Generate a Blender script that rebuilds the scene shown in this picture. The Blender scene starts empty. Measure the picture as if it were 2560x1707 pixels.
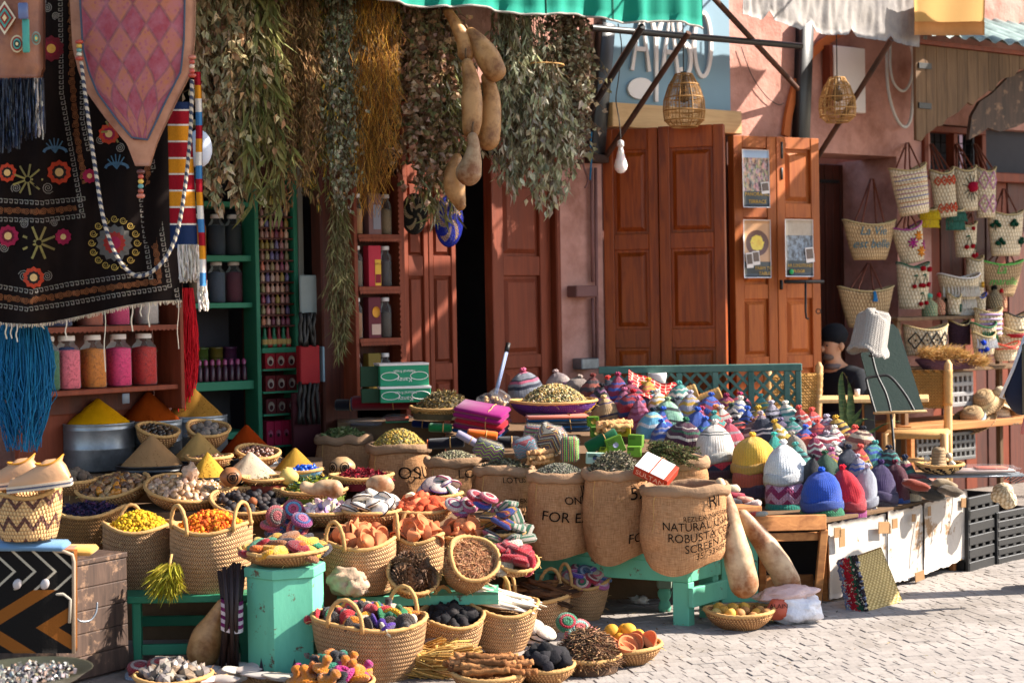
import bpy,bmesh,math,random
from mathutils import Vector,Matrix,Euler,noise
R=random.Random(7)
sc=bpy.context.scene
rad=math.radians
# -- camera
F=2560*60/36.0
CAM=Vector((0,0,1.5))
_p,_r=rad(1.28),rad(1.0)
fwd=Vector((0,math.cos(_p),-math.sin(_p)))
_x0=Vector((1,0,0));_u0=_x0.cross(fwd)
rgt=_x0*math.cos(_r)-_u0*math.sin(_r)
upv=_u0*math.cos(_r)+_x0*math.sin(_r)
cd=bpy.data.cameras.new('camera');cam=bpy.data.objects.new('camera',cd)
sc.collection.objects.link(cam);sc.camera=cam
cd.lens=60;cd.sensor_width=36;cd.clip_start=.1;cd.clip_end=500
cam.matrix_world=Matrix(((rgt.x,upv.x,-fwd.x,CAM.x),(rgt.y,upv.y,-fwd.y,CAM.y),(rgt.z,upv.z,-fwd.z,CAM.z),(0,0,0,1)))
cd.dof.use_dof=True;cd.dof.focus_distance=7.9;cd.dof.aperture_fstop=3.2
# -- sky, sun, exposure
SUN_AZ,SUN_EL=math.atan2(.9925,.122),rad(35)
w=bpy.data.worlds.new('World');sc.world=w;w.use_nodes=True
wn=w.node_tree;bg=wn.nodes['Background']
sk=wn.nodes.new('ShaderNodeTexSky');sk.sky_type='NISHITA';sk.sun_disc=False
sk.sun_elevation=SUN_EL;sk.sun_rotation=SUN_AZ
wn.links.new(sk.outputs[0],bg.inputs[0]);bg.inputs[1].default_value=.115
sl=bpy.data.lights.new('sun','SUN');sl.energy=5;sl.angle=rad(.53);sl.color=(1,.93,.83)
so=bpy.data.objects.new('sun',sl);sc.collection.objects.link(so);so.location=(8,4,9)
SUN=Vector((math.sin(SUN_AZ)*math.cos(SUN_EL),math.cos(SUN_AZ)*math.cos(SUN_EL),math.sin(SUN_EL)))
so.rotation_euler=SUN.to_track_quat('Z','Y').to_euler()
vs=sc.view_settings;vs.view_transform='Standard';vs.look='None';vs.gamma=1;vs.use_curve_mapping=False
vs.exposure=1.58
sc.cycles.use_denoising=True;sc.cycles.max_bounces=7;sc.cycles.diffuse_bounces=4;sc.cycles.transmission_bounces=5
sc.cycles.glossy_bounces=3;sc.cycles.transparent_max_bounces=6;sc.cycles.caustics_reflective=False;sc.cycles.caustics_refractive=False
sc.cycles.sample_clamp_indirect=6
# -- photo pixel -> place
def ray(px,py):return rgt*((px-1280)/F)+upv*(-(py-853.5)/F)+fwd
def P(px,py,s):return CAM+ray(px,py)*(F/s)
def PZ(px,py,z):
 d=ray(px,py);return CAM+d*((z-CAM.z)/d.z)
def sof(p):return F/(p-CAM).dot(fwd)
def G(px,py):return PZ(px,py,0)
FA=Vector(((900-1280)/430,F/430,0));FB=Vector(((2050-1280)/350,F/350,0))
FE=(FB-FA).normalized();FN=Vector((FE.y,-FE.x,0));FANG=math.atan2(FE.y,FE.x)
def FP(px,py,w=0):
 d=ray(px,py);o=FA+FN*w
 return CAM+d*((o-CAM).dot(FN)/d.dot(FN))
def UZ(px,py,w=0):
 p=FP(px,py,w);return(p-FA).dot(FE),p.z
def U(px,w=0,py=700):return UZ(px,py,w)[0]
# -- mesh collector
_ico={}
def ico(sub):
 if sub not in _ico:
  bm=bmesh.new();bmesh.ops.create_icosphere(bm,subdivisions=sub,radius=1)
  bm.verts.ensure_lookup_table()
  _ico[sub]=([v.co.copy()for v in bm.verts],[tuple(v.index for v in f.verts)for f in bm.faces]);bm.free()
 return _ico[sub]
def V(*a):return Vector(a)
def TR(loc=(0,0,0),rot=(0,0,0),sc_=(1,1,1)):
 if not hasattr(sc_,'__len__'):sc_=(sc_,)*3
 return Matrix.LocRotScale(Vector(loc),Euler(rot),Vector(sc_))
def rrot(r=R,tilt=math.pi):return(r.uniform(-tilt,tilt),r.uniform(-tilt,tilt),r.uniform(-math.pi,math.pi))
class MB:
 def __init__(s):s.v=[];s.f=[];s.uv=[];s.c=[];s.mi=[]
 def add(s,vs,fs,uv=None,col=None,M=None,mi=0):
  b=len(s.v)
  s.v+=[tuple(M@Vector(v))for v in vs]if M is not None else[tuple(v)for v in vs]
  s.f+=[tuple(b+i for i in f)for f in fs]
  s.uv+=uv if uv else[[(0,0)]*len(f)for f in fs]
  s.mi+=[mi]*len(fs)
  c=col if col else(1,1,1)
  s.c+=[c]*len(vs)
  return s
 def box(s,c,d,b=.0,M=None,col=None,mi=0):
  x,y,z=d[0]/2,d[1]/2,d[2]/2;c=Vector(c)
  if b<=0:
   vs=[c+V(i*x,j*y,k*z)for k in(-1,1)for j in(-1,1)for i in(-1,1)]
   fs=[(0,2,3,1),(4,5,7,6),(0,1,5,4),(2,6,7,3),(0,4,6,2),(1,3,7,5)]
  else:
   b=min(b,x*.9,y*.9,z*.9)
   vs=[];ix={}
   for i in(-1,1):
    for j in(-1,1):
     for k in(-1,1):
      ix[i,j,k,0]=len(vs);vs.append(c+V(i*x,j*(y-b),k*(z-b)))
      ix[i,j,k,1]=len(vs);vs.append(c+V(i*(x-b),j*y,k*(z-b)))
      ix[i,j,k,2]=len(vs);vs.append(c+V(i*(x-b),j*(y-b),k*z))
   fs=[]
   def q(l,o):
    l=[ix[t]for t in l]
    n=(vs[l[1]]-vs[l[0]]).cross(vs[l[2]]-vs[l[0]])
    fs.append(tuple(l)if n.dot(o)>0 else tuple(reversed(l)))
   for i in(-1,1):
    q([(i,-1,-1,0),(i,1,-1,0),(i,1,1,0),(i,-1,1,0)],V(i,0,0))
    q([(-1,i,-1,1),(1,i,-1,1),(1,i,1,1),(-1,i,1,1)],V(0,i,0))
    q([(-1,-1,i,2),(1,-1,i,2),(1,1,i,2),(-1,1,i,2)],V(0,0,i))
    for j in(-1,1):
     q([(i,j,-1,0),(i,j,1,0),(i,j,1,1),(i,j,-1,1)],V(i,j,0))
     q([(i,-1,j,0),(i,1,j,0),(i,1,j,2),(i,-1,j,2)],V(i,0,j))
     q([(-1,i,j,1),(1,i,j,1),(1,i,j,2),(-1,i,j,2)],V(0,i,j))
     for k in(-1,1):q([(i,j,k,0),(i,j,k,1),(i,j,k,2)],V(i,j,k))
  uv=[]
  for f in fs:
   n=(vs[f[1]]-vs[f[0]]).cross(vs[f[2]]-vs[f[0]]);a=max(range(3),key=lambda t:abs(n[t]))
   uv.append([((vs[i].y,vs[i].z),(vs[i].x,vs[i].z),(vs[i].x,vs[i].y))[a]for i in f])
  return s.add(vs,fs,uv,col,M,mi)
 def lathe(s,prof,n=32,M=None,col=None,fun=None,norm=False,mi=0,close=False):
  vs=[];fs=[];uv=[]
  m=len(prof);L=[0]
  for i in range(1,m):L.append(L[-1]+math.hypot(prof[i][0]-prof[i-1][0],prof[i][1]-prof[i-1][1]))
  rm=max(p[0]for p in prof)
  for i,(r,z)in enumerate(prof):
   for j in range(n):
    a=2*math.pi*j/n
    p=V(r*math.cos(a),r*math.sin(a),z)
    vs.append(fun(p,a,i)if fun else p)
  for i in range(m-1):
   for j in range(n):
    k=(j+1)%n
    fs.append((i*n+j,i*n+k,(i+1)*n+k,(i+1)*n+j))
    if norm:u0,u1,v0,v1=j/n,(j+1)/n,L[i]/L[-1],L[i+1]/L[-1]
    else:u0,u1,v0,v1=j/n*6.283*rm,(j+1)/n*6.283*rm,L[i],L[i+1]
    uv.append([(u0,v0),(u1,v0),(u1,v1),(u0,v1)])
  return s.add(vs,fs,uv,col,M,mi)
 def tube(s,pts,r,n=8,M=None,col=None,cap=True,mi=0,twist=0):
  pts=[Vector(p)for p in pts];m=len(pts);vs=[];fs=[];uv=[]
  rs=r if hasattr(r,'__len__')else[r]*m
  t=(pts[1]-pts[0]).normalized();up=V(0,0,1)if abs(t.z)<.9 else V(1,0,0)
  x=t.cross(up).normalized();L=0;Ls=[]
  for i in range(m):
   a=pts[max(i-1,0)];b=pts[min(i+1,m-1)]
   t=b-a
   t=t.normalized()if t.length>1e-9 else V(0,0,1)
   x=(x-t*x.dot(t)).normalized();y=t.cross(x)
   if i:L+=(pts[i]-pts[i-1]).length
   Ls.append(L)
   for j in range(n):
    q=2*math.pi*j/n+twist*L
    vs.append(pts[i]+(x*math.cos(q)+y*math.sin(q))*rs[i])
  rm=max(rs)
  for i in range(m-1):
   for j in range(n):
    k=(j+1)%n
    fs.append((i*n+j,i*n+k,(i+1)*n+k,(i+1)*n+j))
    u0,u1=j/n*6.283*rm,(j+1)/n*6.283*rm
    uv.append([(u0,Ls[i]),(u1,Ls[i]),(u1,Ls[i+1]),(u0,Ls[i+1])])
  if cap:
   fs.append(tuple(reversed(range(n))));uv.append([(0,0)]*n)
   fs.append(tuple(range((m-1)*n,m*n)));uv.append([(0,0)]*n)
  return s.add(vs,fs,uv,col,M,mi)
 def grid(s,nx,ny,fn,M=None,col=None,us=1,vsx=1,mi=0,colfn=None):
  vs=[fn(i/nx,j/ny)for j in range(ny+1)for i in range(nx+1)]
  fs=[];uv=[]
  for j in range(ny):
   for i in range(nx):
    a=j*(nx+1)+i
    fs.append((a,a+1,a+nx+2,a+nx+1))
    uv.append([(i/nx*us,j/ny*vsx),((i+1)/nx*us,j/ny*vsx),((i+1)/nx*us,(j+1)/ny*vsx),(i/nx*us,(j+1)/ny*vsx)])
  s.add(vs,fs,uv,col,M,mi)
  if colfn:
   k=len(s.c)-len(vs)
   for j in range(ny+1):
    for i in range(nx+1):s.c[k+j*(nx+1)+i]=colfn(i/nx,j/ny)
  return s
 def slab(s,nx,ny,fn,th,M=None,us=1,vsx=1,col=None):
  th=Vector(th);b=len(s.v)
  s.grid(nx,ny,fn,M,col,us,vsx);s.grid(nx,ny,lambda a,c:Vector(fn(a,c))+th,M,col,us,vsx)
  n=(nx+1)*(ny+1);rim=[]
  for i in range(nx):rim.append((i,i+1))
  for j in range(ny):rim.append((j*(nx+1)+nx,(j+1)*(nx+1)+nx))
  for i in range(nx,0,-1):rim.append((ny*(nx+1)+i,ny*(nx+1)+i-1))
  for j in range(ny,0,-1):rim.append((j*(nx+1),(j-1)*(nx+1)))
  for a,c in rim:s.f.append((b+a,b+c,b+n+c,b+n+a));s.uv.append([(0,0)]*4);s.mi.append(0)
  return s
 def blob(s,M,sub=1,jit=.15,fr=1.3,seed=None,col=None,flat=None,mi=0):
  vs,fs=ico(sub);o=V(R.random()*99,R.random()*99,7)if seed is None else V(seed,seed*1.7,3)
  out=[]
  for v in vs:
   k=1+jit*noise.noise(v*fr+o)*2
   out.append(v*k)
  return s.add(out,fs,None,col,M,mi)
 def leaf(s,M,L,W,bend=0,fold=.15,col=None):
  h=W*fold
  vs=[(0,0,0),(-W/2,L*.42,h),(0,L*.45,0),(W/2,L*.42,h),(0,L,bend*L)]
  return s.add(vs,[(0,2,1),(0,3,2),(1,2,4),(2,3,4)],None,col,M)
 def poly(s,pts,th,M=None,col=None,mi=0):
  n=len(pts);vs=[(p[0],0,p[1])for p in pts]+[(p[0],th,p[1])for p in pts]
  fs=[tuple(range(n)),tuple(reversed(range(n,2*n)))]+[(i,i+n,(i+1)%n+n,(i+1)%n)for i in range(n)]
  uv=[[(vs[i][0],vs[i][2])for i in f]for f in fs]
  return s.add(vs,fs,uv,col,M,mi)
 def mesh(s,name,mats,smooth=True):
  me=bpy.data.meshes.new(name);me.from_pydata(s.v,[],s.f)
  if not hasattr(mats,'__len__'):mats=[mats]
  for m in mats:me.materials.append(m)
  if s.uv:
   l=me.uv_layers.new(name='UVMap');flat=[x for f in s.uv for t in f for x in t];l.data.foreach_set('uv',flat)
  a=me.color_attributes.new('Col','FLOAT_COLOR','POINT')
  a.data.foreach_set('color',[x for c in s.c for x in(c[0],c[1],c[2],1)])
  if any(s.mi):me.polygons.foreach_set('material_index',s.mi)
  if smooth:
   me.polygons.foreach_set('use_smooth',[True]*len(me.polygons))
   if smooth!=True:me.set_sharp_from_angle(angle=smooth)
  me.update();return me
COL=sc.collection
def ob(name,mb,mats,parent=None,loc=None,rot=None,scl=None,smooth=True,color=None):
 me=mb if isinstance(mb,bpy.types.Mesh)else mb.mesh(name,mats,smooth)
 o=bpy.data.objects.new(name,me);COL.objects.link(o)
 if parent:o.parent=parent
 if loc is not None:o.location=loc
 if rot is not None:o.rotation_euler=rot
 if scl is not None:o.scale=(scl,)*3 if not hasattr(scl,'__len__')else scl
 if color:o.color=(*color,1)
 return o
def tag(o,label=None,cat=None,group=None,kind=None):
 if label:o['label']=label
 if cat:o['category']=cat
 if group:o['group']=group
 if kind:o['kind']=kind
 return o
def thing(name,label,cat,loc=(0,0,0),rz=0,group=None,rot=None):
 o=bpy.data.objects.new(name,None);COL.objects.link(o);o.empty_display_size=.1
 o.location=loc;o.rotation_euler=rot if rot else(0,0,rz)
 return tag(o,label,cat,group)
def sub(name,parent,loc=(0,0,0),rot=(0,0,0)):
 o=bpy.data.objects.new(name,None);COL.objects.link(o);o.parent=parent;o.location=loc;o.rotation_euler=rot;o.empty_display_size=.05
 return o
FR=lambda w=0:(FA+FN*w,(0,0,FANG))
_tc={}
def text(s_,size=1,font_shear=0):
 k=(s_,font_shear)
 if k not in _tc:
  cu=bpy.data.curves.new('lettering','FONT');cu.body=s_;cu.size=1;cu.align_x='CENTER';cu.resolution_u=3;cu.shear=font_shear
  o=bpy.data.objects.new('lettering',cu);COL.objects.link(o)
  dg=bpy.context.evaluated_depsgraph_get();me=bpy.data.meshes.new_from_object(o.evaluated_get(dg))
  _tc[k]=([v.co.copy()for v in me.vertices],[tuple(p.vertices)for p in me.polygons])
  bpy.data.objects.remove(o);bpy.data.curves.remove(cu);bpy.data.meshes.remove(me)
 vs,fs=_tc[k]
 return[(v.x*size,v.y*size)for v in vs],fs
def lin(c):return tuple(((x/255)/12.92 if x<=10 else(((x/255)+.055)/1.055)**2.4)for x in c)
def H(h):h=h.lstrip('#');return lin(tuple(int(h[i:i+2],16)for i in(0,2,4)))
def jit(c,a=.12,r=R):
 k=1+r.uniform(-a,a);return tuple(max(0,min(1,x*k*(1+r.uniform(-a,a)*.4)))for x in c)
 # -- materials
class NT:
 def __init__(s,name):
  s.m=bpy.data.materials.new(name);s.m.use_nodes=True;s.t=s.m.node_tree;s.b=s.t.nodes['Principled BSDF']
  s._co=s.t.nodes.new('ShaderNodeTexCoord')
 def set(s,sock,v):
  if v is None:return
  if isinstance(v,bpy.types.NodeSocket):s.t.links.new(v,sock)
  elif hasattr(v,'__len__')and len(v)==3 and sock.type=='RGBA':sock.default_value=(*v,1)
  else:sock.default_value=v
 def co(s,k='Object'):return s._co.outputs[k]
 def node(s,t,out=0,ins={},**kw):
  n=s.t.nodes.new(t)
  for k,v in kw.items():setattr(n,k,v)
  for k,v in ins.items():s.set(n.inputs[k],v)
  return n.outputs[out]
 def noise(s,vec,scale,detail=3,rough=.55,dist=0):return s.node('ShaderNodeTexNoise',0,{'Vector':vec,'Scale':scale,'Detail':detail,'Roughness':rough,'Distortion':dist})
 def voro(s,vec,scale,out=0,feature='F1',rnd=1):return s.node('ShaderNodeTexVoronoi',out,{'Vector':vec,'Scale':scale,'Randomness':rnd},feature=feature)
 def ma(s,op,a,b=None,c=None):
  n=s.t.nodes.new('ShaderNodeMath');n.operation=op
  for i,v in enumerate((a,b,c)):s.set(n.inputs[i],v)
  return n.outputs[0]
 def mix(s,f,a,b,bt='MIX'):
  n=s.t.nodes.new('ShaderNodeMix');n.data_type='RGBA';n.blend_type=bt;n.clamp_factor=True
  s.set(n.inputs[0],f);s.set(n.inputs[6],a);s.set(n.inputs[7],b);return n.outputs[2]
 def ramp(s,f,stops,const=False):
  n=s.t.nodes.new('ShaderNodeValToRGB');e=n.color_ramp.elements
  if const:n.color_ramp.interpolation='CONSTANT'
  while len(e)<len(stops):e.new(.5)
  for el,(p,c)in zip(e,stops):
   el.position=p;el.color=(*c,1)if hasattr(c,'__len__')else(c,c,c,1)
  s.set(n.inputs[0],f);return n.outputs[0]
 def xyz(s,v):
  n=s.t.nodes.new('ShaderNodeSeparateXYZ');s.set(n.inputs[0],v);return n.outputs
 def vec(s,x=0,y=0,z=0):
  n=s.t.nodes.new('ShaderNodeCombineXYZ')
  for i,v in enumerate((x,y,z)):s.set(n.inputs[i],v)
  return n.outputs[0]
 def mapn(s,v,scale=(1,1,1),rot=(0,0,0)):
  return s.node('ShaderNodeMapping',0,{'Vector':v,'Scale':scale,'Rotation':rot})
 def scl(s,c,k):
  n=s.t.nodes.new('ShaderNodeVectorMath');n.operation='SCALE';s.set(n.inputs[0],c);s.set(n.inputs[3],k);return n.outputs[0]
 def rnd(s):return s.node('ShaderNodeObjectInfo',5)
 def src(s,k):
  if k=='oc':return s.node('ShaderNodeObjectInfo',1)
  return s.node('ShaderNodeVertexColor',0,layer_name='Col')
 def fin(s,col,rough=.8,h=None,bs=.4,bd=.005,spec=.3,**kw):
  s.set(s.b.inputs['Base Color'],col);s.set(s.b.inputs['Roughness'],rough);s.b.inputs['Specular IOR Level'].default_value=spec
  if h is not None:
   s.t.links.new(s.node('ShaderNodeBump',0,{'Height':h,'Strength':bs,'Distance':bd}),s.b.inputs['Normal'])
  for k,v in kw.items():s.set(s.b.inputs[k.replace('_',' ')],v)
  return s.m
def gm(name,col=None,var=.22,sc_=9,rough=.8,bump=.35,bsc=70,bd=.004,src=None,spec=.3,col2=None,c2s=3,c2t=(.45,.7),stretch=(1,1,1),rv=.12,co='Object',**kw):
 n=NT(name);v=n.co(co)
 if stretch!=(1,1,1):v=n.mapn(v,stretch)
 c=n.src(src)if src else col
 if col2:c=n.mix(n.ramp(n.noise(v,c2s,5,.65),[(c2t[0],0),(c2t[1],1)]),c,col2)
 k=n.ma('MULTIPLY_ADD',n.noise(v,sc_,4,.6),2*var,1-var)
 if rv:k=n.ma('MULTIPLY',k,n.ma('MULTIPLY_ADD',n.rnd(),2*rv,1-rv))
 h=n.noise(v,bsc,4,.65)if bump else None
 return n.fin(n.scl(c,k),rough,h,bump,bd,spec,**kw)
def wood(name,c1,c2,rough=.5,spec=.4,sc_=1,vert=True,coat=0,worn=None):
 n=NT(name);v=n.mapn(n.co(),(26*sc_,26*sc_,2.2*sc_)if vert else(2.2*sc_,26*sc_,26*sc_))
 g=n.noise(v,1,5,.6,1.2);big=n.noise(n.co(),2.2,3)
 c=n.mix(n.ramp(g,[(.3,0),(.72,1)]),c1,c2)
 c=n.scl(c,n.ma('MULTIPLY_ADD',big,.7,.65));c=n.scl(c,n.ma('MULTIPLY_ADD',n.rnd(),.3,.85))
 if worn:c=n.mix(n.ramp(n.noise(n.co(),11,6,.7),[(.56,0),(.66,1)]),c,worn)
 return n.fin(c,n.ma('MULTIPLY_ADD',g,.2,rough-.1),g,.25,.003,spec,Coat_Weight=coat)
def basketry(name,c1,c2,row=.019,st=.011,braid=True,rough=.85,pat=None,bs=.9):
 n=NT(name);o=n.xyz(n.co('UV'));u,v=o[0],o[1]
 vr=n.ma('DIVIDE',v,row);fr=n.ma('FRACT',vr);tri=n.ma('ABSOLUTE',n.ma('SUBTRACT',fr,.5))
 if braid:ph=n.ma('ADD',n.ma('DIVIDE',u,st),n.ma('MULTIPLY',tri,1.6))
 else:ph=n.ma('ADD',n.ma('DIVIDE',u,st),n.ma('MULTIPLY',n.ma('FLOOR',vr),.37))
 sg=n.ma('SINE',n.ma('MULTIPLY',ph,6.283));groove=n.ma('SUBTRACT',1,n.ma('POWER',n.ma('MULTIPLY',tri,2),3))
 nz=n.noise(n.co(),60,4,.7);big=n.noise(n.co(),5,5,.7)
 fib=n.noise(n.vec(n.ma('MULTIPLY',u,30),n.ma('MULTIPLY',v,300),0),1,3)
 k=n.ma('MULTIPLY_ADD',sg,.42,n.ma('MULTIPLY_ADD',nz,.8,.1))
 c=n.mix(n.ma('MULTIPLY_ADD',fib,.5,n.ma('SUBTRACT',k,.25)),c1,c2)
 if pat:c=pat(n,u,v,c)
 c=n.scl(c,n.ma('MULTIPLY',n.ma('MULTIPLY_ADD',groove,.3,.7),n.ma('MULTIPLY_ADD',big,1.1,.42)))
 rn_=n.rnd();c=n.mix(n.ma('MULTIPLY',n.ma('FRACT',n.ma('MULTIPLY',rn_,7)),.3),c,n.scl(c,.62));c=n.scl(c,n.ma('MULTIPLY_ADD',rn_,.34,.83))
 h=n.ma('ADD',n.ma('MULTIPLY',groove,.55),n.ma('MULTIPLY_ADD',sg,.42,n.ma('MULTIPLY',nz,.4)))
 return n.fin(c,rough,h,bs,.006,.25)
def knit(name,src='oc',st=.012,row=.011,rough=.95,stripes=None,norm=None,zig=None,c2=None,bs=.8,fuzz=.25):
 n=NT(name);o=n.xyz(n.co('UV'));u,v=o[0],o[1]
 if norm:us,vs_=n.ma('MULTIPLY',u,norm[0]),n.ma('MULTIPLY',v,norm[1])
 else:us,vs_=n.ma('DIVIDE',u,st),n.ma('DIVIDE',v,row)
 tri=n.ma('ABSOLUTE',n.ma('SUBTRACT',n.ma('FRACT',us),.5))
 sg=n.ma('SINE',n.ma('MULTIPLY',n.ma('ADD',vs_,n.ma('MULTIPLY',tri,1.3)),6.283))
 gr=n.ma('SUBTRACT',1,n.ma('POWER',n.ma('MULTIPLY',tri,2),4))
 if stripes:
  vv=v
  if zig:
   t2=n.ma('ABSOLUTE',n.ma('SUBTRACT',n.ma('FRACT',n.ma('MULTIPLY',u,zig[0])),.5));vv=n.ma('ADD',v,n.ma('MULTIPLY',t2,zig[1]))
  vv=n.ma('ADD',vv,n.ma('MULTIPLY',n.ma('SUBTRACT',n.noise(n.co('UV'),60,1),.5),.014))
  c=n.ramp(vv,stripes,True)
 else:c=n.src(src)if isinstance(src,str)else src
 fz=n.noise(n.co(),130,3,.7)
 k=n.ma('MULTIPLY_ADD',sg,.10,n.ma('MULTIPLY_ADD',fz,.7,.62));k=n.ma('MULTIPLY',k,n.ma('MULTIPLY_ADD',gr,.25,.75))
 c=n.scl(c,k)
 h=n.ma('ADD',n.ma('MULTIPLY',sg,.35),n.ma('ADD',n.ma('MULTIPLY',gr,.5),n.ma('MULTIPLY',fz,.7)))
 return n.fin(c,rough,h,bs,.005,.15,Sheen_Weight=fuzz,Sheen_Roughness=.5)
 # -- shared materials
M={}
M['plaster']=gm('pink_plaster',H('c29082'),var=.3,sc_=5,rough=.9,bump=.7,bsc=16,bd=.014,col2=H('9c6b5c'),c2s=2.6,c2t=(.45,.66),spec=.15,rv=0)
M['plaster_far']=gm('far_plaster',H('b98a86'),var=.15,sc_=2,rough=.9,bump=.3,bsc=20,bd=.01,rv=0)
M['door_dark']=wood('varnished_door_wood',H('6c280b'),H('a44e18'),.42,.3)
M['door_mid']=wood('brown_door_wood',H('94481f'),H('b8682f'),.55,.25)
M['door_red']=wood('reddish_door_wood',H('682e1b'),H('843f28'),.6,.22)
M['plank_dark']=wood('dark_plank',H('3a1a12'),H('5c2b1c'),.6,.3)
M['plank_grey']=wood('weathered_plank',H('54402f'),H('7a5f45'),.8,.2)
M['pine']=wood('pale_pine',H('c49a68'),H('dcb684'),.6,.3,vert=False)
M['pine_v']=wood('pale_pine_upright',H('b48a58'),H('d2ab78'),.6,.3)
M['crate_wood']=wood('old_crate_wood',H('8a552e'),H('b87c48'),.75,.25,vert=False)
M['box_wood']=wood('dark_chest_wood',H('33261f'),H('5c463a'),.7,.3,worn=H('8a6a52'))
M['steel_black']=gm('black_steel',H('1d1c1e'),var=.3,rough=.42,bump=.1,spec=.5,col2=H('3c2a22'),c2s=6,c2t=(.6,.8))
M['rust']=gm('rusty_pipe',H('54382c'),var=.35,sc_=30,rough=.75,bump=.4,bsc=150,bd=.001,col2=H('2e2522'),c2s=5,Metallic=.3)
M['iron']=gm('black_iron',H('191615'),rough=.5,bump=.2,spec=.4)
M['galv']=gm('galvanised_steel',H('8d9298'),var=.3,sc_=7,rough=.42,bump=.15,bsc=40,bd=.002,Metallic=.75,col2=H('5d6064'),c2s=4)
M['tray_black']=gm('black_enamel',H('17181b'),rough=.35,bump=.1,spec=.5)
M['mint']=gm('mint_green_paint',H('62ad8e'),var=.18,sc_=5,rough=.55,bump=.3,bsc=40,bd=.003,col2=H('438a70'),c2s=4,c2t=(.5,.8),spec=.35,stretch=(1,1,.35))
_n=M['mint'].node_tree;_b=_n.nodes['Principled BSDF'];_l=_b.inputs['Base Color'].links[0].from_socket
_t=_n.nodes.new('ShaderNodeTexNoise');_t.inputs['Scale'].default_value=13;_t.inputs['Detail'].default_value=8;_t.inputs['Roughness'].default_value=.75
_c=_n.nodes.new('ShaderNodeTexCoord');_n.links.new(_c.outputs['Object'],_t.inputs['Vector']);_r=_n.nodes.new('ShaderNodeValToRGB');_r.color_ramp.elements[0].position=.60;_r.color_ramp.elements[1].position=.63
_x=_n.nodes.new('ShaderNodeMix');_x.data_type='RGBA';_x.inputs[7].default_value=(*H('5c4a38'),1);_n.links.new(_t.outputs[0],_r.inputs[0]);_n.links.new(_r.outputs[0],_x.inputs[0]);_n.links.new(_l,_x.inputs[6]);_n.links.new(_x.outputs[2],_b.inputs['Base Color'])
M['teal_trellis']=gm('teal_trellis_paint',H('567a70'),var=.15,rough=.65,bump=.25,bsc=50,bd=.002,col2=H('355f58'),c2s=9)
M['shelf_green']=gm('green_shelf_paint',H('2f7a5a'),var=.12,rough=.55,bump=.15)
M['sign_blue']=gm('sign_blue',H('7b98a8'),var=.05,rough=.6,bump=.1,rv=0)
M['white_paint']=gm('white_paint',H('e6dcd6'),var=.05,rough=.6,bump=.1)
M['canvas_green']=gm('green_canvas',H('1d9680'),var=.1,sc_=3,rough=.85,bump=.3,bsc=120,bd=.002,rv=0)
M['canvas_grey']=gm('pale_canvas',H('b5aea8'),var=.12,sc_=5,rough=.9,bump=.5,bsc=30,bd=.006,col2=H('8f8988'),c2s=5,rv=0)
M['canvas_orange']=gm('amber_sheet',H('c69a58'),var=.08,sc_=3,rough=.8,bump=.2,rv=0)
for k in('canvas_green','canvas_grey','canvas_orange'):
 t=M[k].node_tree;b=t.nodes['Principled BSDF'];o_=[n for n in t.nodes if n.type=='OUTPUT_MATERIAL'][0]
 tl=t.nodes.new('ShaderNodeBsdfTranslucent');mx=t.nodes.new('ShaderNodeMixShader');mx.inputs[0].default_value=.3
 t.links.new(b.inputs['Base Color'].links[0].from_socket,tl.inputs[0]);t.links.new(b.outputs[0],mx.inputs[1]);t.links.new(tl.outputs[0],mx.inputs[2]);t.links.new(mx.outputs[0],o_.inputs[0])
M['rattan']=gm('rattan',H('a87c48'),var=.3,sc_=40,rough=.7,bump=.3)
M['rope']=gm('straw_rope',H('b98d56'),var=.35,sc_=60,rough=.85,bump=.8,bsc=180,bd=.003)
M['basket']=basketry('palm_braid',H('8a5c38'),H('e4b482'))
M['basket_dk']=basketry('palm_braid_dark',H('64401f'),H('b07c44'))
M['basket_pale']=basketry('palm_braid_pale',H('a98658'),H('e0c596'),row=.022)
M['bowl']=basketry('coiled_straw',H('845630'),H('d8a26c'),row=.013,st=.016,braid=False)
M['bowl_pale']=basketry('coiled_straw_pale',H('a5793f'),H('dcb474'),row=.013,st=.016,braid=False)
M['knit']=knit('knitted_wool')
M['vc']=gm('dried_matter',src='vc',var=.2,sc_=60,rough=.85,bump=.3,bsc=200,bd=.002,rv=0)
M['vc_gloss']=gm('glossy_matter',src='vc',var=.2,sc_=40,rough=.4,bump=.2,bsc=120,bd=.002,rv=0,spec=.5)
M['oc']=gm('painted_piece',src='oc',var=.12,sc_=20,rough=.7,bump=.25,rv=.05)
M['oc_gloss']=gm('glossy_piece',src='oc',var=.12,sc_=20,rough=.35,bump=.1,rv=.05,spec=.5)
M['oc_rough']=gm('rough_piece',src='oc',var=.3,sc_=45,rough=.95,bump=.9,bsc=110,bd=.004,rv=.1,spec=.15)
M['cloth']=gm('plain_cloth',src='oc',var=.12,sc_=14,rough=.95,bump=.4,bsc=160,bd=.002,rv=.04,spec=.1,Sheen_Weight=.2)
def leafmat():
 n=NT('dried_leaf');c=n.scl(n.src('vc'),n.ma('MULTIPLY_ADD',n.noise(n.co(),50,3),.5,.75))
 m=n.fin(c,.75,n.noise(n.co(),140,3),.3,.002,.25)
 t=m.node_tree;o_=[q for q in t.nodes if q.type=='OUTPUT_MATERIAL'][0]
 tl=t.nodes.new('ShaderNodeBsdfTranslucent');mx=t.nodes.new('ShaderNodeMixShader');mx.inputs[0].default_value=.25
 t.links.new(c,tl.inputs[0]);t.links.new(n.b.outputs[0],mx.inputs[1]);t.links.new(tl.outputs[0],mx.inputs[2]);t.links.new(mx.outputs[0],o_.inputs[0])
 return m
M['leaf']=leafmat()
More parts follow.
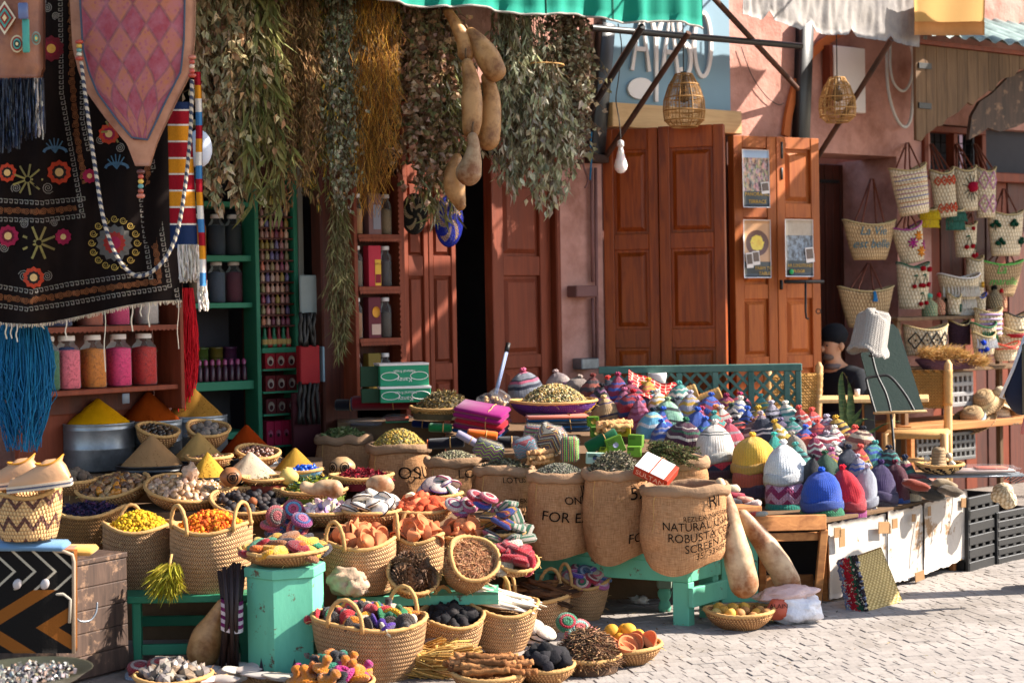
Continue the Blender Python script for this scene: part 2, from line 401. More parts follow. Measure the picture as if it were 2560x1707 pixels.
def burlap():
 n=NT('burlap');o=n.xyz(n.co('UV'));nz=n.noise(n.co(),5,5,.65)
 a=n.noise(n.vec(n.ma('MULTIPLY',o[0],240),n.ma('MULTIPLY',o[1],28),0),1,2);b=n.noise(n.vec(n.ma('MULTIPLY',o[0],28),n.ma('MULTIPLY',o[1],240),3),1,2)
 t=n.ma('ADD',a,b);c=n.mix(n.ma('MULTIPLY_ADD',t,1.2,-.7),H('875c3a'),H('c6956a'))
 c=n.scl(c,n.ma('MULTIPLY_ADD',nz,.9,.5));c=n.scl(c,n.ma('MULTIPLY_ADD',n.rnd(),.2,.9))
 return n.fin(c,.95,n.ma('ADD',t,n.ma('MULTIPLY',n.noise(n.co(),12,4),3)),.5,.006,.1)
M['burlap']=burlap()
M['burlap_rim']=gm('burlap_inside',H('96775c'),var=.25,sc_=12,rough=.95,bump=.8,bsc=60,bd=.006,spec=.1)
M['ink']=gm('black_stencil_ink',H('1c1613'),var=.4,sc_=30,rough=.95,bump=0,spec=.05,rv=0)
def glass():
 n=NT('jar_glass');t=n.t;o_=[q for q in t.nodes if q.type=='OUTPUT_MATERIAL'][0]
 n.fin((.8,.84,.84),.06,None,spec=.8)
 tr=t.nodes.new('ShaderNodeBsdfTransparent');mx=t.nodes.new('ShaderNodeMixShader');fz=t.nodes.new('ShaderNodeFresnel');fz.inputs[0].default_value=1.6
 ad=n.ma('MULTIPLY_ADD',fz.outputs[0],.35,.02)
 t.links.new(ad,mx.inputs[0]);t.links.new(tr.outputs[0],mx.inputs[1]);t.links.new(n.b.outputs[0],mx.inputs[2]);t.links.new(mx.outputs[0],o_.inputs[0]);return n.m
M['glass']=glass()
def polythene():
 n=NT('clear_polythene');t=n.t;o_=[q for q in t.nodes if q.type=='OUTPUT_MATERIAL'][0]
 n.fin((.55,.55,.57),.15,n.noise(n.co(),25,3),.6,.02,.6)
 tr=t.nodes.new('ShaderNodeBsdfTransparent');mx=t.nodes.new('ShaderNodeMixShader');mx.inputs[0].default_value=.1
 t.links.new(tr.outputs[0],mx.inputs[1]);t.links.new(n.b.outputs[0],mx.inputs[2]);t.links.new(mx.outputs[0],o_.inputs[0]);return n.m
M['poly']=polythene()
M['gourd']=gm('gourd_skin',H('b88a58'),var=.3,sc_=14,rough=.5,bump=.35,bsc=25,bd=.005,col2=H('744822'),c2s=8,c2t=(.42,.64),spec=.4)
M['gourd_pale']=gm('pale_gourd_skin',H('bfa07c'),var=.28,sc_=9,rough=.55,bump=.35,bsc=22,bd=.006,col2=H('7a4a26'),c2s=6,c2t=(.4,.62),spec=.4)
M['terra']=gm('terracotta',H('c4754c'),var=.12,sc_=12,rough=.9,bump=.2,bsc=120,bd=.002,spec=.15)
# -- ground
gmat=gm('dusty_joint_ground',H('857b72'),var=.25,sc_=8,rough=.95,bump=.8,bsc=60,bd=.01,col2=H('6a6058'),c2s=6,rv=0)
gb=MB().grid(40,40,lambda a,b:V(-60+120*a,-30+130*b,0))
ground=tag(ob('ground',gb,gmat),'pale dusty paved street floor in front of the stall',None,None,'structure')
stone=gm('worn_grey_paving_stone',H('948b84'),var=.32,sc_=9,rough=.85,bump=.5,bsc=55,bd=.006,col2=H('71685f'),c2s=1.6,c2t=(.45,.75),rv=.1,spec=.2)
cob=[]
rr=random.Random(3);ang=rad(14);ca,sa=math.cos(ang),math.sin(ang)
for j in range(95):
 x=-3.2+rr.uniform(0,.08)
 while x<6.4:
  wx=rr.uniform(.05,.10);yy=5.3+j*.068+.02*math.sin(x*1.1+j*.04)+.006*math.sin(x*3.1+j*.16)
  cx,cy=x+wx/2,yy
  X,Y=cx*ca-(cy-8)*sa*-1,(cy-8)*ca-cx*sa*-1+8
  X,Y=cx*ca-(cy-8)*sa,cx*sa+(cy-8)*ca+8-.35
  d=(V(X,Y,0)-CAM);dp=d.dot(fwd);px=1280+F*d.dot(rgt)/dp;py=853.5-F*d.dot(upv)/dp
  if 1150<px<2640 and 1270<py<1760:cob.append((dp,X,Y,wx-.0025,.0655,py,px))
  x+=wx
cob.sort(key=lambda c:abs(c[0]-6.2)if c[5]<1712 else 99)
big=MB();cm={}
for i,(dp,X,Y,wx,wy,py,px)in enumerate(cob):
 z=rr.uniform(-.0009,.0009)+(.0025 if rr.random()<.12 else 0);tx,ty=rr.uniform(-.005,.005),rr.uniform(-.007,.007);rz=ang+rr.uniform(-.05,.05)
 if i<300:
  k=round(wx/.012)
  if k not in cm:cm[k]=MB().box((0,0,0),(k*.012-.0005,wy,.05),.002).mesh('cobble',stone,False)
  ob('cobble',cm[k],None,ground,(X,Y,-.0231+z),(tx,ty,rz))
 else:big.box((0,0,0),(wx,wy,.05),.002,TR((X,Y,-.0231+z),(tx,ty,rz)))
tag(ob('cobble_paving',big,stone,ground,smooth=False),None,None,None,'stuff')
lit=MB()
for i in range(170):
 p=G(rr.uniform(1400,2500),rr.uniform(1440,1700));lit.leaf(TR((p.x,p.y,.009),(rr.uniform(-.3,.3),rr.uniform(-.3,.3),rr.uniform(0,6.3))),rr.uniform(.01,.035),rr.uniform(.003,.012),.2,.3,jit(rr.choice([H('8a744c'),H('5c4a34'),H('a89a80'),H('4a4030')]),.2))
tag(ob('street_litter',lit,M['leaf'],smooth=False),'tiny straw and leaf scraps scattered on the paving','litter',None,'stuff')
# -- shop building on the street front
shop=thing('shop_building','pink plastered shop building with wooden doors along the street','building',FA,FANG)
def wall(u0,u1,z0,z1,y0=0,y1=.35,m='plaster',par=shop,name='wall',b=0):
 return ob(name,MB().box(((u0+u1)/2,(y0+y1)/2,(z0+z1)/2),(u1-u0,y1-y0,z1-z0),b),M[m],par,smooth=False)
uo={x:U(x)for x in(430,470,800,1010,1140,1235,1390,1508,1838,2050,2245,2305)}
zl=2.62
zn=UZ(2240,392)[1]
wall(-4.2,uo[430],0,4.6)
wall(uo[430],uo[1390],2.85,4.6)
wall(uo[1390],uo[1508],0,4.6)
wall(uo[1508],uo[2050],zl,4.6)
wall(uo[2050],uo[2245],zn,4.6)
wall(uo[2245],uo[2305],0,4.6)
wall(uo[2050],uo[2245]+.35,0,zn+.05,.60,.70,'plaster')
ob('reveal',MB().box(((uo[2245]+.15),.475,zn/2),(.3,.25,zn),.0),M['plaster'],shop,smooth=False)
wall(uo[1508],uo[2050]-.002,0,zl,.355,.42,'plank_dark',name='back_panel')
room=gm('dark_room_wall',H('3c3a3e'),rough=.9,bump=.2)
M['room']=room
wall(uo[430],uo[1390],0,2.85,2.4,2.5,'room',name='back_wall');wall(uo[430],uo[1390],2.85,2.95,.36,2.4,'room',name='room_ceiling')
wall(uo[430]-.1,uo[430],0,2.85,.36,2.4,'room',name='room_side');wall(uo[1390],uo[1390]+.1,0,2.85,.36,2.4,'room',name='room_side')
wall(uo[800],U(885),0,2.85,-.02,.1,'plank_dark',name='door_post',b=.01)
wall(U(1378),uo[1390],0,2.85,-.06,.1,'door_red',name='door_post',b=.008)
wall(uo[1140]-.03,U(1378),UZ(1230,372)[1],UZ(1230,345)[1],-.05,.1,'door_red',name='door_lintel',b=.008)
def leafdoor(par,p0,p1,z1,rows,m,z0=.05,th=.07,cols=1,name='door',st=.085,lab=None):
 a=Vector((p0.x,p0.y,0));b=Vector((p1.x,p1.y,0));d=b-a;L=d.length;an=math.atan2(d.y,d.x)
 iw=par.matrix_basis.inverted()
 o=sub(name,par);o.matrix_basis=iw@TR((a.x,a.y,z0),(0,0,an));h=z1-z0
 if lab:o['label']=lab
 for x in[k*(L-st)/cols for k in range(cols+1)]:ob('stile',MB().box((x+st/2,th/2,h/2),(st,th,h),.004),M[m],o,smooth=False)
 zs=[0]+[r for r in rows]+[h]
 pw=(L-st)/cols-st
 for c in range(cols):
  x0=st+c*(L-st)/cols;pz=0
  for i,(ra,rb)in enumerate(rows+[(h,h)]):
   if ra-pz>.01:ob('rail',MB().box((x0+pw/2,th/2+.0015,(pz+ra)/2),(pw-.001,th-.006,ra-pz),.003),M[m],o,smooth=False)
   pz=rb
   if rb>ra:
    pm=MB().box((x0+pw/2,th/2+.003,(ra+rb)/2),(pw,th*.3,rb-ra));ob('panel',pm,M[m],o,smooth=False)
    g=min(.045,pw*.2);hh=rb-ra
    f=MB();yb=th/2+.003-th*.15
    vs=[(x0+g*.4,yb,ra+g*.4),(x0+pw-g*.4,yb,ra+g*.4),(x0+pw-g*.4,yb,rb-g*.4),(x0+g*.4,yb,rb-g*.4),(x0+g,yb-.02,ra+g),(x0+pw-g,yb-.02,ra+g),(x0+pw-g,yb-.02,rb-g),(x0+g,yb-.02,rb-g)]
    f.add(vs,[(4,5,6,7),(0,1,5,4),(1,2,6,5),(2,3,7,6),(3,0,4,7)]);ob('raised_field',f,M[m],o,smooth=False)
 return o
rws=[(.12,.5),(.58,1.0),(1.1,1.62),(1.74,2.18),(2.28,2.62)]
leafdoor(shop,FP(1010,700,.06),FP(1072,700,.06),2.78,rws,'door_red',st=.034,lab='left half of the reddish closed shop door beside the jar rack')
leafdoor(shop,FP(1073,700,.06),FP(1141,700,.06),2.78,rws,'door_red',st=.034)
zr=UZ(1300,395)[1]
leafdoor(shop,FP(1232,700,.10),FP(1378,700,.0),zr,[(.12,.52),(.62,1.05),(1.13,1.62),(1.74,2.2)],'door_red',st=.1,lab='reddish panelled door leaf right of the dark doorway')
dk=[(.14,.5),(.6,1.15),(1.27,1.78),(1.88,2.42)]
leafdoor(shop,P(1511,700,388),P(1649,700,391),2.605,dk,'door_dark',st=.066,lab='dark varnished door leaf beside the pink pier')
leafdoor(shop,P(1650,700,392),P(1814,700,396),2.607,dk,'door_dark',st=.07,lab='dark varnished door leaf standing open under the rattan lamp')
wall(U(1815),U(1838),0,zl,-.02,.3,'plank_dark',name='door_post',b=.006)
md=[(.14,.55),(.64,.97),(1.06,1.45),(1.55,2.0),(2.1,2.47)]
leafdoor(shop,P(1838,700,372),P(1944,700,367),2.6,md,'door_mid',st=.075,lab='brown folding door leaf carrying two posters')
dl=leafdoor(shop,P(1945.5,700,367),P(2052,700,361),2.6,md,'door_mid',st=.075,lab='brown folding door leaf with one poster and an iron bar')
for(a,b,q,s_)in((1951,356,398,366),(1951,420,450,366),(1951,700,724,366),(1835,385,432,371),(1835,455,490,371)):
 p=P(a,b,s_);p2=P(a,q,s_);c=(p+p2)/2
 m_=MB().box((0,0,0),(.02,.03,(p-p2).length),.004);h_=ob('hinge',m_,M['iron'],shop);h_.matrix_basis=shop.matrix_basis.inverted()@TR(c+V(0,-.02,0),(0,0,FANG))
hb=MB().tube([P(1962,704,370),P(2058,704,366)],.013,8);b_=ob('latch_bar',hb,M['iron'],shop);b_.matrix_basis=shop.matrix_basis.inverted()
hb=MB().tube([P(2014,704,369),P(2014,780,369),P(2016,795,369),P(2022,797,369)],.008,6);b_=ob('latch_hook',hb,M['iron'],shop);b_.matrix_basis=shop.matrix_basis.inverted()
hb=MB().tube([P(2046+6*math.cos(t*.7),778+6*math.sin(t*.7),368)for t in range(10)],.004,6);b_=ob('door_ring',hb,M['iron'],shop);b_.matrix_basis=shop.matrix_basis.inverted()
un=[U(x,-.55)for x in(2040,2062,2082,2100,2125)]
for i in range(4):wall(un[i]+.002,un[i+1]-.002,.02,zn-.02,.54-.006*(i%2),.598,'plank_dark',name='door_plank',b=.004)
uz0,uz1=UZ(2052,452,-.5),UZ(2102,450,-.5)
wall(uz0[0],uz1[0],uz0[1]-.012,uz0[1]+.012,.515,.533,'iron',name='door_strap')
us0,us1=U(1519,.05,200),U(1829,.05,200);zb0=UZ(1519,256,.05)[1]
sgn=thing('shop_sign','slate blue shop sign with raised white letters above the dark doors','sign',FA+FN*.02,FANG)
ob('panel',MB().box(((us0+us1)/2,0,(zb0+4.3)/2),(us1-us0,.04,4.3-zb0),.004),M['sign_blue'],sgn,smooth=False)
zc0=UZ(1519,318,.05)[1]
ob('timber_board',MB().box(((us0+us1)/2+.02,-.03,(zb0+zc0)/2-.002),(us1-us0+.05,.1,zb0-zc0-.004),.005),M['pine'],sgn,smooth=False)
def strokes(par,name,lines,wd,y,th=.018):
 for ln in lines:
  m_=MB();pts=[V(*UZ(px,py,.05))for px,py in ln];n=len(pts);L=[];Rr=[]
  for i in range(n):
   t=(pts[min(i+1,n-1)]-pts[max(i-1,0)]).normalized();nn=V(-t.y,t.x)
   L.append(pts[i]+nn*wd/2);Rr.append(pts[i]-nn*wd/2)
  m_.grid(n-1,1,lambda a,b:V((L if b>.5 else Rr)[round(a*(n-1))].x,y-th,(L if b>.5 else Rr)[round(a*(n-1))].y))
  for A_ in(L,Rr):m_.grid(n-1,1,lambda a,b:V(A_[round(a*(n-1))].x,y-th*b,A_[round(a*(n-1))].y))
  m_.add([(q.x,y-t_,q.y)for q in(L[0],Rr[0],L[-1],Rr[-1])for t_ in(0,th)],[(0,2,3,1),(4,5,7,6)])
  ob(name,m_,M['white_paint'],par,smooth=False)
def arc(cx,cy,rx,ry,a0,a1,n=14):return[(cx+rx*math.cos(a0+(a1-a0)*i/n),cy-ry*math.sin(a0+(a1-a0)*i/n))for i in range(n+1)]
pi=math.pi
LET=[[(1579,176),(1603,20),(1622,180)],[(1590,122),(1612,124)],[(1624,20),(1640,100),(1640,255)],[(1664,20),(1640,100)],[(1655,184),(1676,20),(1694,188)],[(1662,130),(1688,133)],arc(1712,60,14,40,.5,3.6)+[(1702,92),(1716,118)]+arc(1712,148,14,42,1.1,-2.6),arc(1756,112,21,80,0,2*pi,28)]
strokes(sgn,'letter',LET,.028,-.022)
lf=[UZ(x,y,.05)for x,y in arc(1600,222,32,27,0,pi,10)[::1]+arc(1600,222,32,27,pi,2*pi,10)[1:-1]]
lf=[((x-lf[0][0]),z-lf[0][1])for x,z in lf];l0=UZ(1632,222,.05)
ob('leaf_mark',MB().poly([(l0[0]+x,l0[1]+z*(1 if z>0 else 1))for x,z in lf],.018,TR((0,-.04,0))),M['white_paint'],sgn,smooth=False)
ar=[(1952,338),(1956,300),(1964,260),(1976,215),(1994,170),(2016,135),(2042,105),(2070,85),(2110,65)]
am=MB();pin=[UZ(x,y)for x,y in ar];pou=[UZ(x+15,y+(7 if y>120 else 14))for x,y in ar]
am.slab(len(ar)-1,1,lambda a,b:V((pin if b<.5 else pou)[round(a*(len(ar)-1))][0],-.03,(pin if b<.5 else pou)[round(a*(len(ar)-1))][1]),(0,.028,0))
ob('arch_moulding',am,gm('orange_paint',H('c46a34'),rough=.7),shop,smooth=False)
pz=[UZ(2062,115,.02),UZ(2150,285,.02)]
pl=thing('wall_plaque','whitewashed wall plaque in brown frame behind the right rattan lamp','plaque',FA+FN*.05,FANG)
ob('board',MB().box(((pz[0][0]+pz[1][0])/2+.02,0,(pz[0][1]+pz[1][1])/2),(pz[1][0]-pz[0][0]-.03,.05,pz[0][1]-pz[1][1]),.006),M['white_paint'],pl,smooth=False)
ob('side_frame',MB().box((pz[0][0]-.005,.0,(pz[0][1]+pz[1][1])/2),(.03,.08,pz[0][1]-pz[1][1]),.004),M['door_red'],pl,smooth=False)
# -- awnings and their steel frames
aw=thing('green_awning','green canvas awning with wavy valance over the herb stall','awning',FA,FANG)
W1=.97;ze=UZ(1760,66,W1)[1];ur=U(1760,W1,40);ul_,zl_=UZ(915,0,W1)
def valance(a,b):
 u=-3.6+(ur+3.6)*a;fo=.022*math.sin(u*17+2*math.sin(u*5))+.012*math.sin(u*41)
 return V(u,-W1+fo*(1.1-b*.8),ze+(zl_-ze)*(ur-u)/(ur-ul_)+.012*math.sin(u*9)*(1-b)+b*.42)
ob('valance',MB().slab(220,8,valance,(0,.003,0)),M['canvas_green'],aw)
ob('valance_hem',MB().tube([valance(i/200,0)+V(0,0,0)for i in range(201)],.007,5),M['canvas_grey'],aw)
ob('canopy',MB().slab(60,10,lambda a,b:V(-3.6+(ur+3.6)*a,-W1*(1-b)-.002,ze+(zl_-ze)*(1-a)*(ur+3.6)/(ur-ul_)+.42+b*.5-.05*math.sin(b*pi)+.01*math.sin(a*60)),(0,0,.003)),M['canvas_green'],aw)
for u in(U(1362,W1,30),U(1530,W1,40)):ob('seam',MB().tube([valance((u+3.6)/(ur+3.6),b/6)+V(0,-.004,0)for b in range(7)],.003,4),M['iron'],aw)
ag=thing('pale_awning','ragged pale grey canvas awning hanging over the right side of doors','awning',FA,FANG)
rag=[(1856,36),(1908,50),(1925,26),(1936,50),(1975,66),(2002,76),(2026,54),(2045,82),(2070,88),(2120,88),(2128,72),(2142,92),(2215,104),(2226,90),(2236,106),(2270,114),(2300,118)]
W2=.9
def ragy(x):
 for(x0,y0),(x1,y1)in zip(rag,rag[1:]):
  if x0<=x<=x1:return y0+(y1-y0)*(x-x0)/(x1-x0)
 return rag[-1][1]
def cg(a,b):
 px=1856+444*a;u,z=UZ(px,ragy(px)+3*noise.noise(V(px*.2,0,0)),W2);zt=3.75
 return V(u,-W2+.006*math.sin(px*.05+b*3)+.014*noise.noise(V(px*.08,b*4,0)),z+(zt-z)*b)
ob('valance',MB().slab(160,14,cg,(0,.003,0)),M['canvas_grey'],ag)
ob('canopy',MB().slab(40,6,lambda a,b:V(U(1856+560*a,W2),-W2+.34*b,3.75+b*.14+.01*math.sin(a*50)),(0,0,.003)),M['canvas_grey'],ag)  # unseen roof strip, added to shade upper doors but leave the wall sunlit
tarp=thing('added_shade_canopy','added canvas sheets strung out of view to shade goods and doors','awning',FA,FANG)  # unseen sheets added overhead to shade the spices, textiles and doors
for(ua,ub,wa0,wa1,wb0,wb1)in((-3.4,.3,1.66,3.85,1.66,3.9),(.32,2.3,1.66,3.9,1.64,3.7),(2.32,3.56,1.64,3.2,1.6,3.1),(3.58,5.3,1.42,2.4,1.42,2.35),(5.32,8.6,1.05,2.35,1.05,2.3)):
 def tf(a,b,ua=ua,ub=ub,wa0=wa0,wa1=wa1,wb0=wb0,wb1=wb1):
  w0_,w1_=wa0+(wb0-wa0)*a,wa1+(wb1-wa1)*a;u=ua+(ub-ua)*a;return V(u,-(w0_+(w1_-w0_)*b)+.03*noise.noise(V(u*4,0,b*2)),3.95-.1*math.sin(b*pi)+.02*math.sin(u*6)+.03*noise.noise(V(u*3,b*3,1)))
 ob('added_shade_sheet',MB().slab(24,16,tf,(0,0,.004)),gm('heavy_canvas',H('8a7a5c'),rough=.9)if ua<-3 else bpy.data.materials['heavy_canvas'],tarp)
for u in(-3.4,.31,2.31,3.57,5.31,8.6):ob('rope',MB().tube([V(u,.3,4.2),V(u,-3.9,3.97)],.008,6),M['rust'],tarp)
def steel(name,label,bits):
 t=thing(name,label,'bracket',(0,0,0))
 for nm,a,b,r,m_ in bits:ob(nm,MB().tube([a,b],r,10 if r<.03 else 4),M[m_],t,smooth=rad(40))
 return t
def post(px0,py0,px1,py1,wd,dp,w_,par):
 a,b=FP(px0,py0,w_),FP(px1,py1,w_);c=(a+b)/2;d=a-b
 o=ob('post',MB().box((0,0,0),(wd,dp,d.length),.004),M['steel_black'],par,c);q=d.to_track_quat('Z','Y');o.rotation_euler=(Matrix.Rotation(0,3,'Z')).to_euler()
 zz=d.normalized();xx=(FE-zz*FE.dot(zz)).normalized();yy=zz.cross(xx);o.matrix_basis=Matrix(((xx.x,yy.x,zz.x,c.x),(xx.y,yy.y,zz.y,c.y),(xx.z,yy.z,zz.z,c.z),(0,0,0,1)))
b1=steel('awning_bracket','black steel awning bracket with rusty brace by the hanging bulb',[('brace',FP(1507,404,.05),FP(1722,82,.9),.018,'rust'),('brace',FP(1462,300,.3),FP(1606,66,.95),.021,'steel_black'),('crossbar',FP(1478,70,.55),FP(2003,116,.55),.021,'steel_black')])
post(1515,60,1487,402,.11,.07,.04,b1)
ob('foot',MB().box((0,0,0),(.14,.08,.05),.004),M['rust'],b1,FP(1492,398,.06),(0,0,FANG))
b2=steel('awning_bracket','black steel awning bracket in front of the brown folding door',[('brace',FP(2012,444,.05),FP(2228,100,.9),.019,'rust'),('brace',FP(1770,-20,.9),FP(1994,222,.1),.018,'rust')])
post(2013,50,1999,442,.115,.07,.04,b2)
ob('foot',MB().box((0,0,0),(.15,.08,.04),.004),M['rust'],b2,FP(2001,443,.06),(0,0,FANG))
for px,py,w_ in((1478,55,.55),):
 pass
 # -- wiring, lamps, posters
def cable(name,label,pts,r,m_,cat='cable'):
 o=ob(name,MB().tube(pts,r,6),m_);return tag(o,label,cat)
wire_d=gm('grey_wire',H('4a4440'),rough=.6,bump=0)
def spl(pts,n=8):
 out=[]
 for i in range(len(pts)-1):
  p0,p1,p2,p3=Vector(pts[max(i-1,0)]),Vector(pts[i]),Vector(pts[i+1]),Vector(pts[min(i+2,len(pts)-1)])
  for k in range(n):
   t=k/n;out.append(.5*((2*p1)+(p2-p0)*t+(2*p0-5*p1+4*p2-p3)*t*t+(3*p1-p0-3*p2+p3)*t**3))
 out.append(Vector(pts[-1]));return out
bulb=thing('light_bulb','white globe light bulb hanging on a bare grey wire','bulb',FP(1552,420,.5))
sb=sof(FP(1552,420,.5));k=1/sb
ob('glass',MB().lathe([(.0005,-14*k),(8*k,-12*k),(15*k,-4*k),(17*k,5*k),(15*k,15*k),(11*k,26*k),(8.5*k,38*k),(8*k,42*k)],24),gm('bulb_white',H('efeae6'),var=.02,rough=.3,bump=0,Subsurface_Weight=.2),bulb)
ob('cap',MB().lathe([(8*k,42*k),(8.3*k,43*k),(6*k,46*k),(6*k,53*k),(9*k,54*k),(8*k,66*k),(3*k,70*k),(.0005,71*k)],16),M['white_paint'],bulb)
ob('wire',MB().tube(spl([FP(1552,352,.5),FP(1548,300,.5),FP(1540,250,.5),FP(1546,200,.5),FP(1554,120,.5),FP(1545,60,.5)]),.004,6,TR(-bulb.location)),wire_d,bulb)
def lamp(label,px,ytop,ybot,wpx,w_,m_):
 p=FP(px,ybot,w_);k=1/sof(p);h=(ybot-ytop)*k;r=wpx/2*k
 t=thing('rattan_lamp',label,'lamp',p)
 prof=[(.62,0),(.95,.12),(1,.3),(.97,.5),(.72,.8),(.5,.93),(.42,1.0)]
 def rad_(z):
  for(r0,z0),(r1,z1)in zip(prof,prof[1:]):
   if z0<=z<=z1:return r0+(r1-r0)*(z-z0)/(z1-z0)
  return prof[-1][0]
 fr=MB()
 for i in range(10):
  a=2*pi*i/10;ob('rib',MB().tube([V(rad_(z/12)*r*math.cos(a),rad_(z/12)*r*math.sin(a),z/12*h)for z in range(13)],.004,5),m_,t)
 for z in(0,.12,.3,.55,.8,1):ob('hoop',MB().tube([V(rad_(z)*r*math.cos(a*pi/16),rad_(z)*r*math.sin(a*pi/16),z*h)for a in range(33)],.0045,5,cap=False),m_,t)
 me=MB()
 for i in range(40):
  z=(i+.5)/40;rr_=rad_(z)*r*.985
  me.tube([V(rr_*math.cos(a*pi/12),rr_*math.sin(a*pi/12),z*h+.003*math.sin(a*5+i))for a in range(25)],.0016,3,cap=False)
 for i in range(36):
  a=2*pi*i/36;me.tube([V(rad_(z/8)*r*.98*math.cos(a),rad_(z/8)*r*.98*math.sin(a),z/8*h)for z in range(9)],.0013,3,cap=False)
 tag(ob('cane_mesh',me,m_,t),None,None,None,'stuff')
 ob('bulb',MB().lathe([(.0005,h*.45),(.035,h*.5),(.04,h*.6),(.022,h*.75),(.018,h*.82),(.018,h*1.05),(.0005,h*1.06)],14),M['iron'],t)
 ob('wire',MB().tube([V(0,0,h),V(.0,0,h+.9)],.004,6),M['iron'],t)
lamp('rattan cage lamp hanging in front of the slate blue sign',1711,187,317,104,.55,M['rattan'])
lamp('paler rattan cage lamp hanging before the white wall plaque',2094,196,305,92,.5,M['rope'])
def posterpat(kind):
 n=NT('poster_print');g=n.xyz(n.co('UV'));x,y=g[0],g[1]
 nz=n.noise(n.co('UV'),9 if kind!=1 else 4,6,.8);vz=n.voro(n.co('UV'),14,1)
 if kind==0:pic=n.mix(n.ma('GREATER_THAN',y,.86),n.mix(.45,n.mix(n.ramp(nz,[(.42,0),(.55,1)]),H('3c2f2c'),H('c9a58c')),vz,'SOFT_LIGHT'),H('9fb4cf'))
 elif kind==1:
  d=n.ma('SQRT',n.ma('ADD',n.ma('POWER',n.ma('MULTIPLY',n.ma('SUBTRACT',x,.5),1),2),n.ma('POWER',n.ma('MULTIPLY',n.ma('SUBTRACT',y,.6),1.9),2)))
  pic=n.mix(n.ma('LESS_THAN',d,.42),H('b98a62'),n.mix(n.ma('LESS_THAN',n.ma('ADD',d,n.ma('MULTIPLY',n.ma('SUBTRACT',nz,.5),.3)),.25),H('5a2c1c'),n.ramp(nz,[(.4,H('d9a824')),(.55,H('e8d040')),(.62,H('c24c28'))])))
 else:pic=n.mix(n.ma('GREATER_THAN',y,.72),n.mix(n.ramp(nz,[(.42,0),(.6,1)]),H('3a3230'),H('8e9aa8')),n.mix(nz,H('c9b8a4'),H('8a7a6c')))
 c=n.mix(n.ma('LESS_THAN',y,.28),pic,H('232a30'))
 ed=n.ma('MAXIMUM',n.ma('GREATER_THAN',n.ma('ABSOLUTE',n.ma('SUBTRACT',x,.5)),.475),n.ma('GREATER_THAN',n.ma('ABSOLUTE',n.ma('SUBTRACT',y,.5)),.485))
 return n.fin(n.mix(ed,c,H('e8e4e4')),.35,None,spec=.5)
gold=gm('gold_print',H('c79b3a'),rough=.6,bump=0)
def poster(label,x0,y0,x1,y1,s_,kind,lines,off=-.012):
 a,b,c=P(x0,y0,s_),P(x1,y0,s_-3),P(x0,y1,s_)
 xx=(b-a);zz=(a-c);n_=xx.cross(zz).normalized();wv,hv=xx.length,zz.length;xx.normalize();zz.normalize()
 t=thing('poster',label,'poster');mt=Matrix(((xx.x,-n_.x,zz.x,c.x),(xx.y,-n_.y,zz.y,c.y),(xx.z,-n_.z,zz.z,c.z),(0,0,0,1)));t.matrix_basis=mt
 sh=MB().slab(8,12,lambda u,v:V(u*wv,off-.006*math.sin(u*pi)*math.sin(v*7),v*hv),(0,.001,0));ob('sheet',sh,posterpat(kind),t)
 for tx,sz,u,v in lines:
  vs,fs=text(tx,sz*wv);mx=max(q[0]for q in vs)-min(q[0]for q in vs)
  kk=min(1,.9*wv/mx);ob('print',MB().add([(u*wv+q[0]*kk,off-.0095,v*hv+q[1])for q in vs],fs),gold,t,smooth=False)
 return t,wv,hv
def snap(t,wv,hv,u,v,ww,hh,off=-.012):
 o=ob('snapshot',MB().box((0,0,0),(ww*wv,.002,hh*hv)),M['white_paint'],t,(u*wv,off-.009,v*hv),(0,rad(-6),0),smooth=False)
 ob('snapshot_picture',MB().box((0,0,0),(ww*wv*.8,.001,hh*hv*.66)),gm('snap_print',H('6a5a50'),var=.6,sc_=60,rough=.5,bump=0),o,(0,-.002,hh*hv*.08),smooth=False)
q=poster('terrace poster with rooftop view, upper of the two on its door leaf',1856,374,1923,519,374,0,[('PANORAMIC',.16,.5,.2),('TERRACE',.16,.5,.07)]);snap(*q,.8,.34,.3,.2)
q=poster('food poster with a tagine dish, below the terrace poster',1858,549,1926,695,374,1,[('FARM TO',.15,.7,.14),('TABLE',.15,.72,.05)]);snap(*q,.18,.3,.24,.26);snap(*q,.42,.34,.26,.24)
q=poster('dining room poster on the right door leaf above the iron bar',1962,548,2032,692,370,2,[('AIR CONDITIONED',.13,.5,.17),('FLOOR',.13,.45,.07)],);snap(*q,.84,.38,.3,.26)
ob('round_mark',MB().lathe([(.0005,-.001),(.018,-.001),(.018,.001),(.0005,.001)],14,TR((.18*q[1],-.021,.085*q[2]),(pi/2,0,0))),gm('green_mark',H('2f9a5a'),bump=0),q[0])
cb=thing('wall_conduit','brown painted conduit with two junction boxes on the pink pier','conduit')
cbm=gm('painted_conduit',H('7a5450'),rough=.7)
for x,y0,y1 in((1478,420,705),(1489,420,900),(1481,745,900)):ob('pipe',MB().tube([FP(x,y0,.03),FP(x+4,y1,.03)],.012,6),cbm,cb)
for x0,x1,y0,y1 in((1441,1494,714,742),(1455,1499,896,922)):
 a,b=FP(x0,y0,.1),FP(x1,y1,.1);ob('junction_box',MB().box((0,0,0),((b-a).xy.length,.1,abs(a.z-b.z)),.006),cbm if y0<800 else M['galv'],cb,(a+b)/2-FN*.05,(0,0,FANG),smooth=False)
cable('blue_string','short blue string dangling from the black bracket',spl([FP(1479,330,.12),FP(1476,370,.12),FP(1478,400,.12),FP(1475,450,.12)]),.006,gm('blue_string_fibre',H('1e6a94'),rough=.9))
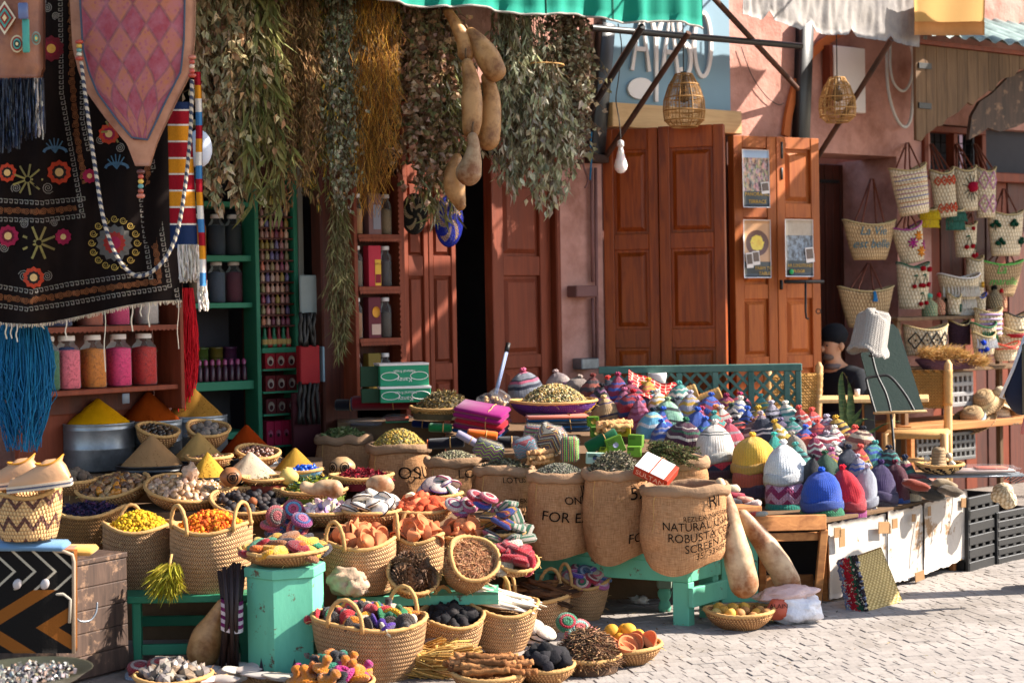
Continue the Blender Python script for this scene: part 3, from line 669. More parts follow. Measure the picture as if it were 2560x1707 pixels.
cable('brown_cable','brown cable drooping down the pink pier beside the bracket',spl([FP(1480,310,.04),FP(1462,360,.04),FP(1458,410,.04),FP(1470,450,.06),FP(1462,470,.06)]),.006,cbm)
wcab=gm('white_cable_sheath',H('c9c6c0'),rough=.5,bump=0)
cable('looped_cable','grey cable looping low on the pink wall beside the plank valance',spl([FP(2216,110,.06),FP(2220,220,.06),FP(2238,290,.06),FP(2262,318,.06),FP(2278,290,.06),FP(2283,200,.06),FP(2284,110,.06)]),.012,wcab)
cable('looped_cable','shorter grey cable loop inside the long one on the pink wall',spl([FP(2226,110,.1),FP(2226,170,.1),FP(2236,210,.1),FP(2258,228,.1),FP(2276,205,.1),FP(2282,160,.1),FP(2280,110,.1)]),.01,wcab)
cable('looped_cable','thick white cable hook at the corner of the plank valance',spl([FP(2278,110,.25),FP(2286,145,.25),FP(2298,163,.25),FP(2310,140,.25),FP(2313,90,.25)]),.015,wcab)
cable('thin_wire','thin wire sagging over the sunlit plaster by the sign',spl([FP(1853,118,.02),FP(1880,190,.02),FP(1915,240,.02),FP(1945,262,.02),FP(1960,258,.02)]),.003,wire_d)
# -- neighbour building on the right
nb=thing('neighbour_building','pink neighbour building with plank valance, barred window and brown doors','building',FA,FANG)
ue=U(2620,0)+3.5
wall(uo[2305]+.002,U(2330),0,4.2,.002,.35,par=nb);wall(U(2330),ue,UZ(2400,315)[1],4.2,.002,.35,par=nb)
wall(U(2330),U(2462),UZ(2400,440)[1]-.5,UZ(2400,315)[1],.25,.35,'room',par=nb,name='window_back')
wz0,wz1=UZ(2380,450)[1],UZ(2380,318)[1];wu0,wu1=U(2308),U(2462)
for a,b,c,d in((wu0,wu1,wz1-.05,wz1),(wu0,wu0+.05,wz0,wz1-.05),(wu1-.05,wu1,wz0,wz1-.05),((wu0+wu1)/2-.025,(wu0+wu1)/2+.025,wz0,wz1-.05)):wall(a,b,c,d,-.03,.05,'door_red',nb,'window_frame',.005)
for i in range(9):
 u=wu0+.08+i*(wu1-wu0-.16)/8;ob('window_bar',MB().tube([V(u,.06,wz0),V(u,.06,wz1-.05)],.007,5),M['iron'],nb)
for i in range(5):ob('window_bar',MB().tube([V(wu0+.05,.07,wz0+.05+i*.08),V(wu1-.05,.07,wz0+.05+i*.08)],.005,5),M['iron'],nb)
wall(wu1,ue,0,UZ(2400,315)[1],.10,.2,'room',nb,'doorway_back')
for i in range(14):
 u=U(2330)+i*.135;wall(u,u+.131,0,UZ(2400,440)[1],.03-.008*(i%2),.099,'plank_dark' if i%3 else 'door_red',nb,'door_plank',.004)
wall(U(2325),U(2600),UZ(2400,452)[1],UZ(2400,428)[1],-.04,.02,'door_red',nb,'door_rail',.006)
jag=[(2290,350),(2306,346),(2330,320),(2352,312),(2380,284),(2396,282),(2412,255),(2436,258),(2466,225),(2480,228),(2510,190),(2528,195),(2545,175),(2570,165)]
def jy(x):
 for(x0,y0),(x1,y1)in zip(jag,jag[1:]):
  if x0<=x<=x1:return y0+(y1-y0)*(x-x0)/(x1-x0)
 return jag[-1][1]
WV=.6
xs=[2290+26*i for i in range(13)]
for x0,x1 in zip(xs,xs[1:]):
 u0,u1=U(x0,WV,250)+.002,U(x1,WV,250)-.002;zt=UZ(2300,112,WV)[1]
 mid=(x0+x1)/2;pts=[(u0,UZ(x0,jy(x0),WV)[1]),(u0+(u1-u0)*.5,UZ(mid,jy(mid)+6,WV)[1]),(u1,UZ(x1,jy(x1),WV)[1]),(u1,zt),(u0,zt)]
 ob('valance_plank',MB().poly(pts,.025,TR((0,-WV,0))),M['plank_grey'],nb,smooth=False)
for y in(164,264):a=UZ(2295,y,WV);wall(a[0],a[0]+.13,a[1]-.02,a[1]+.02,-WV-.012,-WV-.001,'iron',nb,'iron_strap')
wall(U(2290,WV,110),ue,UZ(2300,112,WV)[1]+.002,UZ(2300,104,WV)[1]+.01,-WV-.03,-WV+.03,'door_red',nb,'eaves_board')
sh=MB()
for i in range(int((ue-U(2290,WV))/.1)):
 pass
z0r=UZ(2300,102,WV)[1]+.03
ob('roof_sheet',MB().slab(160,6,lambda a,b:V(U(2290,WV)-.05+(ue-U(2290,WV))*a,-WV-.12+b*(WV+.1),z0r+b*.32+.018*math.sin(a*220)),(0,0,.006)),gm('teal_roof_sheet',H('8a9c96'),rough=.6,spec=.3,col2=H('50605c'),c2s=4),nb)
pts=[(2422,350),(2430,290),(2450,255),(2480,235),(2520,195),(2575,170),(2575,300),(2540,318),(2500,330),(2470,320),(2450,335)]
pq=[UZ(x,y,.35)for x,y in pts]
ob('dark_valance_board',MB().poly(pq,.03,TR((0,-.35,0))),M['box_wood'],nb,smooth=False)
sheet=ob('amber_sheet',MB().slab(20,14,lambda a,b:FP(2284+178*a,-30+118*b,1.0)+FN*.015*math.sin(a*9+b),FN*-.003),M['canvas_orange'])
tag(sheet,'amber cloth sheet with a brown hem hanging at the top right','cloth sheet')
ob('hem_band',MB().slab(20,2,lambda a,b:FP(2284+178*a,55+34*b,1.006)+FN*.015*math.sin(a*9+.5),FN*-.002),gm('brown_hem',H('a8703c'),rough=.9),sheet)
far=thing('far_building','distant pinkish building behind the roofs at the top right','building',(0,0,0))
ob('wall',MB().box((9.2,24,4),(6,6,8)),M['plaster_far'],far,smooth=False)
ob('roof_edge',MB().slab(40,4,lambda a,b:V(6.0+a*4,20.8-b*.1,5.15-a*.4+.02*math.sin(a*60)+b*.25),(0,.2,0)),gm('weathered_tin',H('a9c4c0'),rough=.5),far)
# -- hanging dried herbs
def lmat(p,d,tw):
 y=d.normalized();x=y.cross(V(math.cos(tw),math.sin(tw),.3)).normalized();z=x.cross(y)
 return Matrix(((x.x,y.x,z.x,p.x),(x.y,y.y,z.y,p.y),(x.z,y.z,z.z,p.z),(0,0,0,1)))
def bunch(label,x0,x1,y0,y1,kind,cols,n,L,W,w_=.7,drift=0,nst=26,prof=None,r=None):
 r=random.Random(int(x0*7+y1));cx=(x0+x1)/2
 top=FP(cx-drift,y0,w_);bot=FP(cx+drift,y1,w_);k=1/sof(top);hw=(x1-x0)/2*k*1.28;n=int(n*1.75);nst=int(nst*1.5)
 t=thing('herb_bunch',label,'herbs',top,group='dried herb bunches hanging under the green awning')
 prof=prof or[(0,.75),(.25,.95),(.6,1),(.85,.8),(1,.35)]
 def pr(q):
  for(a,b),(c,d)in zip(prof,prof[1:]):
   if a<=q<=c:return b+(d-b)*(q-a)/(c-a)
  return prof[-1][1]
 ax=bot-top;st=MB();lv=MB();stems=[]
 for i in range(nst):
  a=r.uniform(0,2*pi);q=math.sqrt(r.random());ln=r.uniform(.45,1.0)
  def pos(t_,a=a,q=q,ln=ln):
   tt=t_*ln;rr_=hw*pr(tt)*q
   return ax*tt+FE*math.cos(a)*rr_-FN*math.sin(a)*rr_*.55+V(0,0,.0)
  pts=[pos(j/6)+V(r.uniform(-1,1),r.uniform(-1,1),0)*hw*.08 for j in range(7)]
  st.tube(pts,[.003,.003,.0025,.002,.002,.0016,.001],3,cap=False,col=jit(H('6b5236')));stems.append(pts)
 for i in range(n):
  pts=r.choice(stems);f=5.99*r.random()**.8;j=int(f);p=pts[j].lerp(pts[j+1],f-j)
  a=r.uniform(0,2*pi);tl=r.choice([r.uniform(.1,.5),r.uniform(.3,1.3)])if kind!='fine' else r.uniform(.0,.5)
  d=V(math.cos(a)*tl,math.sin(a)*tl*.8-.12,-1)
  if kind=='round':d=V(math.cos(a),math.sin(a)-.1,r.uniform(-1.2,.3))
  c=tuple(min(.9,q*1.0)for q in jit(r.choice(cols),.3,r));s_=r.uniform(.65,1.3)
  if kind=='fine':
   q=p+V(r.uniform(-1,1),r.uniform(-1,1)*.6,0)*hw*.35;b=q+d.normalized()*L*s_;m_=(q+b)/2+V(r.uniform(-1,1),r.uniform(-1,1),0)*L*.25
   lv.tube([q,m_,b],W,3,cap=False,col=c)
  else:
   p=p+V(r.uniform(-1,1),r.uniform(-1,1),0)*.008
   lv.leaf(lmat(p,d,r.uniform(0,6.28)),L*s_,W*s_*r.uniform(.8,1.2),r.uniform(-.35,.35),r.uniform(.05,.4),c)
 for i in range(int(n*.06)):
  pts=r.choice(stems);p=pts[r.randrange(2,6)];a=r.uniform(0,6.28);d=V(math.cos(a),math.sin(a)*.7,r.uniform(-1.4,.1)).normalized()*hw*r.uniform(.4,.9);st.tube([p,p+d*.6,p+d+V(0,0,-.03)],.0016,3,None,H('6b5236'),False)
  for j in range(3):
   lv.leaf(lmat(p+d*r.uniform(.5,1)+V(0,0,-.02*r.random()),V(r.uniform(-.7,.7),r.uniform(-.7,.7),-1),r.uniform(0,6)),L*r.uniform(.6,1.1),W*r.uniform(1,1.5),r.uniform(-.4,.4),.3,tuple(min(.9,q*1.3)for q in jit(r.choice(cols),.2,r)))
 ob('stems',st,M['vc'],t);tag(ob('foliage',lv,M['leaf'],t,smooth=kind=='fine'),None,None,None,'stuff')
 ob('tie',MB().tube([FE*hw*.5*math.cos(i*.5)-FN*hw*.3*math.sin(i*.5)+ax*.03 for i in range(14)],.004,5),M['rope'],t)
 return t
pale=[H('b3a07c'),H('9a8a66'),H('86805e'),H('cbb892'),H('a8825e')];grn=[H('74723e'),H('86804c'),H('615c34'),H('968f5a')]
gry=[H('7d7f62'),H('94927a'),H('686a50'),H('a39a80')];tan_=[H('a8845a'),H('8a6a44'),H('94744a'),H('6f5636')]
pnk=[H('a88468'),H('8a6a50'),H('bda088'),H('745a44'),H('8a7a56'),H('6b6a44')];eu=[H('a8a68a'),H('94927a'),H('c2bea6'),H('7d7a5c')]
dk_=[H('6b5a48'),H('84705a'),H('544636'),H('a3907a'),H('7d6c58')]
bunch('bunch of broad pale dried leaves beside the hanging textiles',492,655,-70,540,'leaf',pale,1500,.062,.026)
bunch('bunch of long olive green leaves hanging second from the textiles',600,715,-60,545,'leaf',grn,420,.14,.021,w_=.78,prof=[(0,.3),(.3,.55),(.7,.9),(1,.8)])
bunch('brown needle-leaved dried bunch left of the yellow flecked one',690,790,-60,530,'leaf',tan_,2400,.045,.008)
bunch('olive slender-leaved bunch flecked with yellow buds',755,870,-60,540,'leaf',grn+tan_[:2]+[H('c9a23c')],1700,.062,.010,w_=.66)
bunch('grey-green small-leaved bunch beside the golden tangle',815,905,-60,535,'leaf',gry,1500,.03,.018,w_=.74)
bunch('golden brown tangle of fine dried twigs',880,985,-60,505,'fine',[H('a8702c'),H('c28a3c'),H('8a5a24'),H('dca444')],2300,.10,.0011,w_=.76)
bunch('bunch of pinkish round dried leaves right of the golden tangle',980,1125,-60,540,'round',pnk,1300,.042,.034,w_=.7)
bunch('green willow-leaved bunch partly behind the hanging gourds',1045,1165,-20,560,'leaf',grn+eu,1100,.085,.014,w_=.66,prof=[(0,.5),(.4,.8),(.8,1),(1,.5)])
bunch('silvery eucalyptus bunch right of the hanging gourds',1225,1370,-10,500,'leaf',eu,1500,.07,.017,w_=.7)
bunch('dark dried round-leaved bunch next to the black bracket',1350,1475,-10,470,'round',dk_+eu,1500,.034,.026,w_=.68)
bunch('eucalyptus sprays with broad silver leaves low on the right',1290,1445,150,535,'leaf',eu+[H('c2baa2')],620,.062,.024,w_=.8,prof=[(0,.3),(.4,.9),(.7,.8),(1,.3)])
bunch('long drooping straw-like bunch hanging lower beside the green rack',824,872,470,905,'leaf',[H('6b6a42'),H('7d7850'),H('564f32'),H('8f8862')],800,.075,.006,w_=.6,prof=[(0,.5),(.25,.8),(.6,1),(.85,.6),(1,.25)])
# -- gourds
def skin(pts,radii,n=20,m_=16):
 P3=spl(pts,m_);rs=[v.x for v in spl([V(q,0,0)for q in radii],m_)]
 return P3,[max(.0008,q)for q in rs]
def gourd(label,pts,s_,m_='gourd',name='hanging_gourd',group='gourds hanging in a cluster',stem=True,P_=None):
 w3=[P(x,y,s_)for x,y,r in pts]if not P_ else P_
 rs=[q[2]/s_ for q in pts]
 d0=(w3[0]-w3[1]).normalized();d1=(w3[-1]-w3[-2]).normalized()
 A=[];B=[]
 for q,u in((.98,.2),(.86,.5),(.6,.8),(.25,.97)):pass
 path,rad_=skin(w3,rs)
 for q in(.3,.6,.8,.93,.985,1):path.append(w3[-1]+d1*rs[-1]*q);rad_.append(rs[-1]*math.sqrt(max(0,1-q*q))+.0006)
 for q in(.4,.75,.95,1):path.insert(0,w3[0]+d0*rs[0]*q);rad_.insert(0,rs[0]*math.sqrt(max(0,1-q*q))+.0006)
 o=w3[-1];mb=MB().tube([p-o for p in path],rad_,22,cap=False)
 for i,v in enumerate(mb.v):
  k=noise.noise(Vector(v)*14+o)*.004;mb.v[i]=(v[0]+k,v[1]+k,v[2])
 t=ob(name,mb,M[m_],None,o);tag(t,label,'gourd',group)
 if stem:ob('stalk',MB().tube([path[0]-o,path[0]-o+d0*.03+V(.004,0,0),path[0]-o+d0*.05+V(.01,0,.006)],[.008,.006,.005],6),M['plank_grey'],t)
 return t
sg_=462
gourd('topmost hanging gourd with a long greenish neck',[(1120,30,12),(1140,62,15),(1158,100,20),(1166,135,21)],sg_)
gourd('large tan gourd leaning right at the top of the hanging cluster',[(1178,84,15),(1196,108,24),(1220,145,31),(1236,176,29)],sg_)
gourd('smooth long gourd in the middle of the hanging cluster',[(1168,160,14),(1178,205,22),(1180,260,27),(1180,300,26),(1178,326,22)],sg_+4)
gourd('greyish gourd hanging lowest on the right of the cluster',[(1216,195,14),(1228,240,22),(1226,300,28),(1220,348,29)],sg_-2)
gourd('speckled pear-shaped gourd with a bulbous base',[(1182,345,14),(1184,368,17),(1180,400,25),(1172,432,33)],sg_+8,'gourd_pale')
gourd('orange brown gourd with pointed tip at the bottom of the cluster',[(1142,395,12),(1134,430,22),(1136,465,27),(1146,498,20),(1150,512,15)],sg_)
# -- hanging textiles at the left
def cs(x,y):return 604-x*.03+5*math.sin(x*.022+.5)+2.5*math.sin(x*.06+y*.004)+1.5*math.sin(y*.012)
def cbot(x):return 803+10*math.sin((x+20)*.012)-max(0,x-60)*.115
tx=thing('embroidered_hanging','black textile with embroidered flowers hanging at the left edge','textile',P(200,400,604))
TO=TR(-tx.location)
tm=MB().slab(70,90,lambda a,b:P(-60+515*a,-40+b*(cbot(-60+515*a)+40),cs(-60+515*a,-40+b*840)),(0,.006,0),TO)
ob('cloth',tm,gm('black_velvet',H('120c0b'),var=.25,sc_=5,rough=.95,bump=.3,bsc=90,spec=.1,col2=H('1c1310'),c2s=3,Sheen_Weight=.1,Sheen_Tint=(*H('6b5040'),1)),tx)
thread=gm('embroidery_thread',src='vc',var=.25,sc_=80,rough=.8,bump=.6,bsc=260,bd=.002,rv=0)
def E(x,y,k=.5):return P(x,y,cs(x,y)+k)
def ribbon(mb,pts,wd,col):
 q=[V(x,y)for x,y in pts];n=len(q)
 for i in range(n-1):
  t=(q[i+1]-q[i]);
  if t.length<1e-6:continue
  t.normalize();nn=V(-t.y,t.x)*wd/2;a,b=q[i]-t*wd*.2,q[i+1]+t*wd*.2
  mb.add([E(*(a+nn)),E(*(a-nn)),E(*(b-nn)),E(*(b+nn))],[(0,1,2,3)],None,jit(col,.15),TO)
def spiral(mb,cx,cy,r,turns,wd,col,a0=0,dirn=1):ribbon(mb,[(cx+r*(1-i/(turns*10))*math.cos(a0+dirn*i*.628),cy+r*(1-i/(turns*10))*math.sin(a0+dirn*i*.628))for i in range(int(turns*10))],wd,col)
def along(path,step):
 q=[V(*p)for p in path];out=[];acc=0
 for a,b in zip(q,q[1:]):
  L=(b-a).length;t=(b-a)/L
  while acc<L:out.append((a+t*acc,t));acc+=step
  acc-=L
 return out
bd=MB();wh=H('736b62');br=H('6b3d1e')
def meander(path):
 for p,t in along(path,13):
  n_=V(-t.y,t.x);f=lambda a,b:tuple(p+t*a+n_*b)
  ribbon(bd,[f(0,-5),f(9,-5),f(9,4),f(3,4),f(3,0)],2.4,wh)
def scrolls(path,r=9):
 for i,(p,t)in enumerate(along(path,2.4*r)):
  spiral(bd,p.x,p.y,r,2.4,2.4,br,i,1 if i%2 else-1)
  n_=V(-t.y,t.x);pts=[tuple(p+t*(r+k*1.6)+n_*(6 if k%2 else-6))for k in range(6)];ribbon(bd,pts,2,br)
for pth in([(-30,712),(77,730),(172,711),(287,695),(372,684)],[(-30,760),(67,774),(172,759),(287,739),(415,720)],[(352,495),(362,590),(376,690)],[(380,400),(398,540),(424,720)],[(150,-20),(153,230),(170,330),(204,530)],[(205,200),(205,300),(222,380)],[(-30,500),(100,508),(204,498)],[(-30,548),(100,552),(206,540)],[(440,720),(446,760)]):meander(pth)
for pth in([(-20,738),(67,752),(172,735),(287,717),(400,703)],[(368,400),(380,560),(398,690)],[(178,-10),(180,200),(192,340),(212,460)],[(-20,524),(100,530),(190,520)]):scrolls(pth)
def sprig(cx,cy,n,r,col,wd=5,a0=0):
 for i in range(n):
  a=a0+2*pi*i/n;ribbon(bd,[(cx+math.cos(a)*r*.2,cy+math.sin(a)*r*.2),(cx+math.cos(a)*r,cy+math.sin(a)*r)],wd,col)
bg_=H('7a6c3c');bl=H('3d5a70')
sprig(69,449,9,38,bg_,5);sprig(97,607,8,42,bg_,6,.4);sprig(280,330,6,30,bg_,5)
for(x,y,r_)in((120,470,15),(60,690,15),(118,690,13),(10,620,13),(60,560,12),(135,558,10),(40,470,13),(300,370,12),(250,350,12),(118,20,12),(140,40,10),(105,5,11)):spiral(bd,x,y,r_,2.6,2.2,wh,x)
for(x,y)in((138,372),(292,412)):
 for i in range(5):a=-2.6+i*.45;ribbon(bd,[(x,y+10),(x+math.cos(a)*26,y+math.sin(a)*26)],3,bl)
 ribbon(bd,arc(x,y+8,28,12,0,pi,8),7,bl)
tag(ob('embroidered_border',bd,thread,tx,smooth=False),None,None,None,'stuff')
def flower(x,y,r,c1,c2,c3,n=10):
 f=MB();ring=lambda q,k=0:[E(x+q*(1+(.12 if i%2 else-.05)*k)*math.cos(i*pi/n),y+q*(1+(.12 if i%2 else-.05)*k)*math.sin(i*pi/n),.7+(r-q)*.015)for i in range(2*n)]
 a,b,c,d=ring(r,1),ring(r*.62,1),ring(r*.38),ring(.3)
 m_=2*n
 for A_,B_,cc in((a,b,c1),(b,c,c2),(c,d,c3)):f.add(A_+B_,[(i,(i+1)%m_,m_+(i+1)%m_,m_+i)for i in range(m_)],None,cc,TO)
 ob('embroidered_flower',f,thread,tx,smooth=False)
og,mg,yl,bk=H('a8351a'),H('8a1136'),H('c9a46a'),H('1c1311')
for q in((148,431,28,og,bk,yl),(20,590,25,mg,H('5a0a20'),yl),(158,592,19,mg,mg,yl),(84,694,25,og,bk,yl),(18,432,22,og,bk,yl),(272,335,24,og,mg,yl),(224,440,17,mg,mg,yl),(128,122,30,H('5a0a18'),H('6b0a1c'),H('b98a3c'))):flower(*q)
flower(286,607,42,H('5c5650'),H('94281e'),H('9a1a3a'),14)
md_=MB()
for i in range(16):
 a=2*pi*i/16;x,y,q=286+57*math.cos(a),607+60*math.sin(a),11
 for j in range(24):
  t0,t1=j*.55,(j+1)*.55;r0,r1=q*(1-j/26),q*(1-(j+1)/26)
  md_.add([E(x+r0*math.cos(t0),y+r0*math.sin(t0),.8),E(x+r0*.72*math.cos(t0),y+r0*.72*math.sin(t0),.8),E(x+r1*.72*math.cos(t1),y+r1*.72*math.sin(t1),.8),E(x+r1*math.cos(t1),y+r1*math.sin(t1),.8)],[(0,1,2,3)],None,jit(H('a3843e')),TO)
tag(ob('spiral_medallion',md_,thread,tx,smooth=False),None,None,None,'stuff')
fm=MB()
for i in range(300):
 x=-50+505*i/300;y=cbot(x);p=P(x,y-2,cs(x,y));fm.tube([p,p+V(R.uniform(-.004,.004),R.uniform(-.008,.004),-R.uniform(.008,.02))],.0014,3,TO,jit(H('d8c4a8')),cap=False)
for x,L in((15,40),(28,38),(42,45),(108,14),(165,48),(262,152),(330,65),(372,60),(445,120),(352,32)):
 y=cbot(x);fm.tube([E(x+2*math.sin(i*1.3),y+L*i/6)for i in range(7)],.003 if L<100 else .002,4,TO,jit(H('d8c8b0')),cap=False)
tag(ob('fringe',fm,M['vc'],tx),None,None,None,'stuff')
KS=648
Lf=[(-40,172),(0,174),(120,181),(180,196),(232,217),(300,266),(362,318),(420,340)];Rf=[(-40,492),(0,488),(100,486),(180,478),(250,442),(345,397),(362,390),(420,372)]
def li(tb,y):
 for(a,b),(c,d)in zip(tb,tb[1:]):
  if a<=y<=c:return b+(d-b)*(y-a)/(c-a)
 return tb[-1][1]
kb=thing('pointed_bag','faded red patterned saddle bag with a pointed leather tip and beads','bag',P(330,200,KS));KO=TR(-kb.location)
def ks(x,y):return KS+7*math.sin((x-180)/310*pi)-.02*y
def kilim():
 n=NT('faded_patterned_hide');o=n.xyz(n.co('UV'));x,y=o[0],o[1]
 nz=n.noise(n.co('UV'),.03,5,.65);d1=n.ma('ADD',n.ma('DIVIDE',x,78),n.ma('DIVIDE',y,100));d2=n.ma('SUBTRACT',n.ma('DIVIDE',x,78),n.ma('DIVIDE',y,100))
 e=n.ma('MINIMUM',n.ma('ABSOLUTE',n.ma('SUBTRACT',n.ma('FRACT',d1),.5)),n.ma('ABSOLUTE',n.ma('SUBTRACT',n.ma('FRACT',d2),.5)))
 ck=n.ma('FRACT',n.ma('MULTIPLY',n.ma('ADD',n.ma('FLOOR',n.ma('ADD',d1,.5)),n.ma('FLOOR',n.ma('ADD',d2,.5))),.5))
 c=n.mix(n.ma('GREATER_THAN',ck,.25),H('8e2f3c'),H('a65f3c'));c=n.mix(n.ramp(n.voro(n.co('UV'),.07),[(.2,.6),(.35,0)]),c,H('7a2a48'))
 c=n.mix(n.ma('MULTIPLY',n.ma('LESS_THAN',e,.06),n.ma('MULTIPLY',nz,1.2)),c,H('4a3436'));c=n.mix(n.ramp(nz,[(.35,0),(.7,.9)]),c,n.mix(n.noise(n.co('UV'),.012,3),H('7d3040'),H('b8707a')))
 return n.fin(c,.55,n.noise(n.co(),60,4),.5,.003,.4)
def kfn(m0,m1):
 def f(a,b):
  y=-40+455*b;l,r_=li(Lf,y),li(Rf,y);x=l+(r_-l)*(m0+(m1-m0)*a);return P(x,y,ks(x,y))
 return f
mbk=MB();
def kin(a,b):
 y=-40+390*b;l,r_=li(Lf,y),li(Rf,y);q=min(26,(r_-l)*.3);x=l+q+(r_-l-2*q)*a;return P(x,y,ks(x,y)+.9)
mbk.slab(30,50,kin,(0,.004,0),KO,310,390);ob('patterned_field',mbk,kilim(),kb)
hide=gm('pale_hide',H('b07a5c'),var=.2,sc_=14,rough=.5,bump=.4,bsc=50,bd=.004,col2=H('8a5238'),c2s=5,spec=.4)
ob('leather_body',MB().slab(30,50,kfn(0,1),(0,.02,0),KO),hide,kb)
pip=[(li(Lf,y)+min(26,(li(Rf,y)-li(Lf,y))*.3),y)for y in range(-40,352,12)];pip2=[(li(Rf,y)-min(26,(li(Rf,y)-li(Lf,y))*.3),y)for y in range(350,-41,-12)]
ob('piping',MB().tube([P(x,y,ks(x,y)+1.4)for x,y in pip+pip2],.004,6,KO),gm('blue_grey_cord',H('4a5464'),rough=.8,bump=.6,bsc=300),kb)
def beads(par,MO,x,y0,y1,s_,cols,r=.014):
 n=len(cols)
 for i,c in enumerate(cols):
  y=y0+(y1-y0)*(i+.5)/n;h=(y1-y0)/n/s_*.52;k=1.2 if i in(0,n-1)else .8
  ob('bead',MB().lathe([(.003,-h),(r*k*.8,-h*.7),(r*k,0),(r*k*.8,h*.7),(.003,h)],14),M['oc_gloss'],par,MO@P(x,y,s_),color=c)
rd_,yl_,gn_=H('a8402e'),H('c9a040'),H('5a8a84')
beads(kb,KO,198,100,152,KS+6,[rd_,yl_,gn_,H('c9bfa8'),rd_]);beads(kb,KO,480,138,195,KS+4,[H('b56a54'),rd_,H('c9a890'),H('b54a3c'),rd_]);beads(kb,KO,352,424,496,KS+4,[H('5a2c24'),rd_,yl_,gn_,H('94442e'),H('b86a54')])
cp=spl([P(x,y,s_)for x,y,s_ in((203,155,654),(216,260,655),(238,420,656),(262,560,658),(298,650,660),(345,690,660),(400,662,660),(440,590,658),(462,470,656),(476,330,655),(480,200,654))],10)
def twist():
 n=NT('twisted_cord');o=n.xyz(n.co('UV'));k=n.ma('FRACT',n.ma('ADD',n.ma('MULTIPLY',o[1],34),n.ma('MULTIPLY',o[0],24)));c=n.mix(n.ma('GREATER_THAN',k,.5),H('b5a48e'),H('3a3c4a'))
 return n.fin(c,.85,k,.6,.004,.2)
ob('twisted_cord',MB().tube(cp,.0075,8,KO),twist(),kb)
po=thing('leather_pouch','brown leather pouch with turquoise strap and dark fringe at left','bag',P(50,100,664));PO=TR(-po.location)
ob('pouch',MB().slab(12,16,lambda a,b:P(-60+168*a-(6 if b>.9 else 0),-40+240*b,662+6*math.sin(a*pi)),(0,.03,0),PO),gm('brown_leather',H('7d4426'),var=.25,sc_=9,rough=.45,bump=.5,bsc=40,col2=H('a8663c'),c2s=4,spec=.45),po)
def plate(x,y,rx,ry,n,cols):
 for i,c in enumerate(cols):
  k=1-i/len(cols);q=[V(*P(x+rx*k*math.cos(2*pi*j/n),y+ry*k*math.sin(2*pi*j/n),671+i*.5))for j in range(n)]
  ob('inlay',MB().add([PO@p for p in q]+[PO@(p+V(0,.004,0))for p in q],[tuple(reversed(range(n)))]+[(j,(j+1)%n,n+(j+1)%n,n+j)for j in range(n)]),M['oc'],po,smooth=False,color=c)
tq=H('4a9484');plate(42,110,16,22,16,[H('c9b48c'),H('8a2c24'),tq,H('1c2024'),H('d8c490')]);plate(90,96,11,17,16,[H('7d8a7c'),H('8a5a3c'),tq,H('d8b860')]);plate(11,45,28,42,4,[H('d8c8a8'),H('8a2c24'),tq,H('8a2c24'),H('d8c490')])
ob('turquoise_strap',MB().box((0,0,0),(.026,.012,.125),.004),M['oc'],po,PO@P(65,90,672),color=tq);ob('strap_buckle',MB().box((0,0,0),(.036,.014,.06),.004),M['oc_gloss'],po,PO@P(58,28,674),color=H('5a6488'))
fm=MB()
for i in range(170):
 x=-40+148*R.random();L=R.uniform(120,195)*(1-.2*(x/100 if x>0 else 0));x2=x+R.uniform(-6,8);c=jit(R.choice([H('141826'),H('1c2436'),H('0d0e14'),H('141826'),H('24304a')]),.3)
 if x>80 and R.random()<.5:c=jit(H('a89a8c'))
 fm.tube([P(x+(x2-x)*j/5+R.uniform(-1,1),196+L*j/5,664+R.uniform(-3,6))for j in range(6)],.0028,4,PO,c,cap=False)
tag(ob('fringe',fm,M['vc_gloss'],po),None,None,None,'stuff')
bs_=thing('striped_band','red and mustard striped woven band with white tassels beside the textile','textile',P(470,450,612));BO=TR(-bs_.location)
st=[];y=0
RED,MUS,WHT,NAV=H('8a1420'),H('c07c1e'),H('c9bfb4'),H('1c2a4a')
seq=[(NAV,.05),(WHT,.012),(RED,.09),(WHT,.012),(MUS,.1),(WHT,.012),(RED,.1),(WHT,.012),(MUS,.1),(WHT,.012),(RED,.1),(WHT,.012),(MUS,.1),(WHT,.012),(RED,.105),(WHT,.012),(NAV,.2)]
for c,l in seq:st.append((min(.999,y),c));y+=l
def stripes_m(name,stops):
 n=NT(name);o=n.xyz(n.co('UV'));c=n.scl(n.ramp(o[1],stops,True),n.ma('MULTIPLY_ADD',n.noise(n.co(),150,3),.6,.7));return n.fin(c,.95,n.noise(n.co(),220,3),.5,.003,.1)
bm_=stripes_m('striped_weave',st)
ob('wide_band',MB().slab(6,40,lambda a,b:P(418+8*b+(58+10*b)*a,255+365*b,610+3*math.sin(a*4)+2*math.sin(b*5)),(0,.005,0),BO),bm_,bs_)
st2=[(i/16,[RED,MUS,WHT,H('3a6a94')][i%4])for i in range(16)]
ob('narrow_band',MB().slab(4,60,lambda a,b:P(484+14*b+17*a+2*math.sin(b*9),180+535*b,622+2*math.sin(a*4)),(0,.006,0),BO),stripes_m('narrow_striped_weave',st2),bs_)
fm=MB()
for(x0,x1,ya,yb,n)in((444,494,612,708,70),(494,516,700,778,40)):
 for i in range(n):
  x=R.uniform(x0,x1);fm.tube([P(x+R.uniform(-2,2)+4*j/4,ya+(yb-ya)*R.uniform(.85,1)*j/4,612+R.uniform(-2,5))for j in range(5)],.003,4,BO,jit(H('d2c6b8')),cap=False)
tag(ob('tassels',fm,M['vc'],bs_),None,None,None,'stuff')
gl=ob('globe_lamp',MB().blob(TR((0,0,0),(0,0,0),(.06,.06,.085)),3,0),gm('milky_globe',H('c2c8d6'),var=.03,rough=.35,bump=0),None,P(497,372,560));tag(gl,'pale milky globe peeking out behind the striped band','globe')
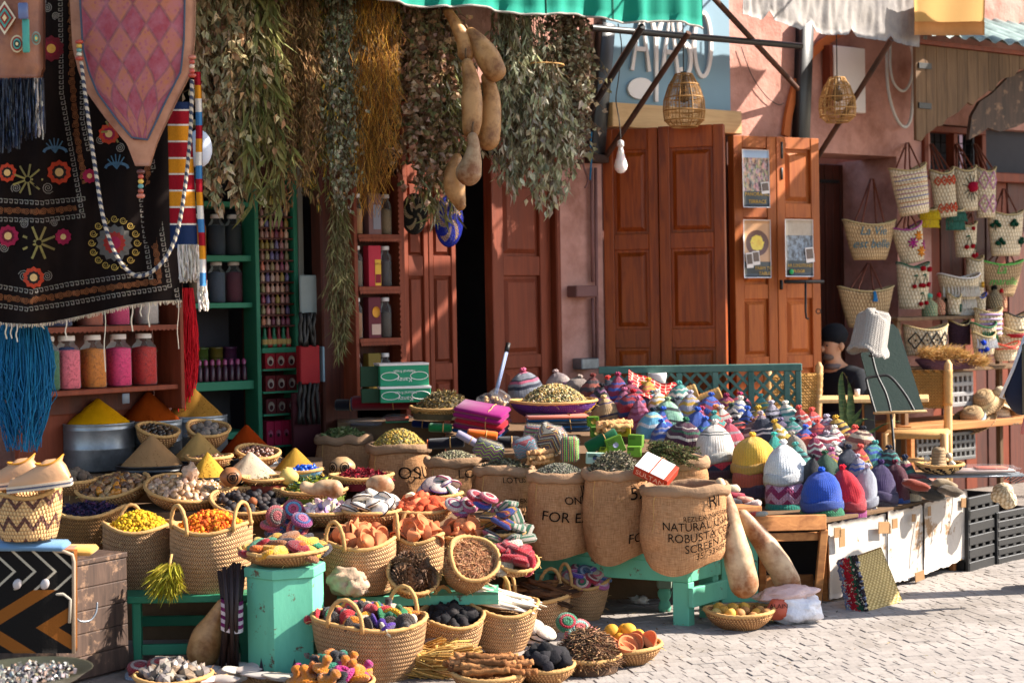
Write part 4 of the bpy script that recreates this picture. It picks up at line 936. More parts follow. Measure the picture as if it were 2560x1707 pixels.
# -- yarn hanks
def yarn(label,x0,x1,y0,y1,s_,c,n,flare=.1,frizz=.3):
 t=thing('yarn_hank',label,'yarn',P((x0+x1)/2,y0,s_));YO=TR(-t.location);m_=MB();cx=(x0+x1)/2;hw=(x1-x0)/2
 for i in range(n):
  a=R.uniform(-1,1);dd=math.sqrt(1-a*a)*R.uniform(-.2,1);L=(y1-y0)*R.choice([.62,.7,.8,.9,1.0])*R.uniform(.9,1);pts=[];ph=R.uniform(0,6)
  for j in range(11):
   q=j/10;ww=hw*(.55+.45*math.sin(min(1,q*1.5)*pi/2))*(1-.45*max(0,q-.7)/.3)
   pts.append(P(cx+a*ww+3*math.sin(ph+q*7)+(R.uniform(-6,6)*frizz*4 if q>.65 else 0),y0+L*q,s_+dd*10+R.uniform(-1,1)))
  m_.tube(pts,.0022,4,YO,jit(c,.25),cap=False)
 tag(ob('strands',m_,M['vc'],t),None,None,None,'stuff');return t
yarn('teal blue yarn hank hanging below the black textile',-12,134,770,1130,582,H('0f5f86'),420)
yarn('bright red yarn hank hanging beside the jar shelf',430,494,720,1040,474,H('c20a1c'),260,frizz=.15)
# -- jar shelf on the left shutter
j0,j1=P(112,979,527),P(447,961,489);jd=Vector((j1.x-j0.x,j1.y-j0.y,0));JL=jd.length;ja=math.atan2(jd.y,jd.x)
js=thing('jar_shelf','wooden shelf unit with scalloped edges holding big jars of colours','shelf',(j0.x,j0.y,0),ja)
zs0=(j0.z+j1.z)/2;zs1=zs0+.305
for z in(zs0,zs1,zs1+.36):ob('shelf_board',MB().box((JL/2,.1,z-.0125),(JL,.2,.025),.003),M['door_red'],js,smooth=False)
ob('back_board',MB().box((JL/2,.21,zs0+.3),(JL,.02,.85)),M['plank_dark'],js,smooth=False)
ob('side_post',MB().box((JL+.012,.09,zs0+.3),(.024,.22,.85),.003),M['door_red'],js,smooth=False)
ob('lower_shutter',MB().box((JL/2,.24,zs0/2),(JL*1.0,.03,zs0-.05),.003),M['door_red'],js,smooth=False)
pts=[(0,.0)]+[(JL*i/60,-.022-(.008 if i%2 else 0))for i in range(61)]+[(JL,0)]
ob('scalloped_trim',MB().poly(pts,.008,TR((0,-.011,zs1))),M['door_red'],js,smooth=False)
def roundsq(p,a,i,e=3.2):
 c,s_=abs(math.cos(a)),abs(math.sin(a));k=(c**e+s_**e)**(-1/e);return V(p.x*k*.92,p.y*k*.92,p.z)
lidm=M['white_paint']
def jar(label,x,z,r,h,c,c2=None,fill=.82,par=js,y=.1,group='big jars of coloured grains on the left shelf',sq=True,lidc=None,name='glass_jar',lid=True):
 p=par.matrix_basis@V(x,y,z+.001);t=thing(name,label,'jar',p,par.rotation_euler.z,group);f=roundsq if sq else None
 ob('glass',MB().lathe([(.0005,0),(r*.9,.0),(r,r*.12),(r,h*.68),(r*.93,h*.76),(r*.62,h*.84),(r*.58,h*.87),(r*.6,h*.93)],32,fun=f),M['glass'],t)
 cm_=gm('grain_filling',c,var=.35,sc_=90,rough=.8,bump=.5,bsc=150,bd=.003,col2=c2,c2s=70,c2t=(.5,.65))
 hf=h*.72*fill/.82
 ob('filling',MB().lathe([(.0005,.004),(r*.88,.004),(r*.965,r*.14),(r*.965,hf),(r*.5,hf+.006),(.0005,hf+.01)],32,fun=f),cm_,t)
 if lid:ob('lid',MB().lathe([(r*.64,h*.905),(r*.66,h*.91),(r*.66,h*.985),(r*.62,h),(.0005,h)],24),lidm,t)
 return t
def jx(px):
 d=ray(px,870);o=V(j0.x,j0.y,0);n_=V(-jd.y,jd.x,0).normalized();p=CAM+d*((o-CAM).dot(n_)/d.dot(n_));return(p-o).dot(jd.normalized())
JC=[(146,H('3d6a48'),H('2c5436'),'jar of dull green grains, leftmost in the row of five'),(198,H('dc6a78'),H('a84452'),'jar of speckled pink grains between green and amber jars'),(263,H('c2741c'),H('945414'),'jar of amber orange grains, middle of the row of five'),(327,H('d8306c'),H('b01c58'),'jar of magenta pink grains between amber and red jars'),(391,H('c02018'),H('8a100e'),'jar of deep red grains, rightmost in the row of five')]
for px,c,c2,lb in JC:jar(lb,jx(px),zs0,.062,.262,c,c2)
for px,c,lb in((180,H('3a3c5a'),'jar of dark blue lumps on the upper shelf just under the textile'),(258,H('a85c44'),'jar of orange brown lumps on the upper shelf under the textile'),(325,H('b02a5a'),'jar of pink lumps on the upper shelf under the textile'),(398,H('a89c94'),'jar of pale lumps on the upper shelf under the textile')):jar(lb,jx(px),zs1,.062,.25,c)
dye=ob('dye_lump',MB().blob(TR((0,0,0),(0,0,0),(.035,.03,.014)),2,.3),M['oc_rough'],None,js.matrix_basis@V(jx(194),.09,zs0+.196),color=H('2c3a64'));tag(dye,'dark blue dye lump lying on the pink grains in the jar','dye')
ob('price_plate',MB().box((0,0,0),(.045,.006,.05),.004),gm('grey_plate',H('70757d'),rough=.4),js,(jx(308),-.012,zs0-.055))
# -- green rack with vials and boxes
GW=-.18
gr=thing('green_rack','tall narrow green painted rack with many little shelves of vials','rack',*FR(GW)[:1],FANG)
def gu(px,py=700):return UZ(px,py,GW)[0]
def gz(py,px=690):return UZ(px,py,GW)[1]
ga,gb_=gu(634,620),gu(742,620)
zt_=gz(400);
for u in(ga+.012,gb_-.016):ob('upright',MB().box((u,.06,zt_/2+.2),(.026,.16,zt_-.4),.003),M['shelf_green'],gr,smooth=False)
ob('back_board',MB().box(((ga+gb_)/2,.15,zt_/2+.2),(gb_-ga,.02,zt_-.4)),M['plank_dark'],gr,smooth=False)
ob('side_panel',MB().box((gb_+.02,.06,zt_/2+.2),(.035,.15,zt_-.4),.003),gm('beige_panel',H('8a8478'),rough=.7),gr,smooth=False)
vial=MB().lathe([(.0005,0),(.0125,.0),(.0135,.004),(.0135,.030),(.010,.036),(.006,.040),(.006,.046),(.0075,.047),(.0075,.053),(.0005,.054)],10).mesh('vial',M['oc_gloss'])
vc_=[H('a8746a'),H('b58a74'),H('94685c'),H('c29a84'),H('8a7a50'),H('7d3a4a'),H('6a5a78'),H('a0843c'),H('b56a50')]
ORD=['first','second','third','fourth','fifth','sixth','seventh','eighth','ninth','tenth','eleventh','twelfth','thirteenth']
ys=[462+27.2*i for i in range(13)]
for i,y in enumerate(ys):
 z=gz(y+24);ob('shelf_board',MB().box(((ga+gb_)/2,.05,z-.006),(gb_-ga-.056,.12,.01)),M['plank_dark'],gr,smooth=False)
 for k in range(6):
  p=gr.matrix_basis@V(ga+.045+(gb_-ga-.09)*(k+.5)/6,.015,z+.0002);o=ob('oil_vial',vial,None,None,p,color=jit(R.choice(vc_ if i>1 else vc_[4:8]),.25));tag(o,f'tiny corked vial, {ORD[k]} from left in the {ORD[i]} row of the green rack','vial','tiny vials on the green rack')
botl=MB().lathe([(.0005,0),(.017,0),(.018,.01),(.018,.05),(.012,.062),(.008,.085),(.009,.1),(.004,.115),(.0005,.118)],12).mesh('bottle',M['oc_gloss'])
z=gz(868);ob('shelf_board',MB().box(((ga+gb_)/2,.04,z-.016),(gb_-ga-.056,.14,.03),.002),M['shelf_green'],gr,smooth=False)
for k in range(6):
 p=gr.matrix_basis@V(ga+.05+(gb_-ga-.1)*(k+.5)/6,.01,z);o=ob('painted_bottle',botl,None,None,p,color=[H('1c6a44'),H('8a1c1c')][k%2]);tag(o,f'painted green bottle, {ORD[k]} from left on the green rack' if k%2==0 else f'dark red painted bottle, {ORD[k]} from left on the green rack','bottle','painted bottles on the green rack')
 ob('label_band',MB().lathe([(.0185,.018),(.0187,.02),(.0187,.045),(.0185,.047)],12),M['oc'],o,color=H('b89a5c'))
bx=lambda w_,d_,h_:MB().box((0,0,h_/2),(w_,d_,h_),.002)
for y,n,h,c,cf in((921,3,.09,H('8a1420'),H('c2b0a0')),(977,3,.09,H('5a1418'),H('a89890')),(1033,3,.085,H('4a1418'),H('94867c')),(1112,4,.14,H('a0143c'),H('b85a74'))):
 z=gz(y);ob('shelf_board',MB().box(((ga+gb_)/2,.04,z-.006),(gb_-ga-.056,.14,.011)),M['shelf_green'],gr,smooth=False)
 for k in range(n):
  wd=(gb_-ga-.075)/n;p=gr.matrix_basis@V(ga+.045+wd*(k+.5),.0,z);o=ob('soap_box',bx(wd*.92,.05,h),M['oc'],None,p,(0,0,FANG),smooth=False,color=jit(c,.1))
  tag(o,{921:'red carton with pale portrait on the upper shelf of the green rack',977:'dark red carton on the second carton shelf of the green rack',1033:'brownish carton on the third carton shelf of the green rack',1112:'pink rose carton on the lowest shelf of the green rack'}[y]+', '+ORD[k]+' from left','carton','cartons on the green rack')
  ob('printed_panel',MB().lathe([(.0005,0),(wd*.3,0),(wd*.3,.001)],16,TR((0,-.0255,h*.5),(pi/2,0,0),(1,1.35,1))),M['oc'],o,color=cf);ob('printed_head',MB().lathe([(.0005,0),(wd*.17,0),(wd*.17,.0015)],12,TR((0,-.0268,h*.42),(pi/2,0,0),(1,1.3,1))),M['oc'],o,color=H('3a1418'))
gs=thing('green_shelves','wide green shelves in the dark with jars and bottles','shelf',*FR(GW-.05)[:1],FANG)
gl0=gu(470,620)
for y,th in((503,.03),(638,.035),(757,.03),(954,.05),(1082,.04)):
 z=gz(y,560);ob('shelf_board',MB().box(((gl0+ga)/2,.12,z-th/2),(ga-gl0-.005,.3,th),.003),M['shelf_green'],gs,smooth=False)
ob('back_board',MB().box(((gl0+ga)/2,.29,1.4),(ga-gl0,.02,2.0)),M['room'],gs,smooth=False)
for y,row in((630,[(520,'d0801c','amber filled jar on the top green shelf'),(568,'1c2a3a','dark blue jar on the top green shelf'),(610,'14181c','nearly black jar on the top green shelf')]),(750,[(520,'9a8468','beige filled jar on the second green shelf'),(568,'3a4454','slate grey jar on the second green shelf'),(612,'5a1428','maroon jar on the second green shelf')])):
 for px,c,lb in row:jar(lb,gu(px,y),gz(y+(8 if y==630 else 7),560),.05,.235,H(c),par=gs,y=.08,group='jars on the wide green shelves',sq=False,name='storage_jar')
tub=MB().lathe([(.0005,0),(.038,0),(.04,.005),(.04,.05),(.042,.051),(.042,.062),(.0005,.063)],16).mesh('tub',M['oc_gloss'])
for i,px in enumerate((508,543,580,615)):
 for k in range(3):
  p=gs.matrix_basis@V(gu(px,870),.15,gz(954,560)+.001+k*.064);o=ob('round_tub',tub,None,None,p,color=jit([H('2c4a24'),H('3a4a1c'),H('5a4a1c'),H('4a2440')][i],.2));tag(o,f'small round lidded tub, {ORD[i]} stack from left, {ORD[k]} from the bottom','tub','stacked tubs on the green shelf')
pb=MB().lathe([(.0005,0),(.016,0),(.017,.005),(.017,.075),(.008,.085),(.008,.092),(.012,.093),(.012,.113),(.007,.122),(.0005,.124)],10).mesh('bottle',M['oc_gloss'])
for k in range(9):
 p=gs.matrix_basis@V(gu(494+16*k,900),.01,gz(954,560)+.001);o=ob('perfume_bottle',pb,None,None,p,color=H('3a1428'));tag(o,f'dark bottle with pink cap, {ORD[k]} from left on the green shelf','bottle','pink capped bottles on the green shelf')
 ob('cap',MB().lathe([(.0125,.0925),(.0127,.113),(.0075,.1225),(.0005,.1245)],10),M['oc_gloss'],o,color=H('94406a'))
def hang(name,label,cat,x0,y0,x1,y1,w_,th,c,m_='oc',tilt=0):
 a,b=FP(x0,y0,w_),FP(x1,y1,w_);wd=(b-a).xy.length;o=ob(name,MB().box((0,0,0),(wd,th,a.z-b.z),.006),M[m_],None,(a+b)/2,(0,tilt,FANG),smooth=False,color=c);return tag(o,label,cat)
hang('white_board','pale blank board hanging in the dark beside the green rack','board',748,688,793,785,-.05,.015,H('8d9490'))
rc=hang('red_case','red folded case hanging beside the green rack','case',744,864,796,958,.02,.05,H('8a1018'));ob('pale_edge',MB().box((.085,-.01,0),(.012,.045,.2),.002),M['oc'],rc,smooth=False,color=H('7d94a0'))
for x0,y0,x1,y1,lb in((748,782,790,866,'black strap bundle above the red case'),(742,955,800,1060,'black strap bundle below the red case')):
 t=thing('black_strap',lb,'strap',FP((x0+x1)/2,y0,.0))
 for k in range(5):x=x0+(x1-x0)*(k+.5)/5;ob('strap',MB().tube([FP(x+R.uniform(-4,4),y0+(y1-y0)*j/5,.02+R.uniform(0,.03))-t.location for j in range(6)],.012,6),M['iron'],t)
tag(ob('dark_red_board',MB().box((0,0,0),(.18,.03,.5),.004),M['oc'],None,FP(766,1090,.0),(0,0,FANG),smooth=False,color=H('3a0a14')),'dark maroon board standing under the black straps','board')
# -- jar rack with scalloped shelves
JW=.16
jr=thing('scalloped_rack','narrow wooden rack with scalloped trim and pairs of jars','rack',*FR(JW)[:1],FANG)
ru0,ru1=U(886,JW),U(1012,JW);zz=lambda y:UZ(950,y,JW)[1]
for u in(ru0+.012,ru1-.012):ob('upright',MB().box((u,.07,zz(720)),(.024,.15,zz(430)-zz(1000)),.003),M['door_red'],jr,smooth=False)
ob('back_board',MB().box(((ru0+ru1)/2,.15,zz(720)),(ru1-ru0,.015,zz(430)-zz(1000))),M['plank_dark'],jr,smooth=False)
rows=[586,716,845,985]
for i,y in enumerate(rows):
 z=zz(y);ob('shelf_board',MB().box(((ru0+ru1)/2,.065,z-.012),(ru1-ru0-.05,.15,.024),.002),M['door_red'],jr,smooth=False)
 n=16;u0,u1=ru0+.026,ru1-.026
 if i<3:ob('scalloped_trim',MB().poly([(u0,0)]+[(u0+(u1-u0)*k/(2*n),-.012-(.01 if k%2 else 0))for k in range(2*n+1)]+[(u1,0)],.006,TR((0,-.018,z-.024))),M['door_red'],jr,smooth=False)
n=44;zA,zB=zz(1000),zz(430)
ob('scalloped_side',MB().poly([(0,zA)]+[(-.012-(.009 if k%2 else 0),zA+(zB-zA)*k/(2*n))for k in range(2*n+1)]+[(0,zB)],.006,TR((ru1-.024,-.01,0))),M['door_red'],jr,smooth=False)
cont=[(H('a87c50'),H('8a7458'),'wheat coloured seeds','pale seeds'),(H('6b5a4a'),H('4a4240'),'dark seeds','grey seeds'),(H('94684a'),H('54483e'),'brown nuts','grey brown seeds'),(H('3a2a24'),H('3a3034'),'very dark leaves','dark bluish leaves')]
for i,y in enumerate(rows):
 z=zz(y);rn=('top','second','third','lowest')[i]
 for k,px in enumerate((905,978)):
  jar(f'slim jar of {cont[i][2 + k]} on the {rn} shelf of the scalloped rack, {("left", "right")[k]} one',U(px,JW,y),z,.036,.232,cont[i][k],par=jr,y=.06,group='slim jars on the scalloped rack',sq=False,fill=.7,name='slim_jar')
 c=[H('7d5a5a'),H('b0283c'),H('5a1c28'),H('6b5a20')][i];p=jr.matrix_basis@V(U(943,JW,y),.05,z)
 o=ob('spice_carton',bx(.085,.06,.235),M['oc'],None,p,(0,0,FANG),smooth=False,color=c);tag(o,['pinkish carton on the top shelf of the scalloped rack','red and yellow saffron carton on the second shelf of scalloped rack','maroon carton with orange seal on the third shelf','olive gold carton on the lowest shelf of the scalloped rack'][i],'carton')
 if i==1:
  ob('printed_panel',MB().box((.02,-.031,.08),(.04,.002,.15)),M['oc'],o,smooth=False,color=H('d8a83c'));ob('printed_panel',MB().box((.02,-.0325,.045),(.036,.001,.05)),M['oc'],o,smooth=False,color=H('7d1024'))
  vs,fs=text('Saffron',.018);ob('print',MB().add([(q[0]+.02,-.034,q[1]+.125)for q in vs],fs),M['oc'],o,smooth=False,color=H('7d2c10'))
 elif i==2:ob('printed_seal',MB().lathe([(.0005,0),(.026,0),(.026,.002)],18,TR((.008,-.031,.15),(pi/2,0,0),(1,1.25,1))),M['oc'],o,color=H('c98a2c'));ob('printed_panel',MB().box((.008,-.031,.05),(.06,.002,.06)),M['oc'],o,smooth=False,color=H('b89a8c'))
 else:ob('printed_panel',MB().box((.012,-.031,.1),(.05,.002,.14)),M['oc'],o,smooth=False,color=H('8a8a98')if i==0 else H('a88a3a'))
def disc(label,px,py,rpx,ryp,w_,cA,cB):
 def pat(n,u,v,c):
  o=n.xyz(n.co('Object'));an=n.ma('ARCTAN2',o[2],o[0]);r_=n.ma('SQRT',n.ma('ADD',n.ma('POWER',o[0],2),n.ma('POWER',o[2],2)))
  k=n.ma('SINE',n.ma('ADD',n.ma('MULTIPLY',an,5),n.ma('MULTIPLY',r_,70)));inn=n.ma('GREATER_THAN',r_,.022);out_=n.ma('LESS_THAN',r_,.088)
  return n.mix(n.ma('MULTIPLY',n.ma('MULTIPLY',n.ma('GREATER_THAN',k,.35),inn),out_),cA,n.mix(n.ma('GREATER_THAN',n.ma('SINE',n.ma('MULTIPLY',an,44)),-.5),cA,cB))
 m_=basketry('woven_disc',cA,cA,.011,.01,False,pat=pat);p=FP(px,py,w_);k=1/sof(p)
 o=ob('woven_disc',MB().lathe([(.0005,.012),(.05,.006),(.1,0),(.104,-.006),(.1,-.012),(.05,-.006),(.0005,0)],48,TR((0,0,0),(pi/2,0,0))),m_,None,p,(rad(4),0,FANG-rad(18)));o.scale=(rpx*k/.1*1.12,1,ryp*k/.1);return tag(o,label,'wall plate')
disc('cobalt blue woven disc with straw pattern hanging on the door',1123,553,32,63,.16,H('0f1f94'),H('b8935c'))
disc('black woven disc with straw pattern half hidden by leaves',1036,535,29,50,.16,H('14120f'),H('b8a07a'))
# -- helpers for the goods
def obox(name,m_,par,o,X,Y,Z,color=None):
 o,X,Y,Z=map(Vector,(o,X,Y,Z));vs=[o+X*i+Y*j+Z*k for k in(0,1)for j in(0,1)for i in(0,1)]
 fs=[(0,2,3,1),(4,5,7,6),(0,1,5,4),(2,6,7,3),(0,4,6,2),(1,3,7,5)]
 if X.cross(Y).dot(Z)<0:fs=[tuple(reversed(f))for f in fs]
 c=par.matrix_world.translation if False else Vector(par.location)if par else V(0,0,0)
 mb=MB().add([v-c for v in vs],fs,[[(0,0)]*4]*6)
 me=mb.mesh(name,M[m_]if isinstance(m_,str)else m_,False);ob_=ob(name,me,None,par,color=color)
 bv=ob_.modifiers.new('edge','BEVEL');bv.width=.004;bv.segments=2;bv.limit_method='ANGLE'
 return ob_
dcl=gm('dark_cloth_cover',H('6a5038'),var=.35,sc_=12,rough=.95,bump=.6,bsc=90)
def platform(label,xa,xb,sf,sb,z,z0=.0,m_=None,name='display_step'):
 pts=[P(xa,853,sf),P(xb,853,sf),P(xb,853,sb),P(xa,853,sb)]
 mb=MB().add([(p.x,p.y,z0)for p in pts]+[(p.x,p.y,z)for p in pts],[(3,2,1,0),(4,5,6,7),(0,1,5,4),(1,2,6,5),(2,3,7,6),(3,0,4,7)])
 return tag(ob(name,mb,m_ or dcl,smooth=False),label,'display')
platform('jute cloth covered step carrying the spice tubs',150,800,524,470,.70)
platform('jute cloth covered middle step carrying the resin bowls',190,720,552,525,.58)
platform('jute cloth covered step under the pumice and brick bowls',725,1210,566,505,.50)
platform('low hidden plank bench under the terracotta baskets',830,1235,588,567,.26,.22,M['mint'])
platform('jute covered step behind the knit bowls supporting the sacks',815,1330,498,455,.40)
def world(o):return o.matrix_basis.copy()
def basket(label,cx,yb,s_,rt,rb,h,m_='basket',handles=(),tilt=(0,0),rz=0,ov=1.0,wav=.012,name='basket',bulge=.06,deep=.05,group=None,cat=None,hh=.085,rimr=.009,p=None,floor=.35):
 p=p or P(cx,yb,s_);k=1/s_;rt,rb,h=rt*k,rb*k,h*k
 t=thing(name,label,cat or 'basket',p,rz,group,(tilt[0],tilt[1],rz))
 N=14;prof=[]
 for i in range(N+1):
  q=i/N;prof.append((rb+(rt-rb)*q+bulge*rt*math.sin(q*pi),h*q))
 full=[(.0005,.002),(rb*.6,.001),(rb*.97,.0)]+prof+[(rt-.012,h),(rt-.018,h-deep*.5),(rt*.9-.01,h-deep),(.0005,h-deep)]
 ph=R.uniform(0,6)
 def f(q,a,i):
  zz_=q.z+(wav*math.cos(2*a)+wav*.5*math.sin(3*a+ph))*(q.z/h)**2;w_=1+.02*math.sin(3*a+ph+q.z*9)+.012*noise.noise(V(math.cos(a)*3,math.sin(a)*3,q.z*30+ph))
  return V(q.x*w_,q.y*ov*w_,zz_)
 ob('body',MB().lathe(full,48,fun=f),M[m_]if isinstance(m_,str)else m_,t)
 rim=[f(V((rt-.004)*math.cos(i*pi/32),(rt-.004)*math.sin(i*pi/32),h),i*pi/32,0)for i in range(65)]
 ob('rim',MB().tube(rim,[rimr*(1+.18*math.sin(i*2.9))for i in range(65)],7,cap=False),M['rope'],t)
 for a in handles:
  c0,c1=a-.33,a+.33;q0=f(V(rt*math.cos(c0),rt*math.sin(c0),h),c0,0);q1=f(V(rt*math.cos(c1),rt*math.sin(c1),h),c1,0);o_=V(math.cos(a),math.sin(a)*ov,0)
  pts=[]
  for i in range(17):
   e=i/16;b_=q0.lerp(q1,.5-.5*math.cos(e*pi));pts.append(b_+V(0,0,hh*math.sin(e*pi))-V(0,0,.012 if i in(0,16)else 0)+o_*.008)
  ob('handle',MB().tube(pts,[.0085*(1+.16*math.sin(i*2.5))for i in range(17)],8),M['rope'],t)
 ls=MB()
 for i in range(26):
  a=R.uniform(0,2*pi);q=R.random();r_=(rb+(rt-rb)*q)*(1+bulge*math.sin(q*pi));b_=f(V(r_*math.cos(a),r_*math.sin(a),h*q),a,0);d=V(math.cos(a)+R.uniform(-.8,.8),math.sin(a)+R.uniform(-.8,.8),R.uniform(-.6,.8)).normalized()*R.uniform(.012,.03);ls.tube([b_,b_+d*.5+V(0,0,.004),b_+d],.0011,3,None,jit(H('d8b070'),.2),cap=False)
 tag(ob('loose_straws',ls,M['vc'],t),None,None,None,'stuff')
 W=Matrix.LocRotScale(p,Euler((tilt[0],tilt[1],rz)),V(1,1,1))
 return W,rt*.93,h,ov
def bowl(label,cx,yb,s_,rt,h,m_='bowl',**kw):
 kw.setdefault('wav',.004);kw.setdefault('name','straw_bowl');kw.setdefault('cat','bowl');kw.setdefault('deep',min(.03,h/s_*.6));kw.setdefault('bulge',.1)
 return basket(label,cx,yb,s_,rt,rt*.55,h,m_,**kw)
def on(B,x,y,lift=0,dome=0):
 W,r,h,ov=B;return W@V(x*r,y*r*ov,h-.02+lift+dome*max(0,1-x*x-y*y))
def heap(name,label,cat,B,dome,n,cols,size,shape='grain',m_='vc',under=None,lift=0,edge=1.0):
 W,r,h,ov=B;r*=edge;mb=MB();uc=under or tuple(x*.6 for x in cols[0])
 mb.lathe([(.0005,h-.03+lift+dome)]+[(r*q,h-.03+lift+dome*(1-q*q))for q in(.2,.4,.6,.8,1)]+[(r*.98,h-.06)],24,W@TR((0,0,0),(0,0,0),(1,ov,1)),uc)
 for i in range(n):
  q=math.sqrt((i+R.random())/n);a=R.uniform(0,2*pi);x,y=q*math.cos(a),q*math.sin(a)
  p=V(x*r,y*r*ov,h-.028+lift+dome*(1-q*q)+R.uniform(-.3,.5)*size);c=jit(R.choice(cols),.25);s_=size*R.uniform(.7,1.3)
  if shape=='grain':mb.blob(W@TR(p,rrot(),(s_,s_*R.uniform(.6,1),s_*.7)),1,.15,col=c)
  elif shape=='leaf':mb.leaf(W@TR(p,(R.uniform(-.9,.9),R.uniform(-.9,.9),R.uniform(0,6.3))),s_*2.4,s_,R.uniform(-.5,.5),R.uniform(.1,.7),c)
  elif shape=='twig':
   d=V(R.uniform(-1,1),R.uniform(-1,1),R.uniform(-.3,.5)).normalized()*s_*2.2;mb.tube([W@(p-d),W@(p+V(R.uniform(-1,1),R.uniform(-1,1),1)*s_*.5),W@(p+d)],s_*.1,3,None,c,cap=False)
 o=ob(name,mb,M[m_],smooth=shape!='leaf');return tag(o,label,cat,None,'stuff')
def pile(name,labf,cat,group,B,dome,n,meshes,cols,size=1,rot=None,lift=0,edge=.85,zj=.008,m_=None):
 r=random.Random(n*31+int(B[1]*9999));W=B[0];wr=W.to_euler()
 for i in range(n):
  q=math.sqrt((i+.5)/n)*edge;a=i*2.39996+r.uniform(-.3,.3);x,y=q*math.cos(a),q*math.sin(a)
  p=on(B,x,y,lift+r.uniform(-zj,zj),dome);me=r.choice(meshes)if isinstance(meshes,list)else meshes;c=r.choice(cols)
  e=rot(r,x,y)if rot else rrot(r)
  o=ob(name,me,None,None,p,(W.to_3x3()@Euler(e).to_matrix()).to_euler(),size*r.uniform(.88,1.12),color=jit(H(c[0]),.1,r))
  tag(o,labf(c[1])if callable(labf)else labf,cat,group)
lay=lambda t:(lambda r,x,y:(-y*.5+r.uniform(-t,t),x*.5+r.uniform(-t,t),r.uniform(0,6.3)))
def pm(name,m_,fn):
 mb=MB();fn(mb);return mb.mesh(name,M[m_],rad(38)if m_=='terra' else True)
disc_m=pm('disc','knit',lambda b:b.lathe([(.0005,-.012),(.03,-.012),(.043,-.007),(.045,0),(.043,.007),(.03,.012),(.0005,.013)],22))
oval_m=pm('pad','knit',lambda b:b.lathe([(.0005,-.013),(.03,-.013),(.042,-.008),(.045,0),(.042,.008),(.03,.013),(.0005,.014)],20,TR((0,0,0),(0,0,0),(1.15,.72,1))))
square_m=pm('pad','knit',lambda b:b.box((0,0,0),(.085,.075,.026),.012))
knob_m=pm('top','knit',lambda b:b.lathe([(.0005,0),(.034,0),(.04,.006),(.034,.014),(.016,.02),(.012,.032),(.016,.042),(.016,.05),(.009,.057),(.0005,.058)],20))
pum_m=pm('stone','oc_rough',lambda b:b.lathe([(.0005,-.012),(.036,-.012),(.045,-.006),(.046,0),(.04,.009),(.02,.014),(.0005,.015)],22,TR((0,0,0),(0,0,0),(1.1,.85,1))))
cup_m=pm('cup','terra',lambda b:b.lathe([(.0005,.004),(.02,.004),(.038,.02),(.042,.028),(.039,.030),(.028,.016),(.0005,.012)],20).lathe([(.016,.004),(.012,-.012),(.018,-.03),(.016,-.034),(.0005,-.034)],14))
dish_m=pm('dish','terra',lambda b:b.lathe([(.0005,0),(.03,0),(.04,.012),(.043,.02),(.038,.02),(.028,.008),(.0005,.006)],20))
cone_m=pm('cone','terra',lambda b:b.lathe([(.0005,.05),(.008,.048),(.012,.035),(.03,.012),(.042,0),(.038,-.003),(.0005,-.002)],20))
def brk(sx,sy,sz,sd):
 def f(b):
  b.box((0,0,0),(sx,sy,sz),.007)
  for i,v in enumerate(b.v):b.v[i]=tuple(Vector(v)*(1+.16*noise.noise(Vector(v)*40+V(sd,0,0))))
 return f
brick_ms=[pm('lump','oc_rough',brk(.06,.038,.03,i))for i in range(3)]+[pm('lump','oc_rough',brk(.045,.035,.028,9))]
def blobm(name,m_,sc_,jt,fr,sub_=2,n=3):return[pm(name,m_,lambda b:b.blob(TR((0,0,0),(0,0,0),sc_),sub_,jt,fr,seed=k*13+1))for k in range(n)]
cry_ms=[]
for k in range(4):
 mb=MB();mb.blob(TR((0,0,0),(0,0,0),(.026,.018,.016)),1,.35,1.5,seed=k*7+2);me=mb.mesh('crystal',M['oc_gloss'],False);cry_ms.append(me)
res_ms=[MB().blob(TR((0,0,0),(0,0,0),(.017,.014,.012)),2,.35,1.6,seed=k*5).mesh('resin',M['oc_gloss'])for k in range(4)]
ball_ms=blobm('ball','oc_rough',(.02,)*3,.08,1.5);nut_ms=blobm('nut','oc_gloss',(.012,.010,.010),.08,1.2,2)
coal_ms=[pm('lump','oc_rough',brk(.06,.045,.04,3+i))for i in range(3)]+blobm('lump','oc_rough',(.03,.026,.024),.3,1.8,2)
fruit_ms=blobm('fruit','oc',(.033,.033,.032),.05,1.0,3,2)
bone_m=pm('bone','oc',lambda b:b.blob(TR((0,0,0),(0,0,0),(.066,.024,.009)),3,.12,1.2,seed=4))
slip_m=pm('slip','oc',lambda b:b.blob(TR((0,0,0),(0,0,0),(.12,.017,.009)),3,.12,1.5,seed=8))
bark_ms=[pm('bark','oc_rough',lambda b:b.blob(TR((0,0,0),(0,0,0),(.085,.03,.014)),3,.35,2.2,seed=k*3+1))for k in range(3)]
stick_m=pm('stick','oc_rough',lambda b:b.tube([V(-.085+.0113*i,.003*math.sin(i),.002*math.cos(i*1.7))for i in range(16)],[.0105+.0012*(i%2)for i in range(16)],8))
def cone_geo(b):
 b.blob(TR((0,0,0),(0,0,0),(.016,.016,.03)),1,0)
 for i in range(60):
  a=i*2.4;q=i/60;z=-.034+q*.07;r_=.026*math.sin(.35+q*2.5);d=V(math.cos(a),math.sin(a),.35).normalized();b.leaf(lmat(V(math.cos(a)*r_*.5,math.sin(a)*r_*.5,z),d,a+1.57),r_*.8+.006,.017,.3,.3,(1,1,1))
pine_m=pm('pine_cone','oc',cone_geo)
